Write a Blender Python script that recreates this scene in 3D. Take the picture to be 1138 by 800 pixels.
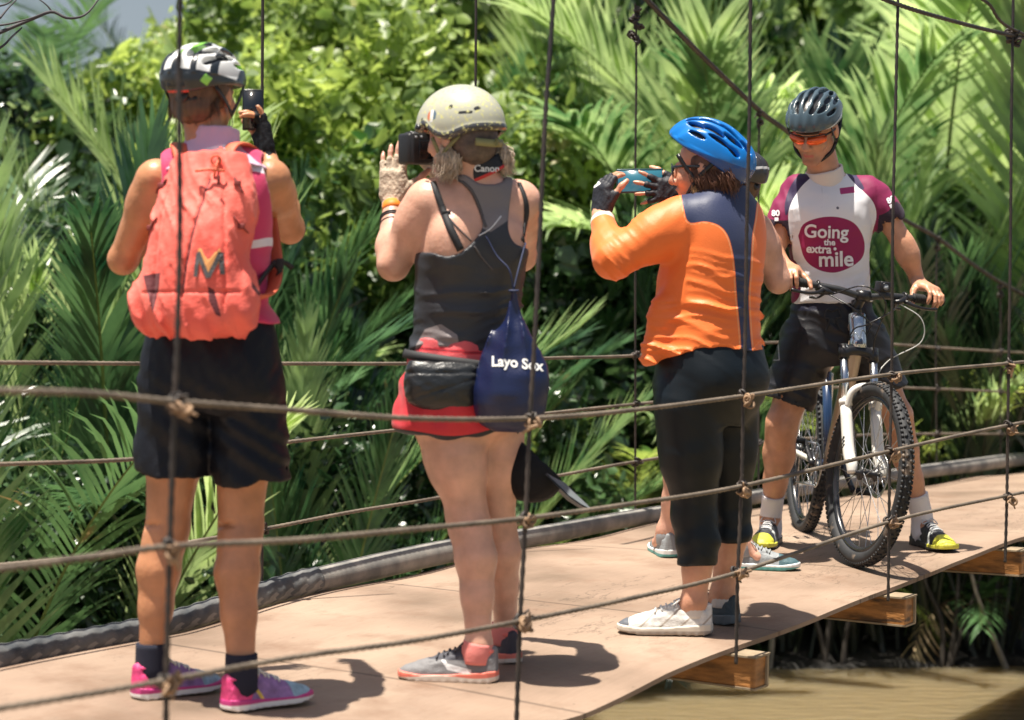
import bpy, bmesh, math, random
import numpy as np
from mathutils import Vector, Matrix
from mathutils.bvhtree import BVHTree

for o in list(bpy.data.objects):
    bpy.data.objects.remove(o)
SC = bpy.context.scene
COL = SC.collection
FPX, CAMH, HORY = 2600.0, 1.2, 280.0     # focal length in photo pixels, eye height, horizon row

# ------------------------------------------------------------------ camera
cam = bpy.data.cameras.new("camera")
camo = bpy.data.objects.new("camera", cam)
COL.objects.link(camo)
camo.location = (0, 0, CAMH)
camo.rotation_euler = (math.radians(90), 0, 0)
cam.sensor_width = 36
cam.lens = FPX / 1138 * 36
cam.shift_y = -(400 - HORY) / 1138
cam.clip_start = 0.1
cam.clip_end = 800
cam.dof.use_dof = True
cam.dof.focus_distance = 7.9
cam.dof.aperture_fstop = 3.2
SC.camera = camo
# ------------------------------------------------------------------ light
SUN = Vector((-0.17, -0.085, 1.0)).normalized()
w = bpy.data.worlds.new("World")
SC.world = w
w.use_nodes = True
nt = w.node_tree
nt.nodes.clear()
sky = nt.nodes.new("ShaderNodeTexSky")
sky.sky_type = 'NISHITA'
sky.sun_disc = False
sky.sun_elevation = math.asin(SUN.z)
sky.sun_rotation = math.atan2(SUN.x, SUN.y)
sky.dust_density = 4.0
sky.air_density = 1.0
sky.ozone_density = 1.0
bg = nt.nodes.new("ShaderNodeBackground")
bg.inputs[1].default_value = 0.05
wo = nt.nodes.new("ShaderNodeOutputWorld")
# pale tropical haze low in the sky
wt = nt.nodes.new("ShaderNodeTexCoord"); ws = nt.nodes.new("ShaderNodeSeparateXYZ"); nt.links.new(wt.outputs['Generated'], ws.inputs[0])
wr = nt.nodes.new("ShaderNodeMapRange"); wr.inputs['From Min'].default_value = 0.02; wr.inputs['From Max'].default_value = 0.30; wr.inputs['To Min'].default_value = 0.85; wr.inputs['To Max'].default_value = 0.0
nt.links.new(ws.outputs[2], wr.inputs[0])
wn = nt.nodes.new("ShaderNodeTexNoise"); wn.inputs['Scale'].default_value = 5; wn.inputs['Detail'].default_value = 5
wm = nt.nodes.new("ShaderNodeMix"); wm.data_type = 'RGBA'; nt.links.new(wr.outputs[0], wm.inputs[0]); nt.links.new(sky.outputs[0], wm.inputs[6])
wc = nt.nodes.new("ShaderNodeMix"); wc.data_type = 'RGBA'; nt.links.new(wn.outputs[0], wc.inputs[0]); wc.inputs[6].default_value = (3.6, 4.6, 5.6, 1); wc.inputs[7].default_value = (6.2, 6.7, 7.0, 1)
nt.links.new(wc.outputs[2], wm.inputs[7])
nt.links.new(wm.outputs[2], bg.inputs[0])
nt.links.new(bg.outputs[0], wo.inputs[0])
sun = bpy.data.lights.new("sun", 'SUN')
sun.energy = 5.0
sun.angle = math.radians(0.55)
sun.color = (1.0, 0.93, 0.82)
suno = bpy.data.objects.new("sun", sun)
COL.objects.link(suno)
suno.location = (0, 0, 20)
suno.rotation_euler = SUN.to_track_quat('Z', 'Y').to_euler()
SC.view_settings.view_transform = 'Standard'
SC.view_settings.look = 'None'
SC.view_settings.exposure = 0.92
SC.view_settings.gamma = 1.0
SC.render.engine = 'CYCLES'
SC.cycles.max_bounces = 6
SC.cycles.diffuse_bounces = 2
SC.cycles.glossy_bounces = 3
SC.cycles.transparent_max_bounces = 6
SC.cycles.use_denoising = True

# ------------------------------------------------------------------ helpers
def V3(*a): return np.array(a, float)
def P(px, py, Y): return np.array([(px - 569) / FPX * Y, Y, CAMH - (py - HORY) / FPX * Y])
def unit(v):
    v = np.asarray(v, float)
    return v / np.linalg.norm(v)
def lerp(a, b, t): return np.asarray(a) * (1 - t) + np.asarray(b) * t

def spline(pts, n):
    """Catmull-Rom through the points, n samples"""
    pts = np.asarray(pts, float)
    m = len(pts)
    ext = np.vstack([2 * pts[0] - pts[1], pts, 2 * pts[-1] - pts[-2]])
    u = np.linspace(0, m - 1, n)
    i = np.minimum(u.astype(int), m - 2)
    t = (u - i)[:, None]
    p0, p1, p2, p3 = ext[i], ext[i + 1], ext[i + 2], ext[i + 3]
    return 0.5 * ((2 * p1) + (-p0 + p2) * t + (2 * p0 - 5 * p1 + 4 * p2 - p3) * t ** 2 + (-p0 + 3 * p1 - 3 * p2 + p3) * t ** 3)

def wloc(o):
    v = Vector((0, 0, 0))
    while o is not None:
        v = v + o.location
        o = o.parent
    return np.array(v)

def tag(o, label=None, cat=None, group=None, kind=None):
    if label: o['label'] = label
    if cat: o['category'] = cat
    if group: o['group'] = group
    if kind: o['kind'] = kind
    return o

def empty(name, loc, label=None, cat=None, group=None):
    o = bpy.data.objects.new(name, None)
    o.empty_display_size = 0.1
    COL.objects.link(o)
    o.location = Vector([float(c) for c in loc])
    return tag(o, label, cat, group)

def mk(name, V, F, mats, parent=None, attrs=None, smooth=True, mi=None, local=False):
    """one mesh object from world-space vertices; F = (n,3|4) array or list of faces (or list of arrays)"""
    V = np.asarray(V, float)
    off = wloc(parent) if parent is not None else (V.min(0) + V.max(0)) / 2
    if parent is None:
        off = np.array([off[0], off[1], V[:, 2].min()])
    if local: off = np.zeros(3)
    me = bpy.data.meshes.new(name)
    Vl = V - off
    if isinstance(F, np.ndarray):
        k = F.shape[1]
        me.vertices.add(len(Vl)); me.vertices.foreach_set("co", Vl.astype(np.float32).ravel())
        me.loops.add(F.size); me.loops.foreach_set("vertex_index", F.astype(np.int32).ravel())
        me.polygons.add(len(F)); me.polygons.foreach_set("loop_start", np.arange(0, F.size, k, dtype=np.int32))
        me.update(calc_edges=True)
    else:
        me.from_pydata(Vl.tolist(), [], [list(map(int, f)) for f in F])
    if not isinstance(mats, (list, tuple)): mats = [mats]
    for m in mats: me.materials.append(m)
    me.polygons.foreach_set("use_smooth", np.full(len(me.polygons), smooth))
    if mi is not None: me.polygons.foreach_set("material_index", np.asarray(mi, np.int32))
    if attrs:
        for k, a in attrs.items():
            at = me.attributes.new(k, 'FLOAT', 'POINT')
            at.data.foreach_set("value", np.asarray(a, np.float32).ravel())
    me.update()
    o = bpy.data.objects.new(name, me)
    COL.objects.link(o)
    if parent is not None:
        o.parent = parent
    elif not local:
        o.location = off
    return o

class MB:
    """collects simple shapes in one mesh"""
    def __init__(s): s.v = []; s.f = []; s.m = []; s.n = 0
    def raw(s, V, F, m=0):
        V = np.asarray(V, float)
        s.v.append(V)
        for f in F:
            s.f.append([int(i) + s.n for i in f]); s.m.append(m)
        s.n += len(V)
    def tube(s, pts, r, seg=8, m=0, cap=True, smooth=None, twist=0, lobes=0, la=0.15, sq=(1, 1)):
        pts = np.asarray(pts, float)
        if smooth: pts = spline(pts, smooth)
        n = len(pts)
        r = np.broadcast_to(np.asarray(r, float), (n,)) if np.ndim(r) <= 1 and np.size(r) in (1, n) else np.interp(np.linspace(0, 1, n), np.linspace(0, 1, len(r)), r)
        T = np.gradient(pts, axis=0)
        T /= np.linalg.norm(T, axis=1)[:, None] + 1e-12
        up = V3(0, 0, 1) if abs(T[0][2]) < 0.9 else V3(1, 0, 0)
        A = np.zeros((n, 3)); a = unit(np.cross(T[0], up))
        for i in range(n):
            a = a - T[i] * a.dot(T[i]); a = a / np.linalg.norm(a); A[i] = a
        B = np.cross(T, A)
        th = np.linspace(0, 2 * np.pi, seg, endpoint=False)
        L = np.r_[0, np.cumsum(np.linalg.norm(np.diff(pts, axis=0), axis=1))]
        rr = r[:, None] * np.ones((n, seg))
        if lobes: rr = rr * (1 + la * np.cos(lobes * (th[None, :] + twist * L[:, None])))
        V = pts[:, None, :] + rr[..., None] * (np.cos(th)[None, :, None] * A[:, None, :] * sq[0] + np.sin(th)[None, :, None] * B[:, None, :] * sq[1])
        F = []
        for i in range(n - 1):
            for j in range(seg):
                k = (j + 1) % seg
                F.append((i * seg + j, i * seg + k, (i + 1) * seg + k, (i + 1) * seg + j))
        if cap:
            F.append(tuple(range(seg))[::-1]); F.append(tuple((n - 1) * seg + j for j in range(seg)))
        s.raw(V.reshape(-1, 3), F, m)
        return s
    def box(s, c, h, R=None, m=0, bev=0.0):
        R = np.eye(3) if R is None else np.asarray(R)
        h = np.asarray(h, float)
        if bev <= 0:
            q = np.array([[x, y, z] for x in (-1, 1) for y in (-1, 1) for z in (-1, 1)], float) * h
            F = [(0, 1, 3, 2), (4, 6, 7, 5), (0, 4, 5, 1), (2, 3, 7, 6), (0, 2, 6, 4), (1, 5, 7, 3)]
        else:
            bm = bmesh.new()
            bmesh.ops.create_cube(bm, size=2.0)
            for v in bm.verts: v.co = Vector([v.co[i] * h[i] for i in range(3)])
            bmesh.ops.bevel(bm, geom=bm.edges[:], offset=bev, segments=2, affect='EDGES', profile=0.5)
            bm.verts.index_update()
            q = np.array([v.co[:] for v in bm.verts]); F = [[v.index for v in f.verts] for f in bm.faces]
            bm.free()
        s.raw(q @ R.T + np.asarray(c), F, m)
        return s
    def torus(s, c, R, r, ax, seg=48, sides=10, m=0, lump=None, sq=(1, 1)):
        ax = unit(ax); a = unit(np.cross(ax, [0, 0, 1] if abs(ax[2]) < .9 else [1, 0, 0])); b = np.cross(ax, a)
        V = []
        for i in range(seg):
            t = 2 * np.pi * i / seg; e = np.cos(t) * a + np.sin(t) * b
            for j in range(sides):
                p = 2 * np.pi * j / sides
                V.append(np.asarray(c) + e * (R + r * sq[0] * np.cos(p)) + ax * r * sq[1] * np.sin(p))
        F = [(i * sides + j, i * sides + (j + 1) % sides, ((i + 1) % seg) * sides + (j + 1) % sides, ((i + 1) % seg) * sides + j) for i in range(seg) for j in range(sides)]
        s.raw(V, F, m)
        return s
    def lathe(s, prof, c, ax, seg=24, m=0, fr=None):
        """profile of (radius, height) about an axis"""
        ax = unit(ax); a = unit(np.cross(ax, [0, 0, 1] if abs(ax[2]) < .9 else [1, 0, 0])); b = np.cross(ax, a)
        n = len(prof); V = []
        for (r, h) in prof:
            for j in range(seg):
                t = 2 * np.pi * j / seg
                V.append(np.asarray(c) + ax * h + (np.cos(t) * a + np.sin(t) * b) * r)
        F = [(i * seg + j, i * seg + (j + 1) % seg, (i + 1) * seg + (j + 1) % seg, (i + 1) * seg + j) for i in range(n - 1) for j in range(seg)]
        F.append(tuple(range(seg))[::-1]); F.append(tuple((n - 1) * seg + j for j in range(seg)))
        s.raw(V, F, m)
        return s
    def xf(s, M):
        s.v = [v @ np.asarray(M)[:3, :3].T + np.asarray(M)[:3, 3] for v in s.v]
        return s
    def build(s, name, mats, parent=None, smooth=True, local=False):
        return mk(name, np.vstack(s.v), s.f, mats, parent, smooth=smooth, mi=s.m, local=local)

# ------------------------------------------------------------------ implicit surfaces
class Field:
    def __init__(s, lo, hi, v):
        s.v = v
        s.lo = np.asarray(lo, float) - 2 * v
        s.n = np.ceil((np.asarray(hi, float) + 2 * v - s.lo) / v).astype(int) + 1
        s.ax = [(s.lo[i] + v * np.arange(s.n[i])).astype(np.float32) for i in range(3)]
        s.d = np.full(tuple(s.n), 1.0, np.float32)
    def add(s, prim, k=0.02, op='u', pad=None):
        lo, hi, fn = prim
        if pad is None: pad = max(k, 0.012) + 2 * s.v
        if lo is None:
            a0, a1 = np.zeros(3, int), s.n
        else:
            a0 = np.clip(np.floor((np.asarray(lo) - pad - s.lo) / s.v).astype(int), 0, s.n)
            a1 = np.clip(np.ceil((np.asarray(hi) + pad - s.lo) / s.v).astype(int) + 1, 0, s.n)
        if (a1 - a0 <= 0).any(): return s
        sl = tuple(slice(int(a0[i]), int(a1[i])) for i in range(3))
        x = s.ax[0][sl[0]][:, None, None]; y = s.ax[1][sl[1]][None, :, None]; z = s.ax[2][sl[2]][None, None, :]
        b = fn(x, y, z); a = s.d[sl]
        k = max(k, 1e-5)
        if op == 'u':
            h = np.maximum(k - np.abs(a - b), 0); r = np.minimum(a, b) - h * h / (4 * k)
        elif op == 's':
            h = np.maximum(k - np.abs(a + b), 0); r = np.maximum(a, -b) + h * h / (4 * k)
        elif op == 'i':
            h = np.maximum(k - np.abs(a - b), 0); r = np.maximum(a, b) + h * h / (4 * k)
        elif op == 'disp':
            r = a + b
        s.d[sl] = r
        return s
    def addall(s, prims, k=0.02, op='u'):
        for p in prims: s.add(p, k, op)
        return s
    def mesh(s):
        return surface_nets(s.d, s.lo, s.v)

def surface_nets(d, lo, v):
    ins = d < 0
    n = d.shape
    c = np.zeros((n[0] - 1, n[1] - 1, n[2] - 1), np.uint8)
    for i in (0, 1):
        for j in (0, 1):
            for k in (0, 1):
                c += ins[i:n[0] - 1 + i, j:n[1] - 1 + j, k:n[2] - 1 + k]
    act = (c > 0) & (c < 8)
    I = np.argwhere(act)
    idx = np.full(act.shape, -1, np.int32)
    idx[act] = np.arange(len(I))
    val = np.empty((len(I), 2, 2, 2), np.float32)
    for i in (0, 1):
        for j in (0, 1):
            for k in (0, 1):
                val[:, i, j, k] = d[I[:, 0] + i, I[:, 1] + j, I[:, 2] + k]
    acc = np.zeros((len(I), 3)); cnt = np.zeros(len(I))
    cr = [(i, j, k) for i in (0, 1) for j in (0, 1) for k in (0, 1)]
    for a in cr:
        for ax in range(3):
            if a[ax] == 0:
                b = list(a); b[ax] = 1; b = tuple(b)
                va = val[:, a[0], a[1], a[2]]; vb = val[:, b[0], b[1], b[2]]
                m = (va < 0) != (vb < 0)
                t = va[m] / (va[m] - vb[m])
                p = np.tile(np.array(a, float), (m.sum(), 1)); p[:, ax] += t
                acc[m] += p; cnt[m] += 1
    V = (I + acc / cnt[:, None]) * v + lo
    Fs = []
    for ax in range(3):
        o1, o2 = [(1, 2), (2, 0), (0, 1)][ax]
        s0 = [slice(None)] * 3; s1 = [slice(None)] * 3
        s0[ax] = slice(0, n[ax] - 1); s1[ax] = slice(1, n[ax])
        e = ins[tuple(s0)] != ins[tuple(s1)]
        E = np.argwhere(e)
        ok = (E[:, o1] > 0) & (E[:, o2] > 0) & (E[:, o1] < n[o1] - 1) & (E[:, o2] < n[o2] - 1)
        E = E[ok]
        if not len(E): continue
        flip = ins[E[:, 0], E[:, 1], E[:, 2]]
        def cell(d1, d2):
            q = E.copy(); q[:, o1] -= d1; q[:, o2] -= d2
            return idx[q[:, 0], q[:, 1], q[:, 2]]
        q = np.stack([cell(1, 1), cell(0, 1), cell(0, 0), cell(1, 0)], 1)
        q[~flip] = q[~flip][:, ::-1]
        Fs.append(q)
    F = np.vstack(Fs)
    F = F[(F >= 0).all(1)]
    return V, F

def relax(V, F, it=2, lam=0.5):
    a = np.concatenate([F[:, 0], F[:, 1], F[:, 2], F[:, 3]]); b = np.concatenate([F[:, 1], F[:, 2], F[:, 3], F[:, 0]])
    for _ in range(it):
        S = np.zeros_like(V); n = np.bincount(a, minlength=len(V)) + np.bincount(b, minlength=len(V))
        for k in range(3):
            S[:, k] = np.bincount(a, V[b, k], len(V)) + np.bincount(b, V[a, k], len(V))
        V = V + lam * (S / np.maximum(n, 1)[:, None] - V)
    return V

def cone(a, b, ra, rb, sq=None):
    a = np.asarray(a, float); b = np.asarray(b, float); ab = b - a; L2 = max(ab.dot(ab), 1e-9)
    m = max(ra, rb)
    lo = np.minimum(a, b) - m; hi = np.maximum(a, b) + m
    def fn(x, y, z):
        qx, qy, qz = x - a[0], y - a[1], z - a[2]
        t = np.clip((qx * ab[0] + qy * ab[1] + qz * ab[2]) / L2, 0, 1)
        qx, qy, qz = qx - t * ab[0], qy - t * ab[1], qz - t * ab[2]
        sc = 1.0
        if sq is not None:
            ax, fc = unit(sq[0]), sq[1]
            c = (qx * ax[0] + qy * ax[1] + qz * ax[2]) * (1 / fc - 1)
            qx, qy, qz = qx + ax[0] * c, qy + ax[1] * c, qz + ax[2] * c
            sc = min(1.0, fc)
        return ((np.sqrt(qx * qx + qy * qy + qz * qz) - (ra + (rb - ra) * t)) * sc).astype(np.float32)
    return lo, hi, fn

def ell(c, r, R=None):
    c = np.asarray(c, float); r = np.asarray(r, float)
    R = np.eye(3) if R is None else np.asarray(R)
    e = np.sqrt(((R * r[None, :]) ** 2).sum(1))
    def fn(x, y, z):
        q = [x - c[0], y - c[1], z - c[2]]
        l = [(q[0] * R[0, i] + q[1] * R[1, i] + q[2] * R[2, i]) / r[i] for i in range(3)]
        k0 = np.sqrt(l[0] ** 2 + l[1] ** 2 + l[2] ** 2) + 1e-6
        k1 = np.sqrt((l[0] / r[0]) ** 2 + (l[1] / r[1]) ** 2 + (l[2] / r[2]) ** 2) + 1e-6
        return (k0 * (k0 - 1) / k1).astype(np.float32)
    return c - e, c + e, fn

def rbox(c, h, R=None, r=0.01):
    c = np.asarray(c, float); h = np.asarray(h, float)
    R = np.eye(3) if R is None else np.asarray(R)
    e = (np.abs(R) * h[None, :]).sum(1)
    def fn(x, y, z):
        q = [x - c[0], y - c[1], z - c[2]]
        l = [np.abs(q[0] * R[0, i] + q[1] * R[1, i] + q[2] * R[2, i]) - (h[i] - r) for i in range(3)]
        o = np.sqrt(np.maximum(l[0], 0) ** 2 + np.maximum(l[1], 0) ** 2 + np.maximum(l[2], 0) ** 2)
        return (o + np.minimum(np.maximum(l[0], np.maximum(l[1], l[2])), 0) - r).astype(np.float32)
    return c - e, c + e, fn

def loft(p0, R, secs, cap=True, n=48):
    """R columns: side, front, axis.  secs rows: h, c_side, c_front, r_side, r_front, exponent"""
    p0 = np.asarray(p0, float); S = np.asarray(secs, float)
    hh = np.linspace(S[0, 0], S[-1, 0], n)
    # smooth interpolation of the sections
    C = spline(S, 200); T = np.stack([np.interp(hh, C[:, 0], C[:, i]) for i in range(6)], 1)
    m = max(S[:, 3].max() + np.abs(S[:, 1]).max(), S[:, 4].max() + np.abs(S[:, 2]).max())
    a = p0 + R[:, 2] * S[0, 0]; b = p0 + R[:, 2] * S[-1, 0]
    lo = np.minimum(a, b) - m; hi = np.maximum(a, b) + m
    def fn(x, y, z):
        q = [x - p0[0], y - p0[1], z - p0[2]]
        u, v, h = [q[0] * R[0, i] + q[1] * R[1, i] + q[2] * R[2, i] for i in range(3)]
        cu, cv, ru, rv, ex = [np.interp(h, hh, T[:, i]) for i in range(1, 6)]
        a_ = np.abs((u - cu) / ru); b_ = np.abs((v - cv) / rv)
        k = (a_ ** ex + b_ ** ex + 1e-9) ** (1 / ex)
        g = np.minimum(ru, rv)
        d = (k - 1) * (g * 0.35 + 0.65 * np.sqrt((u - cu) ** 2 + (v - cv) ** 2) / np.maximum(k, 0.3))
        if cap: d = np.maximum(d, np.maximum(S[0, 0] - h, h - S[-1, 0]))
        else:
            e = np.maximum(np.maximum(S[0, 0] - h, h - S[-1, 0]), 0); d = np.where(e > 0, np.sqrt(np.maximum(d, 0) ** 2 + e * e), d)
        return d.astype(np.float32)
    return lo, hi, fn

def plane(p, n):
    """keep the side behind the normal"""
    p = np.asarray(p, float); n = unit(n)
    return None, None, lambda x, y, z: ((x - p[0]) * n[0] + (y - p[1]) * n[1] + (z - p[2]) * n[2]).astype(np.float32)

def fun(f, lo=None, hi=None):
    return lo, hi, lambda x, y, z: np.asarray(f(x, y, z), np.float32)

def frame(fwd, up=(0, 0, 1)):
    """columns: right, forward, up (as seen by the person)"""
    f = unit(fwd); u = np.asarray(up, float)
    r = unit(np.cross(f, u)); u2 = np.cross(r, f)
    return np.stack([r, f, u2], 1)
def frame_up(up, fwd):
    w = unit(up); f = np.asarray(fwd, float); f = unit(f - w * f.dot(w)); r = np.cross(f, w)
    return np.stack([r, f, w], 1)

def snoise(x, y, z, s, seed=0):
    """cheap smooth pseudo-noise made of sines"""
    r = np.random.RandomState(seed)
    out = 0
    for i in range(5):
        k = r.normal(size=3) * s * (1 + 0.45 * i); ph = r.rand() * 6.28
        out = out + np.sin(x * k[0] + y * k[1] + z * k[2] + ph + 1.3 * np.sin(x * k[1] * .6 + z * k[0] * .7 + ph)) / (1 + 0.45 * i)
    return out / 2.5

# ------------------------------------------------------------------ materials
MATS = {}
def nodes(m):
    nt = m.node_tree
    return nt, nt.nodes, nt.links, nt.nodes["Principled BSDF"]

def mat(name, color, rough=0.6, metal=0.0, spec=0.5, var=0.0, vscale=20, bump=0.0, bscale=60, layers=(), sss=0.0,
        coat=0.0, sheen=0.0, trans=0.0, stretch=None, aniso=None, dirt=None, bdetail=3):
    """Principled material; var = colour mottling, layers = [(attribute, colour[, width])] crisp painted regions"""
    if name in MATS: return MATS[name]
    m = bpy.data.materials.new(name); m.use_nodes = True
    nt, N, L, bs = nodes(m)
    tc = N.new("ShaderNodeTexCoord")
    vec = tc.outputs['Object']
    if stretch:
        mp = N.new("ShaderNodeMapping"); mp.inputs['Scale'].default_value = stretch
        L.new(vec, mp.inputs[0]); vec = mp.outputs[0]
    rgb = N.new("ShaderNodeRGB"); rgb.outputs[0].default_value = (*color, 1)
    out = rgb.outputs[0]
    for lay in layers:
        at = N.new("ShaderNodeAttribute"); at.attribute_name = lay[0]
        mr = N.new("ShaderNodeMapRange"); wd = lay[2] if len(lay) > 2 else 0.0006
        mr.inputs['From Min'].default_value = -wd; mr.inputs['From Max'].default_value = wd
        L.new(at.outputs['Fac'], mr.inputs[0])
        mx = N.new("ShaderNodeMix"); mx.data_type = 'RGBA'
        L.new(mr.outputs[0], mx.inputs[0]); L.new(out, mx.inputs[6]); mx.inputs[7].default_value = (*lay[1], 1)
        out = mx.outputs[2]
    if var > 0:
        nz = N.new("ShaderNodeTexNoise"); nz.inputs['Scale'].default_value = vscale; nz.inputs['Detail'].default_value = 5
        L.new(vec, nz.inputs['Vector'])
        mr = N.new("ShaderNodeMapRange"); mr.inputs['From Min'].default_value = 0.3; mr.inputs['From Max'].default_value = 0.7
        mr.inputs['To Min'].default_value = 1 - var; mr.inputs['To Max'].default_value = 1 + var
        L.new(nz.outputs[0], mr.inputs[0])
        hs = N.new("ShaderNodeHueSaturation"); L.new(out, hs.inputs['Color']); L.new(mr.outputs[0], hs.inputs['Value'])
        out = hs.outputs[0]
    if dirt:
        nz = N.new("ShaderNodeTexNoise"); nz.inputs['Scale'].default_value = dirt[1]; nz.inputs['Detail'].default_value = 8
        L.new(vec, nz.inputs['Vector'])
        mr = N.new("ShaderNodeMapRange"); mr.inputs['From Min'].default_value = dirt[2]; mr.inputs['From Max'].default_value = dirt[2] + 0.12
        L.new(nz.outputs[0], mr.inputs[0])
        mx = N.new("ShaderNodeMix"); mx.data_type = 'RGBA'
        L.new(mr.outputs[0], mx.inputs[0]); L.new(out, mx.inputs[6]); mx.inputs[7].default_value = (*dirt[0], 1)
        out = mx.outputs[2]
    L.new(out, bs.inputs['Base Color'])
    bs.inputs['Roughness'].default_value = rough
    bs.inputs['Metallic'].default_value = metal
    bs.inputs['Specular IOR Level'].default_value = spec
    bs.inputs['Coat Weight'].default_value = coat
    bs.inputs['Sheen Weight'].default_value = sheen
    if sss:
        bs.inputs['Subsurface Weight'].default_value = sss
        bs.inputs['Subsurface Radius'].default_value = (0.012, 0.005, 0.003)
        bs.inputs['Subsurface Scale'].default_value = 1.0
    if bump > 0:
        nz = N.new("ShaderNodeTexNoise"); nz.inputs['Scale'].default_value = bscale; nz.inputs['Detail'].default_value = bdetail
        L.new(vec, nz.inputs['Vector'])
        bp = N.new("ShaderNodeBump"); bp.inputs['Strength'].default_value = 1.0; bp.inputs['Distance'].default_value = bump
        L.new(nz.outputs[0], bp.inputs['Height']); L.new(bp.outputs[0], bs.inputs['Normal'])
    MATS[name] = m
    return m

def leafmat(name, c1, c2, trans=0.35, rough=0.38, back=None, seed=0.0, dead=None):
    """leaf: colour varies per object and over the leaf, part of the light comes through"""
    m = bpy.data.materials.new(name); m.use_nodes = True
    nt, N, L, bs = nodes(m)
    tc = N.new("ShaderNodeTexCoord"); oi = N.new("ShaderNodeObjectInfo")
    ad = N.new("ShaderNodeVectorMath"); ad.operation = 'MULTIPLY_ADD'
    L.new(oi.outputs['Location'], ad.inputs[0]); ad.inputs[1].default_value = (3.1, 3.1, 3.1); L.new(tc.outputs['Object'], ad.inputs[2])
    nz = N.new("ShaderNodeTexNoise"); nz.inputs['Scale'].default_value = 2.6; nz.inputs['Detail'].default_value = 4
    L.new(ad.outputs[0], nz.inputs['Vector'])
    a2 = N.new("ShaderNodeMath"); a2.operation = 'MULTIPLY_ADD'; L.new(oi.outputs['Random'], a2.inputs[0]); a2.inputs[1].default_value = 0.7
    mr = N.new("ShaderNodeMapRange"); mr.inputs['From Min'].default_value = 0.3; mr.inputs['From Max'].default_value = 0.7
    mr.inputs['To Min'].default_value = -0.25; mr.inputs['To Max'].default_value = 0.65
    L.new(nz.outputs[0], mr.inputs[0]); L.new(mr.outputs[0], a2.inputs[2])
    mx = N.new("ShaderNodeMix"); mx.data_type = 'RGBA'; mx.clamp_factor = True
    L.new(a2.outputs[0], mx.inputs[0]); mx.inputs[6].default_value = (*c1, 1); mx.inputs[7].default_value = (*c2, 1)
    out = mx.outputs[2]
    if dead:
        nz2 = N.new("ShaderNodeTexNoise"); nz2.inputs['Scale'].default_value = 1.7; nz2.inputs['Detail'].default_value = 6
        L.new(ad.outputs[0], nz2.inputs['Vector'])
        m2 = N.new("ShaderNodeMapRange"); m2.inputs['From Min'].default_value = dead[1]; m2.inputs['From Max'].default_value = dead[1] + .06
        L.new(nz2.outputs[0], m2.inputs[0])
        mx2 = N.new("ShaderNodeMix"); mx2.data_type = 'RGBA'
        L.new(m2.outputs[0], mx2.inputs[0]); L.new(out, mx2.inputs[6]); mx2.inputs[7].default_value = (*dead[0], 1)
        out = mx2.outputs[2]
    L.new(out, bs.inputs['Base Color']); bs.inputs['Roughness'].default_value = rough
    bs.inputs['Specular IOR Level'].default_value = 0.75
    tr = N.new("ShaderNodeBsdfTranslucent")
    hs = N.new("ShaderNodeHueSaturation"); hs.inputs['Hue'].default_value = 0.485; hs.inputs['Saturation'].default_value = 1.0; hs.inputs['Value'].default_value = 2.2
    L.new(out, hs.inputs['Color']); L.new(hs.outputs[0], tr.inputs[0])
    ms = N.new("ShaderNodeMixShader"); ms.inputs[0].default_value = trans
    L.new(bs.outputs[0], ms.inputs[1]); L.new(tr.outputs[0], ms.inputs[2])
    L.new(ms.outputs[0], N["Material Output"].inputs[0])
    return m
# ================================================================== the bridge
ANG = math.radians(31)
DU = V3(math.sin(ANG), math.cos(ANG), 0)          # along the bridge
DN = V3(-math.cos(ANG), math.sin(ANG), 0)         # across, towards the far side
N0 = V3(0.19, 6.118, 0)
WID = 1.5
ZN = np.array([(-6, .1), (-3, .03), (-1.5, 0.0), (0, 0.0), (.46, .03), (.99, .043), (1.49, .05), (2.21, .066), (2.73, .085), (3.5, .092), (6, .06), (12, -.05), (30, -.6)])
ZF = np.array([(-6, .15), (-3, .09), (-.59, .070), (.2, .064), (.63, .079), (1.7, .093), (2.33, .085), (3.38, .078), (6.19, -.02), (7.95, -.076), (12, -.2), (30, -.75)])
def zn(t): return np.interp(t, ZN[:, 0], ZN[:, 1])
def zf(t): return np.interp(t, ZF[:, 0], ZF[:, 1])
def deckp(t, s, dz=0.0):
    """point of the deck: t metres along, s 0 near edge .. 1 far edge"""
    z = zn(t) * (1 - s) + zf(t) * s
    return N0 + DU * t + DN * (WID * s) + V3(0, 0, z + dz)
def deckz(x, y):
    q = V3(x, y, 0) - N0
    return deckp(q.dot(DU), min(max(q.dot(DN) / WID, 0), 1))[2]
def ground(px, py):
    Y = 8.0
    for _ in range(30):
        p = P(px, py, Y)
        z = deckz(p[0], p[1])
        Y = (CAMH - z) * FPX / (py - HORY)
    p = P(px, py, Y); return p
def hit(px, s):
    """t where the vertical plane of side s is seen in photo column px"""
    k = (px - 569) / FPX; A = N0 + DN * WID * s
    return (k * A[1] - A[0]) / (DU[0] - k * DU[1])

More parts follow.
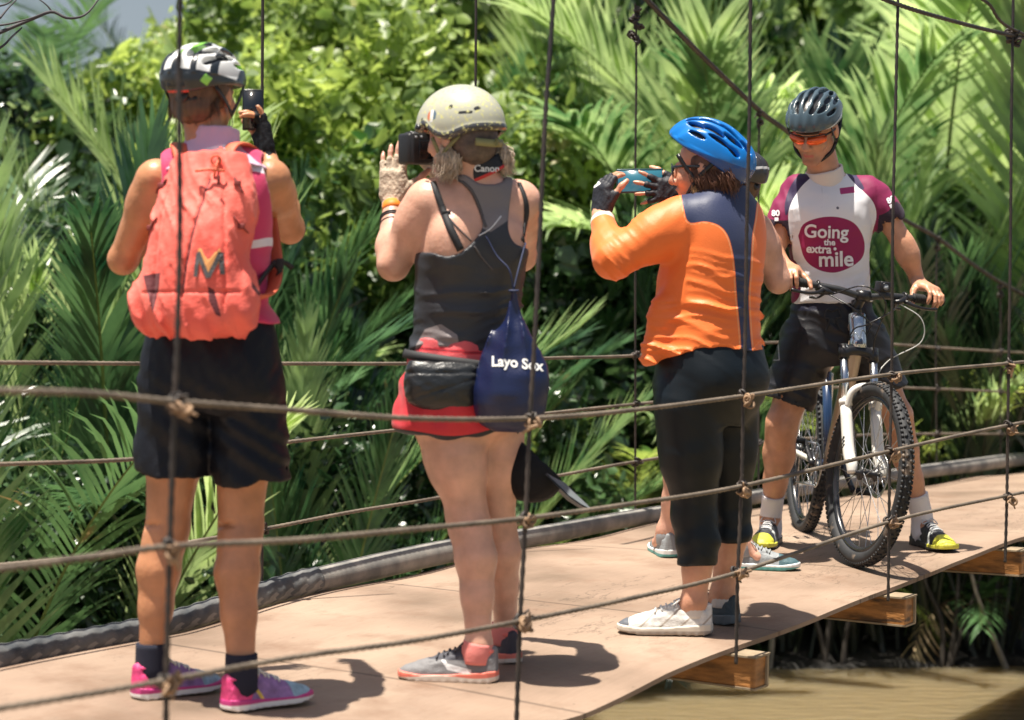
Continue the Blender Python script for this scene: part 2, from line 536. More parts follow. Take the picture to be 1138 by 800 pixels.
M_deck = bpy.data.materials.new("weathered_deck_sheet"); M_deck.use_nodes = True
def build_deck_mat():
    nt, N, L, bs = nodes(M_deck)
    at = N.new("ShaderNodeAttribute"); at.attribute_name = "along"
    ac = N.new("ShaderNodeAttribute"); ac.attribute_name = "across"
    cb = N.new("ShaderNodeCombineXYZ"); L.new(at.outputs['Fac'], cb.inputs[0]); L.new(ac.outputs['Fac'], cb.inputs[1])
    n1 = N.new("ShaderNodeTexNoise"); n1.inputs['Scale'].default_value = 1.6; n1.inputs['Detail'].default_value = 8; L.new(cb.outputs[0], n1.inputs['Vector'])
    cr = N.new("ShaderNodeValToRGB"); e = cr.color_ramp.elements
    e[0].position = 0.30; e[0].color = (0.16, 0.112, 0.078, 1); e[1].position = 0.7; e[1].color = (0.365, 0.27, 0.20, 1)
    x = cr.color_ramp.elements.new(0.5); x.color = (0.29, 0.205, 0.15, 1)
    L.new(n1.outputs[0], cr.inputs[0])
    # fine scratches along the walking direction and little dark pits
    mp = N.new("ShaderNodeMapping"); mp.inputs['Scale'].default_value = (3, 55, 1); L.new(cb.outputs[0], mp.inputs[0])
    n2 = N.new("ShaderNodeTexNoise"); n2.inputs['Scale'].default_value = 1.5; n2.inputs['Detail'].default_value = 6; L.new(mp.outputs[0], n2.inputs['Vector'])
    n3 = N.new("ShaderNodeTexNoise"); n3.inputs['Scale'].default_value = 38; n3.inputs['Detail'].default_value = 3; L.new(cb.outputs[0], n3.inputs['Vector'])
    m3 = N.new("ShaderNodeMapRange"); m3.inputs['From Min'].default_value = .24; m3.inputs['From Max'].default_value = .31; m3.inputs['To Min'].default_value = .55; L.new(n3.outputs[0], m3.inputs[0])
    m2 = N.new("ShaderNodeMapRange"); m2.inputs['From Min'].default_value = .25; m2.inputs['From Max'].default_value = .75; m2.inputs['To Min'].default_value = .95; m2.inputs['To Max'].default_value = 1.05; L.new(n2.outputs[0], m2.inputs[0])
    mm = N.new("ShaderNodeMath"); mm.operation = 'MULTIPLY'; L.new(m2.outputs[0], mm.inputs[0]); L.new(m3.outputs[0], mm.inputs[1])
    # seams of the sheets
    pp = N.new("ShaderNodeMath"); pp.operation = 'PINGPONG'; pp.inputs[1].default_value = 0.61; L.new(at.outputs['Fac'], pp.inputs[0])
    ms = N.new("ShaderNodeMapRange"); ms.inputs['From Min'].default_value = .003; ms.inputs['From Max'].default_value = .012; ms.inputs['To Min'].default_value = .5; L.new(pp.outputs[0], ms.inputs[0])
    mq = N.new("ShaderNodeMath"); mq.operation = 'MULTIPLY'; L.new(mm.outputs[0], mq.inputs[0]); L.new(ms.outputs[0], mq.inputs[1])
    # long shallow grooves in the sheet that lies on the left
    gw = N.new("ShaderNodeMath"); gw.operation = 'PINGPONG'; gw.inputs[1].default_value = .034; L.new(ac.outputs['Fac'], gw.inputs[0])
    g2 = N.new("ShaderNodeMapRange"); g2.inputs['From Min'].default_value = 0; g2.inputs['From Max'].default_value = .009; g2.inputs['To Min'].default_value = .62; L.new(gw.outputs[0], g2.inputs[0])
    gm = N.new("ShaderNodeMapRange"); gm.inputs['From Min'].default_value = .15; gm.inputs['From Max'].default_value = .5; gm.inputs['To Min'].default_value = 1; gm.inputs['To Max'].default_value = 0; L.new(at.outputs['Fac'], gm.inputs[0])
    gx = N.new("ShaderNodeMix"); gx.data_type = 'FLOAT'; L.new(gm.outputs[0], gx.inputs[0]); gx.inputs[2].default_value = 1; L.new(g2.outputs[0], gx.inputs[3])
    mz = N.new("ShaderNodeMath"); mz.operation = 'MULTIPLY'; L.new(mq.outputs[0], mz.inputs[0]); L.new(gx.outputs[0], mz.inputs[1])
    # thin cracks and scuffs
    n7 = N.new("ShaderNodeTexNoise"); n7.inputs['Scale'].default_value = 2.7; n7.inputs['Detail'].default_value = 7; n7.inputs['Roughness'].default_value = .6
    mp7 = N.new("ShaderNodeMapping"); mp7.inputs['Scale'].default_value = (.7, 2.4, 1); L.new(cb.outputs[0], mp7.inputs[0]); L.new(mp7.outputs[0], n7.inputs['Vector'])
    s7 = N.new("ShaderNodeMath"); s7.operation = 'SUBTRACT'; s7.inputs[1].default_value = .5; L.new(n7.outputs[0], s7.inputs[0]); a7 = N.new("ShaderNodeMath"); a7.operation = 'ABSOLUTE'; L.new(s7.outputs[0], a7.inputs[0])
    m7 = N.new("ShaderNodeMapRange"); m7.inputs['From Min'].default_value = .001; m7.inputs['From Max'].default_value = .007; m7.inputs['To Min'].default_value = .50; L.new(a7.outputs[0], m7.inputs[0])
    n8 = N.new("ShaderNodeTexNoise"); n8.inputs['Scale'].default_value = 1.1; L.new(cb.outputs[0], n8.inputs['Vector']); m8 = N.new("ShaderNodeMapRange"); m8.inputs['From Min'].default_value = .48; m8.inputs['From Max'].default_value = .56; L.new(n8.outputs[0], m8.inputs[0])
    x7 = N.new("ShaderNodeMix"); x7.data_type = 'FLOAT'; L.new(m8.outputs[0], x7.inputs[0]); x7.inputs[2].default_value = 1; L.new(m7.outputs[0], x7.inputs[3])
    y7 = N.new("ShaderNodeMath"); y7.operation = 'MULTIPLY'; L.new(mz.outputs[0], y7.inputs[0]); L.new(x7.outputs[0], y7.inputs[1])
    hs = N.new("ShaderNodeHueSaturation"); L.new(cr.outputs[0], hs.inputs['Color']); L.new(y7.outputs[0], hs.inputs['Value'])
    # rust stains
    n5 = N.new("ShaderNodeTexNoise"); n5.inputs['Scale'].default_value = 3.3; n5.inputs['Detail'].default_value = 9; n5.inputs['Roughness'].default_value = .65; L.new(cb.outputs[0], n5.inputs['Vector'])
    m5 = N.new("ShaderNodeMapRange"); m5.inputs['From Min'].default_value = .52; m5.inputs['From Max'].default_value = .70; m5.inputs['To Max'].default_value = .75; L.new(n5.outputs[0], m5.inputs[0])
    mx = N.new("ShaderNodeMix"); mx.data_type = 'RGBA'; L.new(m5.outputs[0], mx.inputs[0]); L.new(hs.outputs[0], mx.inputs[6]); mx.inputs[7].default_value = (.19, .115, .075, 1)
    L.new(mx.outputs[2], bs.inputs['Base Color']); bs.inputs['Roughness'].default_value = .62; bs.inputs['Specular IOR Level'].default_value = .3
    bp = N.new("ShaderNodeBump"); bp.inputs['Distance'].default_value = .002; L.new(n3.outputs[0], bp.inputs['Height']); L.new(bp.outputs[0], bs.inputs['Normal'])
build_deck_mat()

def rope_mat(name, c1, c2, rough=.75):
    m = bpy.data.materials.new(name); m.use_nodes = True
    nt, N, L, bs = nodes(m)
    tc = N.new("ShaderNodeTexCoord")
    n1 = N.new("ShaderNodeTexNoise"); n1.inputs['Scale'].default_value = 9; n1.inputs['Detail'].default_value = 6; L.new(tc.outputs['Object'], n1.inputs['Vector'])
    mr = N.new("ShaderNodeMapRange"); mr.inputs['From Min'].default_value = .35; mr.inputs['From Max'].default_value = .65; L.new(n1.outputs[0], mr.inputs[0])
    mx = N.new("ShaderNodeMix"); mx.data_type = 'RGBA'; L.new(mr.outputs[0], mx.inputs[0]); mx.inputs[6].default_value = (*c1, 1); mx.inputs[7].default_value = (*c2, 1)
    L.new(mx.outputs[2], bs.inputs['Base Color']); bs.inputs['Roughness'].default_value = rough
    n2 = N.new("ShaderNodeTexNoise"); n2.inputs['Scale'].default_value = 260; L.new(tc.outputs['Object'], n2.inputs['Vector'])
    bp = N.new("ShaderNodeBump"); bp.inputs['Distance'].default_value = .001; L.new(n2.outputs[0], bp.inputs['Height']); L.new(bp.outputs[0], bs.inputs['Normal'])
    return m
M_rope = rope_mat("old_grey_rope", (.095, .075, .057), (.20, .16, .12))
M_hang = rope_mat("dark_steel_rope", (.018, .015, .014), (.06, .045, .036), .55)
M_knot = rope_mat("frayed_knot_rope", (.16, .10, .06), (.42, .27, .16))
M_cable = rope_mat("thick_grey_cable", (.13, .13, .125), (.30, .28, .25))
M_beam = mat("beam_wood_rusty", (.34, .15, .045), .5, var=.6, vscale=9, bump=.003, bscale=30, stretch=(1, 1, 4), dirt=((.08, .04, .02), 7, .54))
M_edge = mat("deck_edge_metal", (.30, .23, .15), .6, var=.3, vscale=14)

bridge = empty("footbridge_deck", deckp(2, .5), "narrow hanging footbridge deck of tan sheets that everyone stands on", "bridge deck")
def deck():
    ts = np.arange(-5.2, 22, .07); ss = np.linspace(0, 1, 15)
    V = []; al = []; ac = []
    for t in ts:
        for s in ss:
            sag = 0.010 * (1 - math.cos(2 * math.pi * (t - hit(1118, 0)) / 1.24)) / 2
            wav = -sag * (abs(s - .5) * 2) ** 2 + .004 * math.sin(t * 5.1 + s * 3) * math.sin(s * 6.2 + t)
            V.append(deckp(t, s, wav)); al.append(t + 50 * .61 * 2); ac.append(s * WID)
    n = len(ss); m = len(ts); V = np.array(V)
    Vb = V - V3(0, 0, .014)
    F = []
    for i in range(m - 1):
        for j in range(n - 1):
            a = i * n + j; F.append((a, a + n, a + n + 1, a + 1))
            b = a + m * n; F.append((b, b + 1, b + n + 1, b + n))
        for j, fl in ((0, 1), (n - 1, 0)):
            a = i * n + j; b = a + m * n
            F.append((a, b, b + n, a + n) if fl else (a, a + n, b + n, b))
    F = np.array(F)
    mk("deck_sheet", np.vstack([V, Vb]), F, M_deck, bridge, {"along": al + al, "across": ac + ac}, smooth=False)
deck()
T_near = [hit(x, 0) for x in (185, 575, 820, 988, 1118)]
T_near = [T_near[0] - 2.6, T_near[0] - 1.3] + T_near + [T_near[-1] + 1.2, T_near[-1] + 2.4]
NEARHANG = [185, 575, 820, 988, 1118]
for t in T_near[1:]:
    b = MB()
    c0 = deckp(t, -.05, -.072); c1 = deckp(t, 1.04, -.072)
    ax = unit(c1 - c0); side = unit(np.cross(ax, [0, 0, 1])); up = np.cross(side, ax)
    R = np.stack([ax, side, up], 1); L_ = np.linalg.norm(c1 - c0) / 2
    b.box((c0 + c1) / 2, (L_, .042, .046), R, 0, .005)
    b.box((c0 + c1) / 2 + up * .047, (L_ + .006, .050, .003), R, 1)
    b.box((c0 + c1) / 2 - up * .047, (L_ + .004, .046, .003), R, 1)
    b.box(c0 - ax * .003 + side * .034, (.004, .006, .044), R, 1)
    b.build("crossbeam", [M_beam, M_edge], bridge, smooth=False)
# stringers under the edges
for s in (.9,):
    b = MB(); b.tube([deckp(t, s, -.145) for t in np.linspace(-5, 20, 60)], .018, 8)
    b.build("stringer_cable", M_hang, bridge)

# thick cable lying along the far edge
def edge_cable():
    px = [(-120, 765, .038), (0, 737, .038), (100, 717, .036), (190, 697, .034), (270, 672, .035), (330, 654, .040), (420, 633, .043), (500, 616, .042), (600, 599, .037), (700, 580, .033), (745, 573, .034), (840, 556, .032), (930, 541, .030), (1015, 529, .034), (1080, 521, .038), (1138, 514, .038), (1300, 500, .036), (1500, 484, .036)]
    pts = []; rr = []
    for x, y, r in px:
        t = hit(x, 1.02)
        p = N0 + DU * t + DN * WID * 1.02
        pts.append(P(x, y - 4, p[1])); rr.append(r * 1.02)
    b = MB(); b.tube(pts, rr, 14, smooth=420, lobes=1, twist=0, la=.06)
    o = b.build("edge_cable", M_cable)
    tag(o, "thick grey cable laid along the far edge of the deck", "cable")
    # the left part is a thick laid rope wound round the cable
    sp = spline(pts, 800); rad = np.interp(np.linspace(0, 1, 800), np.linspace(0, 1, len(rr)), rr)
    q = sp[:, 0] / sp[:, 1] * FPX + 569; k = int(np.argmin(abs(q - 352)))
    b = MB(); b.tube(sp[:k] + V3(0, -.002, .003), rad[:k] * 1.04, 20, lobes=4, la=.045, twist=20); b.build("wrapping_rope", rope_mat("dark_wrap_rope", (.035, .042, .05), (.16, .16, .155)), o)
edge_cable()

# ------------------------------------------------------------------ hangers, rails, main cables
RND = random.Random(5)
def knot_mesh(name, n, R, r, mats, seed):
    R *= .74; r *= .74
    rr = random.Random(seed); b = MB()
    for k in range(n):
        ax = unit([rr.uniform(-.6, .6), rr.uniform(-.6, .6), rr.uniform(-1, 1)])
        b.torus([rr.uniform(-.4, .4) * R, rr.uniform(-.4, .4) * R, (k / max(n - 1, 1) - .5) * R * 1.6], R * rr.uniform(.55, .95), r, ax, 18, 7)
    for k in range(2):
        a = unit([rr.uniform(-1, 1), rr.uniform(-1, 1), rr.uniform(-1, .2)])
        b.tube([a * R * .5, a * R * 1.3, a * R * 1.8 + V3(0, 0, -.012)], [r, r * .9, r * .6], 6, smooth=6)
    me = bpy.data.meshes.new(name); me.from_pydata(np.vstack(b.v).tolist(), [], b.f)
    for m in mats: me.materials.append(m)
    me.polygons.foreach_set("use_smooth", [True] * len(me.polygons)); return me
KN = [knot_mesh("rope_knot", 5, .020, .0058, [M_knot], s) for s in range(4)]
KD = [knot_mesh("dark_knot", 5, .019, .0055, [M_hang], s + 9) for s in range(3)]
def knot(parent, p, me, name="knot"):
    o = bpy.data.objects.new(name, me); COL.objects.link(o); o.parent = parent
    o.location = Vector((np.asarray(p) - wloc(parent)).tolist())
    o.rotation_euler = (RND.uniform(0, 6), RND.uniform(-.5, .5), RND.uniform(0, 6)); return o

nearA = [(-150, 430), (0, 434), (100, 437), (192, 446), (330, 456), (460, 465), (587, 465), (700, 456), (826, 440), (990, 416), (1118, 404), (1250, 392)]
nearB = [(-150, 652), (0, 632), (100, 619), (192, 607), (330, 600), (460, 588), (584, 576), (700, 560), (825, 540), (990, 501), (1118, 473), (1250, 450)]
nearC = [(-150, 812), (0, 787), (100, 771), (180, 757), (330, 730), (460, 712), (579, 690), (700, 665), (820, 636), (988, 580), (1118, 551), (1250, 526)]
farA = [(-150, 403), (20, 403), (155, 404), (292, 404), (450, 404), (528, 402), (610, 398), (706, 395), (780, 386), (843, 381), (948, 380), (1040, 386), (1138, 392), (1300, 400)]
farB = [(-150, 523), (0, 516), (150, 510), (292, 495), (330, 490), (440, 478), (528, 468), (620, 458), (706, 449), (843, 436), (948, 430), (1040, 432), (1138, 436), (1300, 440)]
farC = [(-150, 640), (0, 628), (150, 612), (292, 588), (390, 569), (482, 554), (623, 528), (706, 513), (843, 492), (948, 484), (1040, 482), (1138, 482), (1300, 480)]
def rail(pts, s, r, label, name="rail_rope"):
    m0 = (pts[1][1] - pts[0][1]) / (pts[1][0] - pts[0][0]); pts = [(-520, pts[0][1] - 370 * m0 * .6)] + pts
    q = []
    for x, y in pts:
        t = hit(x, s); p = N0 + DU * t + DN * WID * s
        q.append(P(x, y, p[1]))
    b = MB(); b.tube(q, r, 9, smooth=900, lobes=3, twist=70, la=.13)
    o = b.build(name, M_rope)
    return tag(o, label, "rope", "side ropes of the footbridge")
sN, sF = -.03, 1.03
rail(nearA, sN, .0064, "topmost of the three side ropes on the near side, crossing the people's shorts")
rail(nearB, sN, .0064, "middle side rope on the near side, crossing the people's knees")
rail(nearC, sN, .0060, "lowest side rope on the near side, just above the shoes")
rail(farA, sF, .0064, "topmost side rope on the far side, behind the people's hips")
rail(farB, sF, .0064, "middle side rope on the far side, behind the people's thighs")
rail(farC, sF, .0064, "lowest side rope on the far side, above the thick cable")

def ycol(pts, x): return float(np.interp(x, [p[0] for p in pts], [p[1] for p in pts]))
near_spec = [  # (px, py) down the rope, label
    ([(202, -160), (200, 0), (199, 120), (200, 250), (197, 380), (194, 450), (189, 600), (185, 760), (183, 960)], .0052, "hanging rope in front of the leftmost person, passing over the coral backpack"),
    ([(622, -160), (615, 0), (606, 130), (600, 260), (594, 380), (589, 465), (584, 577), (578, 690), (573, 830)], .0052, "hanging rope just right of the person with the blue drawstring bag"),
    ([(835, -160), (834, 0), (833, 120), (830, 250), (828, 380), (826, 442), (824, 540), (820, 636), (818, 738)], .0048, "hanging rope in front of the person in orange, ending at a beam end"),
    ([(1002, -160), (998, 0), (995, 130), (992, 260), (991, 415), (989, 501), (988, 580), (987, 668)], .0046, "hanging rope in front of the bicycle's front wheel"),
    ([(1127, -160), (1126, 0), (1124, 130), (1123, 260), (1121, 404), (1120, 473), (1119, 551), (1117, 625)], .0052, "hanging rope at the right edge of the picture, right of the man with the bicycle"),
]
hang = []
for (pts, r, lab) in near_spec:
    b = MB(); q = []
    for x, y in pts:
        t = hit(x, sN); Yp = (N0 + DU * t + DN * WID * sN)[1]; q.append(P(x, y, Yp))
    b.tube(q, r * 1.12, 8, smooth=300, lobes=2, twist=90, la=.15)
    o = b.build("hanger_rope", M_hang); tag(o, lab, "hanging rope", "hanging ropes of the footbridge"); hang.append(o)
    for A in (nearA, nearB, nearC):
        xs = np.interp(ycol(A, pts[4][0]), [p[1] for p in pts], [p[0] for p in pts])
        yy = ycol(A, xs); Yp = (N0 + DU * hit(xs, sN) + DN * WID * sN)[1]
        if yy > 810: continue
        knot(o, P(xs, yy, Yp), RND.choice(KD))
        knot(o, P(xs + RND.uniform(3, 7), yy + RND.uniform(2, 9), Yp - .012), RND.choice(KN))
far_spec = [
    ([(293, -160), (292, 0), (291, 200), (291, 404), (291, 500), (291, 668)], .0050, "thin hanging rope rising behind the leftmost person's phone"),
    ([(530, -160), (529, 0), (528, 200), (527, 402), (527, 610)], .0048, "hanging rope rising above the speckled grey-green helmet"),
    ([(707, 8), (707, 100), (706, 200), (706, 395), (706, 500), (706, 580)], .0046, "far hanging rope behind the phone held by the person in orange"),
    ([(844, 122), (843, 200), (843, 381), (843, 560)], .0050, "far hanging rope behind the raised elbow of the hidden person"),
    ([(948, 200), (948, 380), (948, 542)], .0046, "far hanging rope hidden behind the man with the bicycle"),
    ([(1041, 262), (1040, 386), (1041, 532)], .0048, "far hanging rope right of the man's hand on the handlebar"),
    ([(1112, 314), (1112, 390), (1112, 520)], .0048, "far hanging rope beside the right edge, beyond the near one"),
]
for (pts, r, lab) in far_spec:
    b = MB(); q = []
    for x, y in pts:
        Yp = (N0 + DU * hit(x, sF) + DN * WID * sF)[1]; q.append(P(x, y, Yp))
    b.tube(q, r, 8, smooth=160, lobes=2, twist=90, la=.15)
    o = b.build("hanger_rope", M_hang); tag(o, lab, "hanging rope", "hanging ropes of the footbridge")
    x = pts[0][0]
    for A in (farA, farB, farC):
        Yp = (N0 + DU * hit(x, sF) + DN * WID * sF)[1]
        knot(o, P(x, ycol(A, x), Yp - .01), RND.choice(KD))
    if pts[0][1] > 0:
        knot(o, P(x, pts[0][1] + 4, Yp), KD[0]); knot(o, P(x, pts[0][1] + 13, Yp - .01), KD[1])
        if x == 707:
            for k in range(4): knot(o, P(x + (-3, 3, -6, 1)[k], (22, 30, 38, 46)[k], Yp), KD[k % 3])

def cable(pts, s, r, label, off=0):
    q = []
    for x, y in pts:
        Yp = (N0 + DU * hit(x, s) + DN * WID * s)[1] + off; q.append(P(x, y, Yp))
    b = MB(); b.tube(q, r, 10, smooth=400, lobes=3, twist=60, la=.12)
    return tag(b.build("main_cable", M_hang), label, "cable", "carrying cables of the footbridge")
cable([(560, -180), (640, -82), (715, -4), (780, 62), (843, 122), (875, 146), (940, 196), (1000, 241), (1041, 264), (1090, 300), (1138, 328), (1250, 384), (1400, 440)], sF, .0115, "thick far carrying cable running down behind the man's head")
cable([(870, -70), (950, -18), (985, 0), (1040, 18), (1119, 38), (1200, 52)], sN, .0075, "near carrying cable entering the top right corner, lower strand")
cable([(985, -60), (1050, -20), (1096, 2), (1121, 30), (1200, 62)], sN, .0060, "near carrying cable in the top right corner, upper strand", -.03)
for k in range(4):
    knot(hang[4], P(1124 + (-4, 3, 6, -1)[k], (34, 38, 46, 42)[k], (N0 + DU * hit(1124, sN))[1]), KD[k % 3])

# ================================================================== water and bank
WZ = -1.3
def water():
    V = [(-60, -4, WZ), (90, -4, WZ), (90, 60, WZ), (-60, 60, WZ)]
    m = bpy.data.materials.new("muddy_river_water"); m.use_nodes = True
    nt, N, L, bs = nodes(m)
    tc = N.new("ShaderNodeTexCoord"); mp = N.new("ShaderNodeMapping"); mp.inputs['Scale'].default_value = (.9, 2.6, 1); L.new(tc.outputs['Object'], mp.inputs[0])
    n1 = N.new("ShaderNodeTexNoise"); n1.inputs['Scale'].default_value = 5.5; n1.inputs['Detail'].default_value = 5; L.new(mp.outputs[0], n1.inputs['Vector'])
    bp = N.new("ShaderNodeBump"); bp.inputs['Distance'].default_value = .012; L.new(n1.outputs[0], bp.inputs['Height']); L.new(bp.outputs[0], bs.inputs['Normal'])
    bs.inputs['Base Color'].default_value = (.22, .17, .095, 1); bs.inputs['Specular IOR Level'].default_value = .6; bs.inputs['Roughness'].default_value = .08; bs.inputs['Subsurface Weight'].default_value = 1.0; bs.inputs['Subsurface Radius'].default_value = (.9, .8, .6); bs.inputs['Subsurface Scale'].default_value = 1.0; bs.inputs['IOR'].default_value = 1.33
    o = mk("river_water", V, np.array([(0, 1, 2, 3)]), m, smooth=False); tag(o, kind="structure")
water()
def bank():
    # shoreline in plan (photo columns at the water line)
    sh = [(-14, 9.2), (-6, 10.2), (-3, 11.4), (-1, 12.7), (0, 13.7), (.6, 13.8), (1.7, 13.8), (3, 13.9), (6, 14.0), (14, 13.7), (40, 13)]
    sp = spline([(a, b, 0) for a, b in sh], 160)
    V = []; rows = [0, .25, .8, 2, 5, 10, 20, 50, 140]; zz = [WZ - .2, WZ + .02, WZ + .05, WZ + .12, WZ + .3, WZ + .6, WZ + 1.2, WZ + 2.0, WZ + 2.5]
    rr = np.random.RandomState(3)
    for p in sp:
        for r, z in zip(rows, zz):
            V.append((p[0] * (1 + r * .06), p[1] + r + (rr.rand() - .5) * .25 * min(r, 1), z + (rr.rand() - .5) * .12 * min(r, 1)))
    n = len(rows); F = [(i * n + j, (i + 1) * n + j, (i + 1) * n + j + 1, i * n + j + 1) for i in range(len(sp) - 1) for j in range(n - 1)]
    m = mat("dark_mud_bank", (.012, .010, .008), .8, var=.5, vscale=3, bump=.02, bscale=14)
    o = mk("river_bank", V, np.array(F), m); tag(o, kind="structure")
bank()
def shore(x):
    return float(np.interp(x, [-14, -6, -3, -1, 0, .6, 1.7, 3, 6, 14, 40], [9.2, 10.2, 11.4, 12.7, 13.7, 13.8, 13.8, 13.9, 14.0, 13.7, 13]))
def groundz(x, y):
    d = y - shore(x)
    return float(np.interp(d, [0, .25, .8, 2, 5, 10, 20, 50, 140], [WZ - .2, WZ + .02, WZ + .05, WZ + .12, WZ + .3, WZ + .6, WZ + 1.2, WZ + 2.0, WZ + 2.5]))

# ================================================================== vegetation
M_leafA = leafmat("nipa_leaf_deep", (.006, .036, .018), (.10, .21, .075), .26, .32, dead=((.26, .18, .07), .66))
M_leafB = leafmat("nipa_leaf_pale", (.04, .12, .04), (.36, .47, .20), .44, .34)
M_leafC = leafmat("yellow_green_leaf", (.02, .075, .015), (.34, .45, .10), .38, .44, dead=((.42, .38, .20), .64))
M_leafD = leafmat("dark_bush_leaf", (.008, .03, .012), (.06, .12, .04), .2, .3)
M_leafK = leafmat("nipa_leaf_shaded", (.004, .018, .008), (.03, .07, .025), .12, .35)  # darker copy of the palm leaf, shade low down painted into the colour
M_stalkK = mat("shaded_stalk", (.035, .04, .025), .5, var=.4, vscale=5)  # stalk colour darkened to stand for shade
M_dead = leafmat("dead_frond", (.28, .16, .07), (.50, .38, .20), .25, .6)
M_stalk = mat("green_stalk", (.16, .20, .06), .45, var=.3, vscale=6)
M_dstalk = mat("brown_stalk", (.22, .14, .07), .6, var=.4, vscale=8)
M_bark = mat("grey_bark", (.10, .08, .06), .8, var=.4, vscale=12, bump=.01, bscale=30)

def frond_mesh(name, L, ll, nl, arch, mats, seed, droop=.35, vang=.45, width=.03, sweep=.5, start=.14, stalk=.022, curlz=0):
    """pinnate frond growing from the origin along +Z and arching to +Y"""
    r = random.Random(seed)
    n = 26; pts = [np.zeros(3)]; a = 0.0
    for i in range(n):
        u = i / n
        a = arch * (u ** 1.5)
        d = V3(curlz * math.sin(u * 2), math.sin(a), math.cos(a))
        pts.append(pts[-1] + d * L / n)
    pts = np.array(pts)
    V = []; F = []; MI = []
    # stalk
    T = np.gradient(pts, axis=0); T /= np.linalg.norm(T, axis=1)[:, None]
    X = np.tile(V3(1, 0, 0), (n + 1, 1)); Nn = np.cross(X, T)
    for i in range(n + 1):
        w_ = stalk * (1 - .85 * i / n)
        for c, s_ in ((-1, -.4), (0, -1), (1, -.4), (0, .5)):
            V.append(pts[i] + X[i] * c * w_ + Nn[i] * s_ * w_ * .8)
    for i in range(n):
        for j in range(4):
            F.append((i * 4 + j, i * 4 + (j + 1) % 4, (i + 1) * 4 + (j + 1) % 4, (i + 1) * 4 + j)); MI.append(1)
    for k in range(nl):
        u = start + (1 - start) * (k + .5) / nl
        base = np.array([np.interp(u * n, range(n + 1), pts[:, c]) for c in range(3)])
        t = np.array([np.interp(u * n, range(n + 1), T[:, c]) for c in range(3)]); t /= np.linalg.norm(t)
        nn = np.cross([1, 0, 0], t)
        l0 = ll * (.35 + .65 * math.sin(math.pi * min(1, (u - start) / (1 - start) * .86 + .12)) ** .6)
        for sd in (-1, 1):
            if r.random() < .05: continue
            l_ = l0 * r.uniform(.85, 1.08); sw = sweep * (1 + .9 * u) + r.uniform(-.09, .09)
            va = vang + r.uniform(-.15, .15)
            d = unit(V3(sd, 0, 0) * math.cos(sw) + t * math.sin(sw) - nn * math.sin(va) * .8 * -1)
            wv = unit(np.cross(d, nn + V3(sd * .3, 0, 0)))
            dr = droop * r.uniform(.5, 1.6); q = base.copy(); prev = None; seg = 4
            for j in range(seg + 1):
                f = j / seg
                ww = width * (0.55, 1.0, .85, .5, .05)[j] * .5
                V.append(q + wv * ww); V.append(q - wv * ww)
                if prev is not None:
                    F.append((prev, prev + 1, len(V) - 1, len(V) - 2)); MI.append(0)
                prev = len(V) - 2
                d = unit(d + V3(0, 0, -1) * dr * (f + .15) * .9)
                q = q + d * l_ / seg
    me = bpy.data.meshes.new(name); me.from_pydata([list(v) for v in V], [], F)
    for m in mats: me.materials.append(m)
    me.polygons.foreach_set("material_index", MI)
    return me

FR = {}
FR['deep'] = [frond_mesh("frond_deep", 3.6, .80, 66, a, [M_leafA, M_stalk], s, dr, .3, .031, .55) for a, s, dr in ((.9, 1, .25), (1.4, 2, .35), (.5, 3, .15), (1.9, 4, .4))]
FR['pale'] = [frond_mesh("frond_pale", 4.8, 1.05, 74, a, [M_leafB, M_stalk], s, dr, .3, .060, .62) for a, s, dr in ((.5, 11, .12), (.9, 12, .2), (1.4, 13, .3))]
FR['yell'] = [frond_mesh("frond_yellow", 3.2, .6, 58, a, [M_leafC, M_stalk], s, dr, .4, .028, .5) for a, s, dr in ((1.2, 21, .3), (1.8, 22, .45))]
FR['dead'] = [frond_mesh("frond_dead", 2.6, .5, 30, a, [M_dead, M_dstalk], s, dr, .2, .030, .5) for a, s, dr in ((2.3, 31, 1.1), (2.8, 32, 1.4))]
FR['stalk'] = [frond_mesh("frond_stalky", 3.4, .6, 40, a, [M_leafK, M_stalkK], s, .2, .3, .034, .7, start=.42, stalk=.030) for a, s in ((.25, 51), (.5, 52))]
FR['up'] = [frond_mesh("frond_upright", 3.8, .72, 76, a, [M_leafA if s % 2 else M_leafB, M_stalk], s, dr, .25, .038, .72) for a, s, dr in ((.25, 61, .10), (.5, 62, .12), (.8, 63, .2), (.4, 64, .1))]
FR['smallk'] = [frond_mesh("frond_small_shaded", 1.7, .42, 40, a, [M_leafK, M_stalkK], s, dr, .35, .022, .5, stalk=.010) for a, s, dr in ((1.2, 44, .3), (1.8, 45, .45))]
FR['small'] = [frond_mesh("frond_small", 1.7, .42, 40, a, [M_leafA, M_stalk], s, dr, .35, .026, .5, stalk=.012) for a, s, dr in ((1.2, 41, .3), (1.8, 42, .45), (.7, 43, .2))]
PALMG = "palms crowding the river bank"
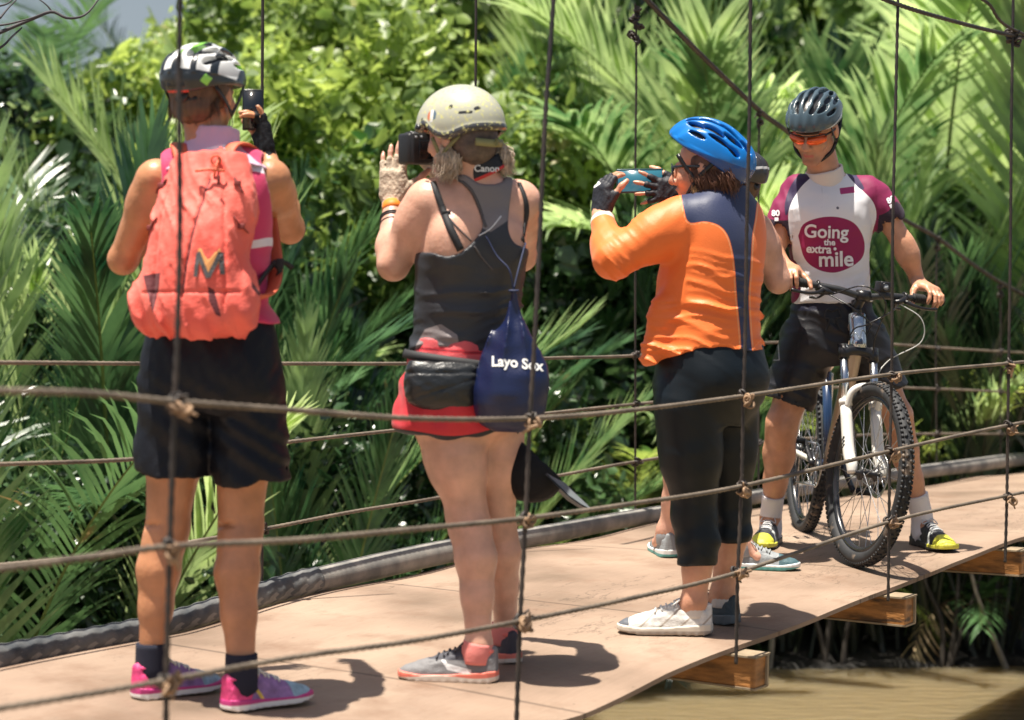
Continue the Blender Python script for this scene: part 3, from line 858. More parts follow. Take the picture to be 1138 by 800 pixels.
def palm(x, y, nf, kinds, label, sc=1.0, tilt=(.1, .75), seed=0, z=None, name="nipa_palm", face=None, spread=math.pi, trunk=0):
    """a clump of fronds; tilt = range of lean of each frond from the vertical"""
    r = random.Random(seed * 77 + 5)
    z = groundz(x, y) if z is None else z
    e = empty(name, (x, y, z), label, "palm", PALMG)
    if trunk:
        b = MB(); b.tube([(x, y, z - .1), (x + .05, y, z + trunk * .5), (x, y, z + trunk)], [.13, .1, .09], 10, smooth=8); b.build("trunk", M_bark, e)
    for i in range(nf):
        k = r.choice(kinds); me = r.choice(FR[k])
        o = bpy.data.objects.new("frond", me); COL.objects.link(o); o.parent = e
        az = (2 * math.pi * i / nf + r.uniform(-.3, .3)) if face is None else face + r.uniform(-spread, spread)
        ti = r.uniform(*tilt) if k != 'dead' else r.uniform(.7, 1.2)
        s = sc * r.uniform(.75, 1.12)
        o.scale = (s, s, s)
        o.rotation_euler = (Matrix.Rotation(az, 3, 'Z') @ Matrix.Rotation(-ti, 3, 'X') @ Matrix.Rotation(r.uniform(-.5, .5), 3, 'Z')).to_euler()
        o.location = (r.uniform(-.28, .28) * sc, r.uniform(-.2, .2) * sc, trunk + (r.uniform(-.1, .1)))
    return e
def atx(px, Y): return (px - 569) / FPX * Y

def crown_mesh(name, rad, n, ls, mats, seed, clumps=22, ly=1.6):
    """leaf-sized faces in uneven clumps through an ellipsoid volume"""
    r = np.random.RandomState(seed)
    cs = r.normal(size=(clumps, 3)); cs /= np.linalg.norm(cs, axis=1)[:, None]
    cs = cs * (r.rand(clumps, 1) ** .5) * .85
    cr = r.uniform(.16, .38, clumps)
    w_ = r.randint(0, clumps, n)
    p = r.normal(size=(n, 3)); p /= np.linalg.norm(p, axis=1)[:, None]
    p = cs[w_] + p * (cr[w_] * (r.rand(n) ** .4))[:, None]
    p = p * np.asarray(rad)
    d = r.normal(size=(n, 3)) + np.array([0, -.1, -.35]); d /= np.linalg.norm(d, axis=1)[:, None]
    s = np.cross(d, r.normal(size=(n, 3))); s /= np.linalg.norm(s, axis=1)[:, None]
    nn = np.cross(d, s)
    l = ls * (r.rand(n) ** 1.6 * 1.35 + .45)[:, None]; wd = l * r.uniform(.18, .42, n)[:, None]
    V = np.stack([p, p + d * l * .35 + s * wd + nn * l * .06, p + d * l * .8 + s * wd * .6 - nn * l * .05, p + d * l * 1.05 - nn * l * .15, p + d * l * .8 - s * wd * .6 - nn * l * .05, p + d * l * .35 - s * wd + nn * l * .06], 1).reshape(-1, 3)
    b = np.arange(n)[:, None] * 6
    F = np.concatenate([b + [0, 1, 2, 3], b + [0, 3, 4, 5]])
    me = bpy.data.meshes.new(name)
    me.vertices.add(len(V)); me.vertices.foreach_set("co", V.astype(np.float32).ravel())
    me.loops.add(F.size); me.loops.foreach_set("vertex_index", F.astype(np.int32).ravel())
    me.polygons.add(len(F)); me.polygons.foreach_set("loop_start", np.arange(0, F.size, 4, dtype=np.int32))
    me.update(calc_edges=True); me.materials.append(mats)
    return me
CR = {'y': [crown_mesh("bush_leaves_yellow", (1.3, 1.1, 1.5), 6500, .095, M_leafC, s) for s in (1, 2, 3)],
      'd': [crown_mesh("bush_leaves_dark", (1.3, 1.1, 1.4), 4600, .10, M_leafD, s) for s in (4, 5)],
      'f': [crown_mesh("tree_leaves", (1.6, 1.6, 1.4), 4200, .17, M_leafD, s, 16) for s in (6, 7)],
      'p': [crown_mesh("bush_leaves_pale", (1.3, 1.1, 1.4), 3600, .13, M_leafB, s) for s in (8, 9)]}
def branches(rad, h, seed):
    r = random.Random(seed); b = MB()
    b.tube([(0, 0, -.1), (r.uniform(-.1, .1), 0, h * .4), (r.uniform(-.2, .2), 0, h)], [.07, .05, .03], 7, smooth=8)
    for k in range(9):
        a = r.uniform(0, 6.28); z0 = h * r.uniform(.2, .9); l = rad * r.uniform(.5, 1)
        b.tube([(0, 0, z0), (math.cos(a) * l * .5, math.sin(a) * l * .5, z0 + l * .45), (math.cos(a) * l, math.sin(a) * l, z0 + l * .7)], [.028, .018, .006], 5, smooth=5)
    me = bpy.data.meshes.new("branches"); me.from_pydata(np.vstack(b.v).tolist(), [], b.f); me.materials.append(M_bark); return me
BR = [branches(1.1, 1.6, s) for s in (1, 2)]
def bush(x, y, kind, sc, label, seed, zc=None, name="leafy_bush", cat="bush", grp="leafy bushes behind the palms"):
    r = random.Random(seed * 31)
    z = groundz(x, y)
    e = empty(name, (x, y, z), label, cat, grp)
    h = (zc - z) if zc is not None else sc * 1.3
    o = bpy.data.objects.new("crown", r.choice(CR[kind])); COL.objects.link(o); o.parent = e
    o.location = (0, 0, h); o.scale = (sc * r.uniform(.9, 1.2), sc, sc * r.uniform(.9, 1.15)); o.rotation_euler = (0, 0, r.uniform(0, 6.28))
    t = bpy.data.objects.new("trunk", r.choice(BR)); COL.objects.link(t); t.parent = e
    t.scale = (sc, sc, h / 1.6); t.rotation_euler = (0, 0, r.uniform(0, 6))
    return e

def vegetation():
    rows = [  # px, Y, fronds, kinds, scale, tilt, label
        (-50, 10.6, 11, ['up', 'deep', 'dead', 'dead'], .85, (.02, .6), "dark green palm clump at the left edge with dry hanging fronds"),
        (25, 11.2, 11, ['up', 'up', 'small'], .86, (.02, .55), "dark upright palm clump left of the coral backpack"),
        (100, 11.9, 11, ['up', 'up', 'deep'], .82, (.02, .45), "tall palm with broad upright leaves between the left edge and the coral backpack"),
        (60, 10.5, 9, ['dead', 'dead', 'small', 'deep'], .6, (.3, .9), "low palm with drooping brown fronds left of the leftmost person's shorts"),
        (200, 12.2, 9, ['up', 'small'], .75, (.1, .6), "palm clump directly behind the leftmost person"),
        (345, 11.6, 11, ['up', 'up', 'small'], .56, (.02, .55), "upright palm clump right of the leftmost person's black shorts"),
        (425, 12.1, 10, ['small', 'yell', 'up'], .52, (.05, .7), "yellowish palm clump left of the grey tank top"),
        (385, 13.2, 9, ['up', 'up'], .62, (.02, .4), "upright palm below the camera and the gloved hand"),
        (612, 13.6, 10, ['up', 'small', 'yell'], .56, (.05, .7), "palm clump between the blue bag and the person in orange"),
        (672, 14.4, 10, ['yell', 'up'], .60, (.05, .7), "yellowish palm clump under the phone of the person in orange"),
        (0, 13.4, 10, ['up', 'pale'], .66, (.02, .45), "blue-green upright palm at the left edge, second row"),
        (150, 14.2, 9, ['up', 'pale'], .60, (.02, .45), "pale upright palm left of the white and black helmet, second row"),
        (300, 13.8, 9, ['up', 'up'], .70, (.02, .4), "upright palm right of the leftmost person's elbow, second row"),
        (350, 15.2, 8, ['up', 'pale'], .82, (.02, .3), "single broad upright palm between the raised phone and the camera"),
        (460, 14.8, 8, ['up', 'yell'], .62, (.02, .6), "palm behind the grey tank top, second row"),
        (640, 15.6, 9, ['pale', 'up'], .66, (.02, .5), "pale palm right of the blue bag, second row"),
        (690, 16.8, 8, ['pale', 'up'], .80, (.02, .3), "pale upright palm behind the phone of the person in orange"),
        (-80, 12.4, 9, ['deep', 'dead'], .9, (.02, .7), "palm with dry fronds cut by the left edge"),
        (420, 17.4, 7, ['pale', 'up'], .62, (.02, .35), "slim pale palm rising out of the yellow-green bushes above the camera"),
        (480, 16.2, 7, ['up', 'yell'], .55, (.02, .5), "small upright palm between the speckled helmet and the forearm"),
        (598, 17.8, 8, ['up', 'deep'], .80, (.02, .4), "darker palm in the thicket right of the speckled helmet"),
        (545, 21.0, 7, ['pale', 'up'], .95, (.02, .4), "hazy palm rising high above the speckled helmet"),
        (330, 19.0, 7, ['pale', 'up'], .80, (.02, .4), "hazy pale palm above the raised phone on the left"),
        (540, 15.8, 8, ['pale', 'up'], .60, (.02, .4), "pale palm in front of the bushes right behind the speckled helmet"),
        (400, 15.4, 8, ['up', 'pale'], .52, (.02, .45), "upright palm just above the forearm with the orange band"),
        (655, 17.2, 8, ['pale'], .74, (.02, .3), "broad pale palm left of the far hanging rope and the phone"),
        (565, 18.2, 8, ['pale', 'up'], .86, (.02, .35), "broad pale palm above the speckled helmet"),
        (625, 19.2, 8, ['pale'], .98, (.02, .3), "tall broad-leaved palm between the speckled helmet and the phone"),
        (505, 20.4, 8, ['pale', 'up'], 1.0, (.02, .35), "tall hazy palm rising above the camera"),
        (705, 19.0, 8, ['pale', 'yell'], 1.0, (.02, .35), "tall pale palm above the phone of the person in orange"),
        (90, 12.6, 9, ['small', 'up'], .70, (.05, .7), "fine-leaved palm left of the leftmost person's waist"),
        (-20, 11.4, 9, ['small', 'dead', 'yell'], .75, (.1, .8), "yellowing fine-leaved palm at the left edge, rope height"),
        (500, 13.4, 9, ['small', 'up'], .60, (.05, .7), "fine-leaved palm behind the red shorts"),
        (570, 14.4, 9, ['small', 'yell', 'up'], .62, (.05, .7), "fine-leaved palm behind the blue drawstring bag"),
        (290, 12.8, 8, ['small', 'up'], .62, (.05, .6), "fine-leaved palm just right of the black shorts"),
        # right side
        (760, 16.4, 8, ['pale', 'up'], .90, (.02, .30), "tall pale nipa palm just left of the blue helmet"),
        (825, 16.0, 9, ['pale', 'up'], .95, (.02, .35), "tall pale nipa palm between the blue helmet and the man's helmet"),
        (905, 16.8, 9, ['pale'], .98, (.02, .32), "tall pale nipa palm right behind the man's helmet"),
        (965, 15.8, 10, ['pale', 'up'], .85, (.02, .4), "nipa palm behind the man's shoulder with the lettered sleeve"),
        (1030, 15.4, 10, ['yell', 'yell', 'pale'], .85, (.05, .75), "bright yellow-green nipa palm right of the man's shoulder"),
        (1095, 15.0, 10, ['pale', 'yell', 'up'], .72, (.02, .7), "nipa palm with dry brown fronds at the right edge"),
        (1165, 15.8, 9, ['pale', 'dead'], .95, (.02, .5), "tall nipa palm cut by the right edge of the picture"),
        (1060, 18.4, 9, ['up', 'pale'], 1.1, (.02, .4), "dark tall palm in the top right behind the carrying cables"),
        (960, 19.5, 8, ['pale', 'up'], 1.15, (.02, .4), "tall palm rising high above the man's helmet"),
        (860, 20.0, 8, ['pale', 'up'], 1.1, (.02, .4), "tall palm in the top right, left of the man's helmet"),
        (1130, 17.2, 8, ['up'], 1.0, (.02, .4), "dark upright palm in the top right corner"),
        (1000, 15.0, 10, ['up', 'small'], .55, (.05, .7), "mid-height palm right of the front wheel"),
        (1075, 14.8, 10, ['small', 'yell', 'up'], .62, (.05, .7), "mid-height palm between the two hanging ropes on the right"),
        (1135, 14.7, 9, ['deep', 'small', 'dead'], .62, (.1, .9), "mid-height palm with dry brown fronds low at the right edge"),
        (850, 15.2, 9, ['yell', 'small', 'up'], .58, (.05, .7), "yellowish palm between the person in orange and the man"),
        (780, 15.4, 9, ['up', 'small'], .58, (.05, .7), "palm behind the black leggings")]
    for i, (px, Y, nf, kd, sc, tl, lab) in enumerate(rows):
        palm(atx(px, Y), Y, nf, kd, lab, sc, tl, i + 1)
    low = [(-10, 10.2, "low fern-like palm at the bottom left above the thick cable"), (70, 10.5, "low drooping palm near the bottom left corner"), (135, 10.9, "low dry-tipped palm left of the leftmost person's legs"), (232, 11.2, "low palm seen between the legs of the leftmost person"),
           (320, 11.3, "low dry-leaved palm right of the leftmost person's legs"), (400, 11.9, "low palm left of the grey tank top person's legs"), (455, 12.3, "low palm touching the bare legs of the person in red shorts"), (590, 13.4, "low palm behind the hanging black cap"), (650, 14.1, "low palm between the black cap and the black leggings"), (705, 14.4, "low palm left of the black leggings")]
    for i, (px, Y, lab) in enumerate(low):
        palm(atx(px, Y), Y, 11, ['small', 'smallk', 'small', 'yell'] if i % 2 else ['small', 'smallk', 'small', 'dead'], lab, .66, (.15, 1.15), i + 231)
    R2 = [(846, 14.35, "shade-coloured nipa stalks under the deck, left of the bicycle's rear wheel"), (900, 14.45, "shade-coloured nipa stalks under the deck between the two wheels"), (950, 14.5, "shade-coloured nipa stalks under the deck below the front wheel"), (1000, 14.4, "shade-coloured nipa stalks under the deck beside the beam end below the front wheel"), (1045, 14.5, "dark nipa stalks under the deck below the man's shoe"), (1092, 14.4, "shade-coloured nipa stalks at the waterline left of the rightmost beam end"), (1140, 14.5, "shade-coloured nipa stalks at the waterline in the bottom right corner")]  # leaf and stalk colours darkened for the shade under the deck
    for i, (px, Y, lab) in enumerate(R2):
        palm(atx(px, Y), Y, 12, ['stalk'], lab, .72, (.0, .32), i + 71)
    # --- bushes, the sunlit thicket in the middle
    k = 0
    where_n = {'y': 0, 'd': 0, 'p': 0}
    B = [(325, 15.5, 250, 'y', .95, "beside the leftmost person's raised elbow"), (385, 15, 300, 'y', .9, "left of the bare forearm with the orange band"), (420, 16.5, 180, 'y', 1.0, "left of the camera"), (345, 17.5, 150, 'y', 1.05, "right of the raised phone on the left"), (490, 16, 330, 'y', 1.0, "behind the grey tank top"),
         (595, 15.4, 290, 'y', .9, "right of the grey tank top"), (650, 16, 330, 'y', .95, "below the phone of the person in orange"), 
         (460, 19, 60, 'y', 1.25, "above the camera"), (400, 20, 110, 'p', 1.2, "far behind the forearm with the orange band"), (640, 20, 60, 'd', 1.3, "at the top middle"), (740, 20.5, 60, 'y', 1.3, "above the blue helmet"),
         (300, 20.5, 190, 'y', 1.2, "far behind the leftmost person's raised phone"), (820, 19, 250, 'y', 1.15, "between the blue helmet and the man"), (850, 17.2, 330, 'y', .95, "behind the raised bare elbow"), (1010, 18.5, 300, 'y', 1.1, "behind the man's hand on the handlebar"), (1110, 19, 200, 'p', 1.3, "at the upper right edge"), (1090, 17, 380, 'd', 1.0, "at the right edge, rope height"), 
         (660, 14.8, 430, 'd', .9, "behind the black leggings"), (250, 14.5, 430, 'd', .9, "behind the black shorts"), (-5, 10.9, 670, 'd', .62, "low in the bottom left corner, added as shade"), (60, 11.1, 660, 'd', .62, "low at the left, above the thick cable, added as shade"), (125, 11.4, 655, 'd', .62, "low left of the leftmost person's legs"), (232, 11.7, 640, 'd', .62, "between the leftmost person's legs"), (325, 12.0, 630, 'd', .62, "low right of the leftmost person's legs"), (395, 12.4, 615, 'd', .62, "low left of the legs below the red shorts, added as shade"), (455, 12.8, 600, 'd', .6, "low behind the legs below the red shorts, added as shade"), (610, 13.6, 565, 'd', .6, "low behind the black cap, added as shade"), (680, 14.4, 545, 'd', .6, "low left of the black leggings, added as shade"), (20, 12.8, 430, 'd', .85, "at the left edge"),  # small low dark bushes are added to fill the gaps with shade
         (780, 15.5, 430, 'd', .9, "behind the black leggings' knees"), (70, 16.5, 300, 'd', 1.1, "left of the coral backpack"), (180, 17, 250, 'y', 1.1, "behind the coral backpack"), (-20, 17, 240, 'd', 1.1, "in the upper left")]
    for (px, Y, py, kd, sc, wh) in B:
        k += 1
        zc = CAMH - (py - HORY) / FPX * Y
        lab = {'y': "yellow-green leafy bush ", 'd': "dark green leafy bush ", 'p': "pale soft-leaved bush "}[kd] + wh
        bush(atx(px, Y), Y, kd, sc, lab, k, zc)
    r = random.Random(8)
    for i in range(24):
        px = -150 + i * 60; Y = 38 + r.uniform(-6, 10)
        top = 200 if px < 190 else 120 if px < 330 else 90 if px < 470 else -40
        zc = CAMH - (top + 150 + r.uniform(-15, 30) - HORY) / FPX * Y
        bush(atx(px, Y), Y, 'f', 2.1, "far tree closing the view behind the thicket", i + 60, zc, "far_tree", "tree", "far trees behind the thicket")
    for i in range(20):
        px = -150 + i * 72; Y = 27 + r.uniform(-2, 3)
        top = 215 if px < 330 else 120 if px < 480 else -30
        zc = CAMH - (top + 150 + r.uniform(-15, 30) - HORY) / FPX * Y
        bush(atx(px, Y), Y, ('y', 'f', 'p')[i % 3], 1.7, "tall leafy tree in the second row behind the thicket", i + 90, zc, "leafy_tree", "tree", "trees in the second row behind the thicket")
    palm(atx(190, 24), 24, 12, ['yell', 'deep'], "arching palm crown against the sky, left of the white and black helmet", .8, (.6, 1.45), 201, name="coconut_palm", z=.2, trunk=2.3)
    palm(atx(60, 22), 22, 12, ['yell', 'deep'], "pale arching palm crown against the sky in the top left", .8, (.6, 1.45), 203, name="coconut_palm", z=.2, trunk=2.1)
vegetation()
def roots():
    r = random.Random(4)
    for i, (px, Y, lab) in enumerate([(868, 14.05, "leaning dead stick rising from the water under the deck, left of the front wheel"), (925, 14.1, "dark tangled root under the deck between the beam ends"), (1060, 14.1, "dark root leaning over the water near the bottom right corner"), (1110, 14.05, "pale dead stick at the waterline in the bottom right corner")]):
        b = MB(); x0 = atx(px, Y)
        for k in range(3 if i in (1, 2) else 1):
            dx = r.uniform(-.25, .3); b.tube([(x0 + r.uniform(-.1, .1), Y, WZ - .1), (x0 + dx * .4, Y + .05, WZ + .25), (x0 + dx, Y + .1, WZ + .5), (x0 + dx * 1.6, Y + .2, WZ + .9)], [.022, .016, .012, .006], 7, smooth=14)
        o = b.build("dead_branch", mat("dark_root", (.04, .032, .025), .7, var=.4, vscale=10) if i in (1, 2) else mat("pale_stick", (.26, .22, .17), .7, var=.3, vscale=10)); tag(o, lab, "branch")
roots()
# bare twigs in the top left corner
def twigs():
    b = MB(); Y = 7.5
    def T(pts, r0, r1): b.tube([P(x, y, Y + d) for x, y, d in pts], [r0, r1], 6, smooth=24)
    T([(-40, 52, 0), (0, 36, 0), (38, 20, .05), (58, 13, .1), (75, 20, .1), (95, 16, .15), (112, -4, .2)], .0075, .003)
    T([(-40, 20, 0), (-5, 28, 0), (28, 22, 0), (50, 14, .05)], .005, .002)
    T([(-30, 66, 0), (0, 53, 0), (14, 40, .05), (24, 31, .1)], .005, .003)
    T([(0, 20, 0), (10, 8, .05), (24, -6, .1)], .004, .0015); T([(58, 13, .1), (50, 4, .1), (30, -10, .1)], .0035, .0015)
    T([(-10, 8, 0), (8, 4, .05), (20, -8, .1)], .004, .002)
    o = b.build("bare_branch", mat("dark_twig", (.05, .045, .05), .7)); tag(o, "thin bare dark branch in the top left corner", "branch")
twigs()
# ================================================================== people: shared builders
def autofield(prims, v, pad=.03):
    lo = np.min([p[0] for p in prims if p[0] is not None], axis=0) - pad
    hi = np.max([p[1] for p in prims if p[1] is not None], axis=0) + pad
    return Field(lo, hi, v)
def pxy(V):
    """photo coordinates of world points (used as a tailor's pattern for cuts and prints)"""
    V = np.asarray(V)
    return V[:, 0] / V[:, 1] * FPX + 569, HORY - (V[:, 2] - CAMH) / V[:, 1] * FPX
def sdpoly(x, y, poly):
    """signed distance, negative inside"""
    poly = np.asarray(poly, float); n = len(poly)
    x = np.asarray(x, np.float32); y = np.asarray(y, np.float32)
    d = np.full(np.broadcast(x, y).shape, 1e18, np.float32); s = np.zeros(d.shape, bool)
    for i in range(n):
        ax, ay = poly[i]; bx, by = poly[i - 1]
        ex, ey = bx - ax, by - ay; wx, wy = x - ax, y - ay
        t = np.clip((wx * ex + wy * ey) / max(ex * ex + ey * ey, 1e-9), 0, 1)
        d = np.minimum(d, (wx - ex * t) ** 2 + (wy - ey * t) ** 2)
        c = ((ay > y) != (by > y)) & (x < (bx - ax) * (y - ay) / ((by - ay) if by != ay else 1e-9) + ax)
        s ^= c
    d = np.sqrt(d)
    return np.where(s, -d, d)
def photopoly(poly):
    poly = np.asarray(spline(list(poly) + [poly[0]], len(poly) * 5)[:-1])
    def f(x, y, z):
        return sdpoly(x / y * FPX + 569 + 0 * z, HORY - (z - CAMH) / y * FPX, poly) * (y / FPX)
    return f
def shell(F, off, g=None):
    """a garment skin-tight over a body field"""
    G = Field.__new__(Field); G.v, G.lo, G.n, G.ax = F.v, F.lo, F.n, F.ax
    d = F.d - off
    if g is not None:
        x = F.ax[0][:, None, None]; y = F.ax[1][None, :, None]; z = F.ax[2][None, None, :]
        d = np.maximum(d, g(x, y, z))
    G.d = d.astype(np.float32)
    return G

def head_prims(c, R, s=1.0, male=False):
    q = lambda *a: np.asarray(c) + R @ (np.array(a) * s)
    pr = [ell(q(0, -.014, .026), np.array([.074, .093, .088]) * s, R), ell(q(0, .018, -.035), np.array([.058, .070, .072]) * s, R),
          cone(q(-.047, 0, -.055), q(-.012, .062, -.098), .022 * s, .017 * s), cone(q(.047, 0, -.055), q(.012, .062, -.098), .022 * s, .017 * s),
          cone(q(-.012, .064, -.100), q(.012, .064, -.100), .017 * s, .017 * s),
          ell(q(-.036, .060, -.030), np.array([.024, .022, .026]) * s, R), ell(q(.036, .060, -.030), np.array([.024, .022, .026]) * s, R)]
    fine = [cone(q(-.034, .074, .014), q(-.008, .084, .012), .010 * s, .009 * s), cone(q(.034, .074, .014), q(.008, .084, .012), .010 * s, .009 * s),
            cone(q(0, .084, .006), q(0, .106, -.034), .0075 * s, .0120 * s), cone(q(-.012, .092, -.040), q(.012, .092, -.040), .0085 * s, .0085 * s),
            cone(q(-.019, .078, -.066), q(0, .088, -.063), .0055 * s, .0075 * s), cone(q(.019, .078, -.066), q(0, .088, -.063), .0055 * s, .0075 * s),
            cone(q(-.015, .078, -.074), q(.015, .078, -.074), .0075 * s, .0075 * s), 
            ell(q(-.031, .070, -.003), np.array([.014, .013, .010]) * s, R), ell(q(.031, .070, -.003), np.array([.014, .013, .010]) * s, R),
            ell(q(-.077, -.010, -.012), np.array([.008, .018, .031]) * s, R), ell(q(.077, -.010, -.012), np.array([.008, .018, .031]) * s, R)]
    cut = [ell(q(-.031, .094, -.004), np.array([.017, .013, .011]) * s, R), ell(q(.031, .094, -.004), np.array([.017, .013, .011]) * s, R),
           cone(q(-.018, .093, -.0695), q(.018, .093, -.0695), .003 * s, .003 * s)]
    return pr, fine, cut

def hand(w, D, N, S, curl=((.2, .3, .2),) * 4, thumb=(.5, .75, .2), tcurl=(.2, .3), s=1.0, spread=.06):
    """w wrist, D towards the fingers, N where the palm faces, S the thumb side"""
    D = unit(D); N = unit(N - D * np.dot(N, D)); S_ = np.cross(D, N); S = S_ if np.dot(S_, S) > 0 else -S_
    w = np.asarray(w, float)
    R = np.stack([D, S, N], 1)
    palm = [rbox(w + D * .050 * s, np.array([.044, .038, .0145]) * s, R, .014 * s), cone(w - D * .01 * s, w + D * .03 * s, .024 * s, .022 * s, (N, .72)),
            cone(w + D * .02 * s + S * .026 * s + N * .004, w + D * .055 * s + S * .030 * s + N * .006, .016 * s, .014 * s)]
    fing = []
    for i, (o, L) in enumerate(((.029, .072), (.0095, .081), (-.010, .075), (-.029, .060))):
        p = w + D * (.090 - abs(i - 1) * .003) * s + S * o * s
        d = unit(D + S * spread * (1.5 - i)); segs = []; a = 0; r0 = (.0092, .0094, .009, .008)[i] * s
        for j in range(3):
            a += curl[i][j]
            dd = d * math.cos(a) + N * math.sin(a)
            e = p + dd * L * (.46, .30, .24)[j] * s
            segs.append((p, e, r0 * (1, .9, .84)[j], r0 * (.9, .84, .74)[j])); p = e
        fing.append(segs)
    p = w + D * .028 * s + S * .030 * s + N * .006 * s
    d = unit(S * thumb[0] + D * thumb[1] + N * thumb[2]); segs = []; ax = unit(np.cross(d, N)); 
    for j in range(3):
        if j: 
            a = tcurl[j - 1]; d = unit(d * math.cos(a) + unit(D * .6 + N * .8 - d * np.dot(D * .6 + N * .8, d)) * math.sin(a))
        e = p + d * (.042, .032, .026)[j] * s
        segs.append((p, e, (.014, .0105, .0095)[j] * s, (.0115, .0098, .008)[j] * s)); p = e
    return dict(palm=palm, fingers=fing, thumb=segs, R=R, w=w, D=D, N=N, S=S, s=s)
def hand_to(F, h, grow=0.0, upto=3, tupto=3, k=.008):
    for p in h['palm']: F.add(p, .014)
    for segs in h['fingers']:
        for (a, b, r1, r2) in segs[:upto]: F.add(cone(a, b, r1 + grow, r2 + grow), .004)
    for (a, b, r1, r2) in h['thumb'][:tupto]: F.add(cone(a, b, r1 + grow, r2 + grow), k)
def glove(name, h, parent, m, arm_dir, cuff=.03, grow=.0025, full=False, v=.003, attrs=None):
    pr = []
    s = h['s']
    for (lo, hi, fn) in h['palm']: pr.append((lo - grow, hi + grow, (lambda f: lambda x, y, z: f(x, y, z) - grow)(fn)))
    a = unit(arm_dir)
    seg = []
    for sg in h['fingers']: seg += [cone(q[0], q[1] if not i else lerp(q[0], q[1], .2), q[2] + grow, q[3] + grow) for i, q in enumerate(sg[:1 if not full else 3])]
    seg += [cone(q[0], q[1], q[2] + grow, q[3] + grow) for q in h['thumb'][:1 if not full else 3]]
    cf = cone(h['w'] - D_(h) * .0, h['w'] + a * cuff, .027 * s, .029 * s, (h['N'], .8))
    F = autofield(pr + seg + [cf], v)
    for p in pr: F.add(p, .014)
    for p in seg: F.add(p, .004)
    F.add(cf, .012)
    x0 = h['w'] + a * cuff
    F.add(plane(x0, a), .003, 'i')
    F.add(fun(lambda x, y, z: .0012 * snoise(x, y, z, 150, 3)), 0, 'disp')
    V, Q = F.mesh()
    return mk(name, V, Q, m, parent, attrs(V) if attrs else None)
def D_(h): return h['D']

def arm_prims(sh, el, wr, s=1.0, m=1.0):
    sh, el, wr = map(np.asarray, (sh, el, wr))
    a = lerp(el, wr, .28)
    return [cone(sh, lerp(sh, el, .32), .056 * s * m, .052 * s * m), cone(lerp(sh, el, .25), el, .050 * s * m, .038 * s * m), cone(el, a, .038 * s, .041 * s * m), cone(a, wr, .041 * s * m, .0255 * s)]
def leg_prims(hip, kn, an, fwd, s=1.0, th=.088, kr=.056, ca=.056, ar=.035):
    hip, kn, an = map(np.asarray, (hip, kn, an)); f = unit(fwd)
    c1 = lerp(kn, an, .12) - f * .006; c2 = lerp(kn, an, .32) - f * .015
    sd = unit(np.cross(f, kn - an)); g = [ell(lerp(kn, an, .27) - f * (.020) + sd * s_ * .019, np.array([ca * .50, ca * .50, .085])) for s_ in (-1, 1)]
    return g + [cone(hip, lerp(hip, kn, .5), th, th * .86), cone(lerp(hip, kn, .4), kn - f * .004, th * .88, kr), ell(kn + f * .010, [kr * .80, kr * .78, kr * 1.1]),
            cone(kn, c1, kr, ca * .93), cone(c1, c2, ca * .95, ca), cone(c2, lerp(kn, an, .62) - f * .010, ca, ca * .76), cone(lerp(kn, an, .6) - f * .008, an, ca * .77, ar),
            cone(an, an + V3(0, 0, -.045), ar, ar * .78), cone(an, an + f * .06 + V3(0, 0, -.05), ar * .75, ar * .6)]

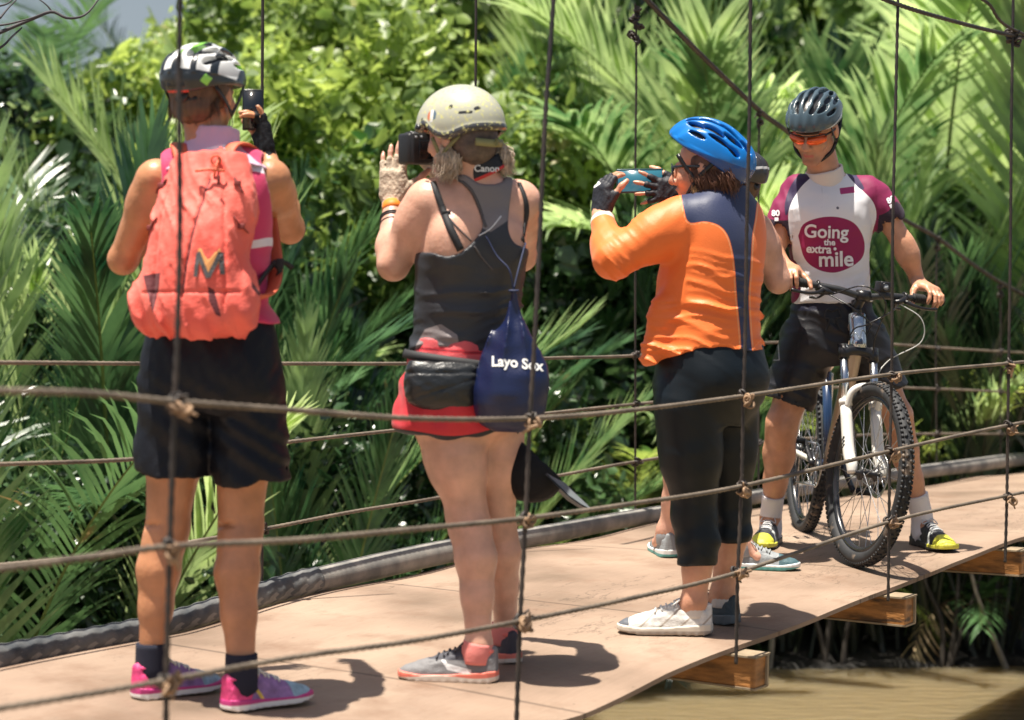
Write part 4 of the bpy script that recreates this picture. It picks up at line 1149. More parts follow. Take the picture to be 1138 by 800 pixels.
def ank(heel, dirn, L=.27, up=.095):
    return np.asarray(heel) + unit(V3(dirn[0], dirn[1], 0)) * .050 * L / .27 + V3(0, 0, up)
def shoe(parent, heel, dirn, L, m_up, m_sole, m_lace, label=None, tall=0.0, attrs=None, wide=1.0, m_collar=None, z=None, tilt=0.0):
    """heel: point on the ground; the upper is the part, sole / laces / collar its pieces"""
    k = L / .27
    f = unit(V3(dirn[0], dirn[1], 0)); R = np.stack([np.cross(f, [0, 0, 1]), f, V3(0, 0, 1)], 1)
    if tilt:
        ax = R[:, 0]; M = np.array(Matrix.Rotation(tilt, 3, Vector(ax))); R = M @ R
    W = lambda Vl: (np.asarray(Vl) * k) @ R.T + np.asarray(heel)
    ys = [-.012, 0, .02, .05, .10, .15, .20, .235, .262, .275]
    hw = np.array([-.02, .024, .034, .038, .035, .041, .045, .040, .027, -.02]) * wide
    cx = [0, 0, 0, 0, -.002, 0, .003, .003, .001, 0]
    def up(x, y, z):
        w_ = np.interp(y, ys, hw) * .97; c = np.interp(y, ys, cx)
        t = np.interp(y, [-.01, .0, .025, .06, .095, .13, .17, .215, .25, .275], [.070, .096 + tall, .100 + tall, .084 + tall, .092 + tall * .8, .082, .066, .052, .040, .022])
        w0 = w_; w_ = np.maximum(w_, .0015)
        k_ = (np.abs((x - c) / w_) ** 2.3 + np.abs(np.maximum(z, 0) / t) ** 2.6 + 1e-9) ** (1 / 2.4)
        d = (k_ - 1) * np.minimum(w_, .03)
        return np.maximum(np.where(w0 < .003, .02, d), .012 - z)
    B = ((-.055, -.02, -.005), (.055, .29, .12 + tall))
    F = Field(*B, .0033); F.add((None, None, lambda x, y, z: up(x, y, z).astype(np.float32)), 0, 'i')
    F.d = np.maximum(up(F.ax[0][:, None, None], F.ax[1][None, :, None], F.ax[2][None, None, :]), -1).astype(np.float32)
    F.add(cone((0, .048, .088 + tall), (0, .040, .30), .030, .034), .010, 's')          # opening for the foot
    F.add(fun(lambda x, y, z: .0009 * snoise(x, y, z, 90, 5) + .0014 * np.exp(-((np.abs(x) - .020 - .10 * np.maximum(y - .1, 0)) / .003) ** 2) * (z > .05)), 0, 'disp')
    V, Q = F.mesh()
    o = mk("shoe", W(V), Q, m_up, parent, attrs(V) if attrs else None)
    if label: o['label'] = label
    def so(x, y, z):
        w_ = np.interp(y, ys, hw) + .003; c = np.interp(y, ys, cx)
        top = np.interp(y, [0, .05, .12, .2, .275], [.032, .028, .023, .021, .030]); bot = np.interp(y, [-.01, .02, .2, .275], [.006, 0, .001, .012])
        d = np.maximum(np.abs(x - c) - w_, np.maximum(z - top, bot - z))
        return d + .0005 * np.sin(y * 260) * (z < .009)
    G = Field((-.055, -.02, -.006), (.055, .29, .05), .003)
    G.d = so(G.ax[0][:, None, None], G.ax[1][None, :, None], G.ax[2][None, None, :]).astype(np.float32)
    V, Q = G.mesh(); V = relax(V, Q, 1)
    mk("sole", W(V), Q, m_sole, o, attrs(V) if attrs else None)
    b = MB()
    for i, y in enumerate((.098, .113, .128, .143, .158)):
        t = np.interp(y, [.06, .095, .13, .17, .215], [.080 + tall, .092 + tall * .8, .082, .066, .052]) + .002
        x = .017 + .002 * i; s_ = 1 if i % 2 else -1
        b.tube(W([(-x, y - .003 * s_, t - .010), (-x * .5, y, t - .001), (x * .5, y, t - .001), (x, y + .003 * s_, t - .010)]), .0026 * k, 6, smooth=8)
    b.tube(W([(0, .096, .097 + tall * .8), (.02, .088, .104 + tall * .8), (.030, .105, .088), (.008, .100, .094 + tall * .8)]), .0022 * k, 5, smooth=10)
    b.tube(W([(0, .096, .097 + tall * .8), (-.02, .09, .104 + tall * .8), (-.030, .11, .085), (-.008, .100, .094 + tall * .8)]), .0022 * k, 5, smooth=10)
    b.build("laces", m_lace, o)
    if m_collar:
        b = MB(); th = np.linspace(0, 2 * np.pi, 20)
        b.tube(W([(.029 * math.cos(t), .045 + .038 * math.sin(t), .083 + tall + .006 * (math.sin(t) > 0)) for t in th]), .0065 * k, 7, cap=False)
        b.build("collar", m_collar, o)
    return o

def bike_helmet(parent, c, R, mats, label, s=1.0, style=0, attrs=None, rim=None, Rs=None):
    """ribbed racing helmet in head space: x right, y forward, z up"""
    F = Field((-.115, -.16, -.04), (.115, .15, .12), .0028)
    out = ell((0, -.006, .0), np.array([.098, .137, .104]))
    F.add(out, 0)
    # tail swept back and a flatter front
    F.add(ell((0, -.085, .012), (.070, .062, .060)), .03)
    F.add(fun(lambda x, y, z: -(z + .010 + .030 * np.clip(-y / .13, -.5, 1) ** 2 * (y < 0) - .012 * (y > .03) * (y - .03) / .1) + 0 * x), .008, 'i')
    inner = ell((0, -.006, -.012), (.080, .112, .086)); F.add(inner, .004, 's')
    # vents: rows of long slots that run fore and aft and close in at the back
    rows = [(0.0, [(.062, .030), (.0, .034), (-.062, .030)]), (.034, [(.075, .026), (.020, .034), (-.048, .036), (-.105, .022)]), (.064, [(.055, .030), (-.006, .034), (-.070, .034)]), (.088, [(.030, .028), (-.036, .034), (-.088, .02)])]
    vents = []
    for x0, lst in rows:
        for (y, l) in lst:
            for sx in ((-1, 1) if x0 > 0 else (1,)):
                xx = sx * x0 * (1 - .28 * max(0, -y) / .1) * (1 - .12 * max(0, y) / .1)
                q = 1 - (xx / .098) ** 2 - ((y + .006) / .137) ** 2
                zz = .104 * math.sqrt(max(q, .02))
                n = unit([xx / .098 ** 2, (y + .006) / .137 ** 2, zz / .104 ** 2])
                t = unit(np.cross(n, np.cross([sx * -.12, 1, 0], n)))
                Rv = np.stack([np.cross(t, n), t, n], 1)
                w_ = .0092 if x0 < .08 else .0088; l *= 1.16
                vents.append((np.array([xx, y, zz]), Rv, l, w_))
    for cc, Rv, l, w_ in vents: F.add(ell(cc, (w_, l, .040), Rv), .003, 's')
    F.add(fun(lambda x, y, z: .0022 * np.cos(x * 190) * (z > .01)), 0, 'disp')
    V, Q = F.mesh(); V = relax(V, Q, 1, .4)
    W = lambda Vl: (np.asarray(Vl) * s) @ R.T + np.asarray(c) + R[:, 2] * .030 * s
    o = mk("helmet", W(V), Q, mats[0], parent, attrs(V) if attrs else None)
    o['label'] = label
    # inner liner seen through the vents
    G = Field((-.11, -.15, -.03), (.11, .14, .11), .0045)
    G.add(ell((0, -.006, -.006), (.0895, .126, .0955)), 0); G.add(ell((0, -.006, -.012), (.078, .110, .084)), .002, 's')
    G.add(fun(lambda x, y, z: -(z + .004 + 0 * x)), .004, 'i')
    V, Q = G.mesh(); mk("liner", W(V), Q, mats[1], o)
    b = MB(); th = np.linspace(math.pi * 1.08, math.pi * 1.92, 18)
    b.tube(W([(.078 * math.cos(t), .105 * math.sin(t), -.045 + .012 * math.cos(2 * t)) for t in th]), .0065 * s, 6, sq=(.5, 1.5))
    b.lathe([(.0, -.004), (.016, -.004), (.018, .004), (.014, .008), (0, .008)], W([(0, -.108, -.045)])[0], -R[:, 1], 14)
    b.build("retention_cradle", mats[2], o)
    Rs = R if Rs is None else Rs
    W = lambda Vl: (np.asarray(Vl) * s) @ Rs.T + np.asarray(c) + Rs[:, 2] * .030 * s
    b = MB()
    for sx in (-1, 1):
        ear = (sx * .079, .006, -.085)
        b.tube(W([(sx * .084, .055, -.005), (sx * .083, .03, -.05), ear]), .0042 * s, 5, smooth=8, sq=(.35, 1.6))
        b.tube(W([(sx * .078, -.075, -.02), (sx * .082, -.03, -.055), ear]), .0042 * s, 5, smooth=8, sq=(.35, 1.6))
        b.tube(W([ear, (sx * .066, .030, -.115), (sx * .030, .052, -.140), (0, .056, -.144)]), .0042 * s, 5, smooth=12, sq=(.35, 1.6))
    b.build("chin_strap", mats[2], o)
    return o

def hair_strands(name, parent, guides, m, n, r0, jit, seed, wave=.004, steps=10):
    """many thin strands scattered round a few guide curves"""
    rr = np.random.RandomState(seed); b = MB()
    for _ in range(n):
        g = guides[rr.randint(len(guides))]; g = spline(g, steps)
        j0 = rr.normal(size=3) * jit; j1 = rr.normal(size=3) * jit; ph = rr.rand() * 6; l = rr.uniform(.7, 1)
        u = np.linspace(0, 1, steps)
        pts = np.stack([np.interp(u * l, u, g[:, k]) for k in range(3)], 1)
        pts += (1 - u)[:, None] * j0 * .6 + (u * 1.0)[:, None] * j1
        pts += wave * np.sin(u * 14 + ph)[:, None] * unit(rr.normal(size=3))
        b.tube(pts, [r0, r0 * .9, r0 * .25], 4, cap=False)
    return b.build(name, m, parent)

def creases(x, y, z, amp, f, seed, tilt=(0, 0)):
    """irregular cloth creases that run roughly level; tilt slants them"""
    w = snoise(x, y, z, 7, seed); h = z + tilt[0] * x + tilt[1] * y + .030 * w
    m = np.clip(.55 + .6 * snoise(x * .8, y * .8, z * 2.2, 11, seed + 1), 0, 1)
    a = 1 - np.abs(np.sin(h * f + 1.5 * snoise(x, y, z, 10, seed + 2)))
    b = 1 - np.abs(np.sin(h * f * 1.9 + 2.2 * snoise(x, y, z, 13, seed + 3) + 1))
    return -amp * m * (a ** 2.2 + .5 * b ** 2) + amp * .35

def neck_ring(name, parent, m, a, b, ra, rb, t0, t1, grow=.007, tilt=0.0, v=.0042):
    a = np.asarray(a, float); b = np.asarray(b, float); d = unit(b - a); L = np.linalg.norm(b - a)
    F = autofield([cone(a, b, ra + grow, rb + grow)], v, .03); F.add(cone(a, b, ra + grow, rb + grow), 0); F.add(cone(a - d * .02, b + d * .06, ra - .001, rb - .001), .002, 's')
    F.add(plane(a + d * L * t1, unit(d + V3(0, tilt, 0))), .003, 'i'); F.add(plane(a + d * L * t0, -d), .003, 'i')
    F.add(fun(lambda x, y, z: .0015 * snoise(x, y, z, 45, 5)), 0, 'disp')
    V, Q = F.mesh(); return mk(name, V, Q, m, parent)

def body_mesh(parent, F, m, cut_below=None, attrs=None):
    V, Q = F.mesh(); V = relax(V, Q, 1, .4)
    return mk("body", V, Q, m, parent, attrs(V) if attrs else None)

def skin(name, col, layers=()):
    return mat(name, col, .38, spec=.5, var=.20, vscale=14, bump=.0014, bscale=80, sss=.10, layers=layers, bdetail=8)
SK_tan = skin("tanned_skin", (.52, .235, .115))
SK_pale = skin("pale_skin", (.66, .37, .265))
SK_mid = skin("light_tanned_skin", (.60, .30, .19))
M_black = mat("black_cloth", (.007, .008, .011), .7, spec=.25, bump=.0015, bscale=240)
M_blackplastic = mat("black_plastic", (.012, .012, .014), .3, bump=.0003, bscale=300)
M_strap = mat("black_strap", (.02, .02, .022), .7)
M_white = mat("white_plastic", (.75, .75, .74), .35)
M_silver = mat("polished_silver", (.62, .64, .66), .22, metal=1.0)
M_glass = mat("black_screen_glass", (.01, .012, .016), .06, coat=.5)

def textmesh(txt, size, bold=0.0, shear=0.0, font_sp=1.0):
    cu = bpy.data.curves.new("t", 'FONT'); cu.body = txt; cu.size = size; cu.offset = bold; cu.shear = shear; cu.space_character = font_sp
    cu.align_x = 'CENTER'; cu.align_y = 'CENTER'; cu.resolution_u = 5
    ob = bpy.data.objects.new("t", cu); COL.objects.link(ob)
    dg = bpy.context.evaluated_depsgraph_get(); me = bpy.data.meshes.new_from_object(ob.evaluated_get(dg))
    bm = bmesh.new(); bm.from_mesh(me); bmesh.ops.triangulate(bm, faces=bm.faces[:])
    for _ in range(3):
        lg = [e for e in bm.edges if e.calc_length() > size * .12]
        if not lg: break
        bmesh.ops.subdivide_edges(bm, edges=lg, cuts=1); bmesh.ops.triangulate(bm, faces=bm.faces[:])
    V = np.array([v.co[:] for v in bm.verts]); bm.verts.index_update(); Fc = [[v.index for v in f.verts] for f in bm.faces]
    bm.free(); bpy.data.objects.remove(ob); bpy.data.curves.remove(cu); bpy.data.meshes.remove(me)
    return V, Fc
def tree_of(V, Q): return BVHTree.FromPolygons([tuple(v) for v in V], [tuple(map(int, q)) for q in Q])
def stick(name, V2, Fc, O, U, Wv, D, tree, m, parent, off=.0022, thick=.0):
    """lay a flat pattern (x,y) on a surface: rays from O + xU + yW along D"""
    out = []; ok = []
    D = unit(D)
    for v in V2:
        o = np.asarray(O) + U * v[0] + Wv * v[1]
        h = tree.ray_cast(Vector(o), Vector(D))
        if h[0] is None: out.append(o + D * .5); ok.append(False)
        else: out.append(np.array(h[0]) - D * off); ok.append(True)
    F2 = [f for f in Fc if all(ok[i] for i in f)]
    return mk(name, np.array(out), F2, m, parent, smooth=False)
EYE = V3(0, 0, CAMH)
def photohit(tree, x, y, off=.003):
    d = unit(P(x, y, 8.0) - EYE); h = tree.ray_cast(Vector(EYE), Vector(d))
    return None if h[0] is None else np.array(h[0]) - d * off
def ribbon(mb, tree, pts, w, th=.0018, off=.002, n=24, m=0, upv=None):
    """a thin band lying on a surface, following a line traced over it"""
    sp = spline([(a, b, 0) for a, b in pts], n); q = [photohit(tree, a, b, off) for a, b, _ in sp]
    q = [a for a in q if a is not None]
    if len(q) < 3: return
    q = np.array(q)
    for _ in range(2): q[1:-1] = (q[:-2] + q[1:-1] * 2 + q[2:]) / 4
    nn = []
    for a in q:
        l = tree.find_nearest(Vector(a)); v = a - np.array(l[0]); nn.append(unit(v) if np.linalg.norm(v) > 1e-6 else V3(0, -1, 0))
    nn = np.array(nn); nn = np.array([unit(nn[max(0, i - 2):i + 3].sum(0)) for i in range(len(nn))])
    T = np.gradient(q, axis=0); T /= np.linalg.norm(T, axis=1)[:, None] + 1e-9
    S = np.cross(T, nn); V = []; k = len(q)
    ww = np.interp(np.linspace(0, 1, k), np.linspace(0, 1, len(np.atleast_1d(w))), np.atleast_1d(w)) / 2
    for i in range(k):
        V += [q[i] + S[i] * ww[i] - nn[i] * .004, q[i] + S[i] * ww[i] + nn[i] * th, q[i] - S[i] * ww[i] + nn[i] * th, q[i] - S[i] * ww[i] - nn[i] * .004]
    F = [(i * 4 + j, i * 4 + (j + 1) % 4, i * 4 + 4 + (j + 1) % 4, i * 4 + 4 + j) for i in range(k - 1) for j in range(4)] + [(3, 2, 1, 0), tuple(4 * (k - 1) + j for j in range(4))]
    mb.raw(V, F, m)
def phone(parts_name, label, c, R, w, h, t=.008, m=None, lens=True, ms=None):
    """R columns: width, thickness (towards the viewer), height"""
    e = empty(parts_name, c, label, "phone")
    b = MB(); b.box(c, (w / 2, t / 2, h / 2), R, 0, .003); b.build("case", m or M_blackplastic, e)
    b = MB(); b.box(c + R[:, 1] * (t / 2 + .0006), (w / 2 - .004, .0006, h / 2 - .006), R, 0); b.build("screen", ms or M_glass, e)
    if lens:
        b = MB(); b.lathe([(.0, 0), (.006, 0), (.006, .0015), (0, .0015)], c - R[:, 1] * (t / 2) + R[:, 2] * h * .38 + R[:, 0] * w * .25, -R[:, 1], 14); b.build("lens", M_glass, e)
    return e
# ================================================================== person 1: coral backpack
def person1():
    Y0 = 6.10; p = lambda x, y, d=0: P(x, y, Y0 + d)
    base = ground(228, 782)
    e = empty("person", base, "person in long black shorts and pink top wearing a coral backpack, holding up a phone", "person")
    fw = unit(V3(.22, 1, 0)); pel = p(235, 428); nb = p(236, 172, .0)
    R = frame_up(nb - pel, fw)
    T = [(-.05, 0, 0, .08, .07, 2.2), (-.02, 0, 0, .140, .090, 2.3), (.04, 0, -.01, .155, .100, 2.3), (.13, 0, 0, .150, .100, 2.2), (.24, 0, 0, .135, .092, 2.2), (.36, 0, 0, .145, .102, 2.3), (.47, 0, 0, .155, .100, 2.4), (.55, 0, 0, .148, .078, 2.3), (.60, 0, -.005, .095, .056, 2.1), (.635, 0, -.005, .055, .045, 2)]
    hc = p(228, 105, .03); hR = frame(unit(V3(.45, 1, -.06)))
    shL, shR = p(174, 200), p(300, 200, .02)
    elL, wrL = p(137, 288, .10), p(196, 205, .30)
    elR, wrR = p(322, 254, .20), p(297, 172, .40)
    kL, kR = p(187, 585, .0), p(268, 585, .0); sA = (math.sin(.87), math.cos(.87)); hlL, hlR = ground(150, 777), ground(250, 790); aL, aR = ank(hlL, sA), ank(hlR, sA)
    hL, hR_ = p(200, 440), p(272, 440)
    F = Field(np.array([-1.16, Y0 - .34, -.02]), np.array([-.5, Y0 + .62, 1.66]), .005)
    F.add(loft(pel, R, T), .02)
    F.add(cone(nb - R[:, 2] * .03, hc + hR @ V3(0, -.02, -.05), .056, .050), .03)
    F.addall(arm_prims(shL, elL, wrL, 1.0), .02); F.addall(arm_prims(shR, elR, wrR, 1.0), .02)
    lf = V3(.6, .7, 0)
    F.addall(leg_prims(hL, kL, aL, lf, th=.085, kr=.054, ca=.055, ar=.033), .02); F.addall(leg_prims(hR_, kR, aR, lf, th=.085, kr=.055, ca=.057, ar=.034), .02)
    for kk in (kL, kR):
        f_ = unit(lf); s_ = unit(np.cross(f_, V3(0, 0, -1))); F.add(cone(kk - f_ * .056 - s_ * .03 + V3(0, 0, .012), kk - f_ * .056 + s_ * .03 + V3(0, 0, .004), .005, .005), .012, 's')
    a, b, c = head_prims(hc, hR, .98); F.addall(a, .015); F.addall(b, .006); F.addall(c, .006, 's')
    handR = hand(wrR, unit(V3(-.15, .10, 1)), unit(V3(-.8, -.3, 0)), V3(-.3, .8, 0), ((.5, .7, .3), (.5, .7, .3), (.6, .7, .3), (.15, .25, .1)), (.3, .9, .2), s=.95)
    handL = hand(wrL, unit(V3(.55, .25, .8)), V3(.5, -.2, -.4), V3(.1, 1, 0), ((.3, .5, .3),) * 4, s=.92)
    hand_to(F, handR); hand_to(F, handL)
    F.add(fun(lambda x, y, z: .0012 * snoise(x, y, z, 22, 4)), 0, 'disp')
    body_mesh(e, F, SK_tan)
    glove("glove", handR, e, M_black, unit(elR - wrR), .035)
    # hair
    m_h = mat("brown_hair", (.10, .055, .03), .5, var=.4, vscale=60, stretch=(1, 1, .2))
    H = Field(hc - .14, hc + .14, .004)
    H.add(ell(hc + hR @ V3(0, -.022, .015), (.081, .093, .086), hR), 0); H.add(ell(hc + hR @ V3(0, -.06, -.045), (.058, .042, .040), hR), .02)
    H.add(fun(lambda x, y, z: (x - hc[0]) * hR[0, 1] + (y - hc[1]) * hR[1, 1] + (z - hc[2]) * hR[2, 1] - .03), .01, 'i')
    H.add(fun(lambda x, y, z: .0025 * snoise(x, y, z * .25, 240, 6)), 0, 'disp')
    V, Q = H.mesh(); hair = mk("hair", V, Q, m_h, e)
    g = []
    for i in range(14):
        x = -.07 + i * .0108
        s0 = hc + hR @ V3(x, -.075 + abs(x) * .5, .0); g.append([s0, s0 + hR @ V3(0, -.018, -.035), s0 + hR @ V3(x * .1, -.004, -.075 - .01 * (i % 3))])
    hair_strands("strands", hair, g, m_h, 260, .0011, .005, 3, .002)
    # top: sleeveless, magenta with a lavender collar
    T2 = [(h, c1, c2, rs + .013, rf + .013, ex) for h, c1, c2, rs, rf, ex in T[3:-1]]; T2[0] = (.165, 0, 0, .176, .124, 2.3) 
    T2[-1] = (.60, 0, -.005, .105, .066, 2.1)
    pr = [loft(pel, R, T2), cone(lerp(shL, nb, .30), nb, .060, .058), cone(lerp(shR, nb, .30), nb, .060, .058)]
    G = autofield(pr, .0055); G.addall(pr, .03)
    G.add(cone(shL + R[:, 0] * -.03, shL + V3(-.05, .02, -.15), .078, .070), .012, 's'); G.add(cone(shR + R[:, 0] * .03, shR + V3(.05, .04, -.15), .078, .070), .012, 's')
    G.add(fun(lambda x, y, z: .004 * np.sin(z * 95 + x * 40 + 2 * np.sin(y * 20)) * np.clip((1.3 - z) * 4, 0, 1)), 0, 'disp')
    V, Q = G.mesh()
    px, py = pxy(V)
    trim = .010 - np.abs(np.hypot((V - shR) @ R[:, 0] + .02, (V - shR) @ R[:, 2] + .07) - .10)
    mk("sleeveless_top", V, Q, mat("magenta_cloth", (.62, .035, .13), .7, sheen=.2, bump=.001, bscale=220, layers=[("trim", (.8, .74, .8))]), e, {"trim": trim - 10 * (V[:, 2] > 1.45)})
    C = Field(nb - V3(.15, .15, .08), nb + V3(.15, .15, .14), .0045)
    tl = unit(unit(hc - nb) + V3(.1, 0, 0))
    Rc = frame_up(tl, fw)
    C.add(loft(nb, Rc, [(-.05, 0, 0, .150, .105, 2.2), (-.015, 0, 0, .112, .088, 2.1), (.02, 0, 0, .078, .070, 2), (.066, 0, .004, .069, .066, 2)]), 0)
    C.add(loft(nb, Rc, [(-.06, 0, 0, .1, .06, 2), (.0, 0, 0, .066, .058, 2), (.09, 0, .004, .056, .055, 2)]), .003, 's')
    C.add(fun(lambda x, y, z: .002 * snoise(x, y, z, 50, 8)), 0, 'disp')
    V, Q = C.mesh(); px, py = pxy(V)
    mk("collar", V, Q, mat("lavender_collar", (.60, .42, .55), .75, bump=.0008, bscale=260, layers=[("edge", (.82, .78, .82))]), e, {"edge": .006 - np.abs(np.abs((V - nb) @ Rc[:, 2] + .010 - .25 * (V - nb) @ Rc[:, 0]))})
    # shorts
    def legtube(hip, kn, hemy, r0, r1):
        top = hip + V3(0, 0, .02); end = lerp(hip, kn, 1.0)
        d = unit(end - hip); h = (P(0, hemy, Y0)[2] - hip[2]) / d[2]
        return top, hip + d * h, d
    pr = []
    S2 = [(-.07, 0, 0, .150, .105, 2.2), (-.02, 0, 0, .190, .128, 2.4), (.05, 0, -.005, .187, .128, 2.4), (.12, 0, 0, .176, .120, 2.3), (.165, 0, 0, .166, .112, 2.2)]
    pr.append(loft(pel, R, S2))
    hems = []
    for hip, kn, xx, hy in ((hL, kL, 191, 526), (hR_, kR, 280, 535)):
        hem = p(xx, hy, 0); hems.append((hem, unit(hem - hip)))
        pr.append(cone(hip + V3(0, 0, .03), hem + unit(hem - hip) * .05, .100, .103, (V3(0, 1, 0), 1.05)))
    G = autofield(pr, .005); G.addall(pr, .022)
    for (hem, d), s_ in zip(hems, (-1, 1)):
        # cut the hem only on its own side of the crotch
        cut = fun((lambda hem, d, s_: lambda x, y, z: np.maximum(-((x - hem[0]) * d[0] + (y - hem[1]) * d[1] + (z - hem[2]) * d[2]), -s_ * (x - pel[0] - .004)))(hem, d, s_))
        G.d = np.maximum(G.d, -np.asarray(cut[2](G.ax[0][:, None, None], G.ax[1][None, :, None], G.ax[2][None, None, :]), np.float32))
        G.add(cone(hem - d * .03, hem + d * .06, .088, .092), .004, 's')
    G.add(fun(lambda x, y, z: .0045 * snoise(x * 1.0, y, z * .7, 26, 12) + .004 * np.sin((x * 55 + z * 75) + 2.5 * np.sin(z * 17 + x * 9)) * np.clip((.95 - z) * 4, .2, 1)), 0, 'disp')
    V, Q = G.mesh(); px, py = pxy(V)
    stripe = .010 - np.abs(V[:, 1] - (pel[1] + .03)) - 9 * (V[:, 0] < pel[0] + .1) - 9 * (V[:, 2] > .86)
    mk("shorts", V, Q, mat("black_shorts", (.006, .007, .011), .5, spec=.28, bump=.0012, bscale=200, layers=[("stripe", (.16, .11, .35))]), e, {"stripe": stripe})
    # socks and shoes
    m_s = mat("dark_sock", (.012, .014, .03), .9, bump=.001, bscale=400)
    for an in (aL, aR):
        b = MB(); f = unit(V3(*sA, 0)); b.tube([an + V3(0, 0, .045), an + V3(0, 0, .01), an + V3(0, 0, -.03), an + f * .008 + V3(0, 0, -.055)], [.041, .042, .043, .038], 18, smooth=10); b.build("sock", m_s, e)
    def at(V):
        return {"toe": V[:, 1] - .185 + .25 * (V[:, 2] - .04), "heel": .060 - V[:, 1] + .4 * V[:, 2] - .01, "yel": .006 - np.abs(V[:, 1] - .115 + V[:, 2] * .7), "mid": np.sin(V[:, 1] * 70 + V[:, 2] * 90) * .01 - .004, "low": (.016 - V[:, 2])}
    m_up = mat("pink_shoe_upper", (.28, .16, .36), .6, var=.35, vscale=40, bump=.001, bscale=300, layers=[("toe", (.30, .45, .55)), ("heel", (.75, .06, .22)), ("yel", (.85, .60, .10), .001)])
    m_so = mat("pink_shoe_sole", (.55, .05, .22), .5, layers=[("low", (.85, .83, .80))])
    for hp in (hlL, hlR):
        shoe(e, hp, sA, .262, m_up, m_so, mat("pale_lace", (.75, .78, .70), .7), attrs=at, m_collar=mat("pink_collar", (.80, .08, .25), .8))
    # helmet
    def hat(V):
        x, y, z = V.T
        return {"blk": .0035 - .012 * (np.cos(x * 118 + .4 * np.sin(y * 30)) + .25 * np.sin(y * 38)) * 0 + (np.sin(np.abs(x) * 135 + y * 34) - .80) * .01 - 0 * z,
                "grn": .004 - np.abs(np.abs(x - .012) - .0 + y * .10) - .02 * (z < .055), "grn2": .010 - np.abs(np.abs(x) - .070) - .6 * np.abs(z - .015 - .3 * (y + .04)), "low": .002 - z - .12 * y}
    m_he = mat("white_black_green_helmet", (.80, .81, .80), .25, coat=.4, layers=[("blk", (.02, .025, .03)), ("low", (.025, .03, .035)), ("grn", (.30, .72, .10)), ("grn2", (.30, .72, .10))])
    ho = bike_helmet(e, hc, hR, (m_he, M_blackplastic, M_blackplastic), "white, black and green racing helmet with a red rear light", 1.0, attrs=hat)
    b = MB(); W = lambda v: hc + hR @ (np.array(v))
    b.tube([W((-.030, -.128, -.004)), W((0, -.136, -.006)), W((.030, -.128, -.004))], .0055, 8, smooth=8)
    b.build("rear_light", mat("red_reflector", (.60, .06, .04), .3), ho)
    b = MB(); Rr = hR.copy()
    b.box(W((0, -.134, .018)), (.026, .012, .016), Rr, 0, .004); b.build("rear_panel", M_blackplastic, ho)
    # phone held up to the right of the head
    pc = p(281, 122, .42); PR = frame(unit(V3(-.1, -1, 0)))
    PR = np.stack([V3(1, .1, 0), V3(.1, -1, 0), V3(0, 0, 1)], 1)
    ph = phone("phone", "black phone held upright beside the white and black helmet", pc, PR, .058, .115)
    return e, dict(R=R, pel=pel, nb=nb, shL=shL, shR=shR, Y0=Y0)

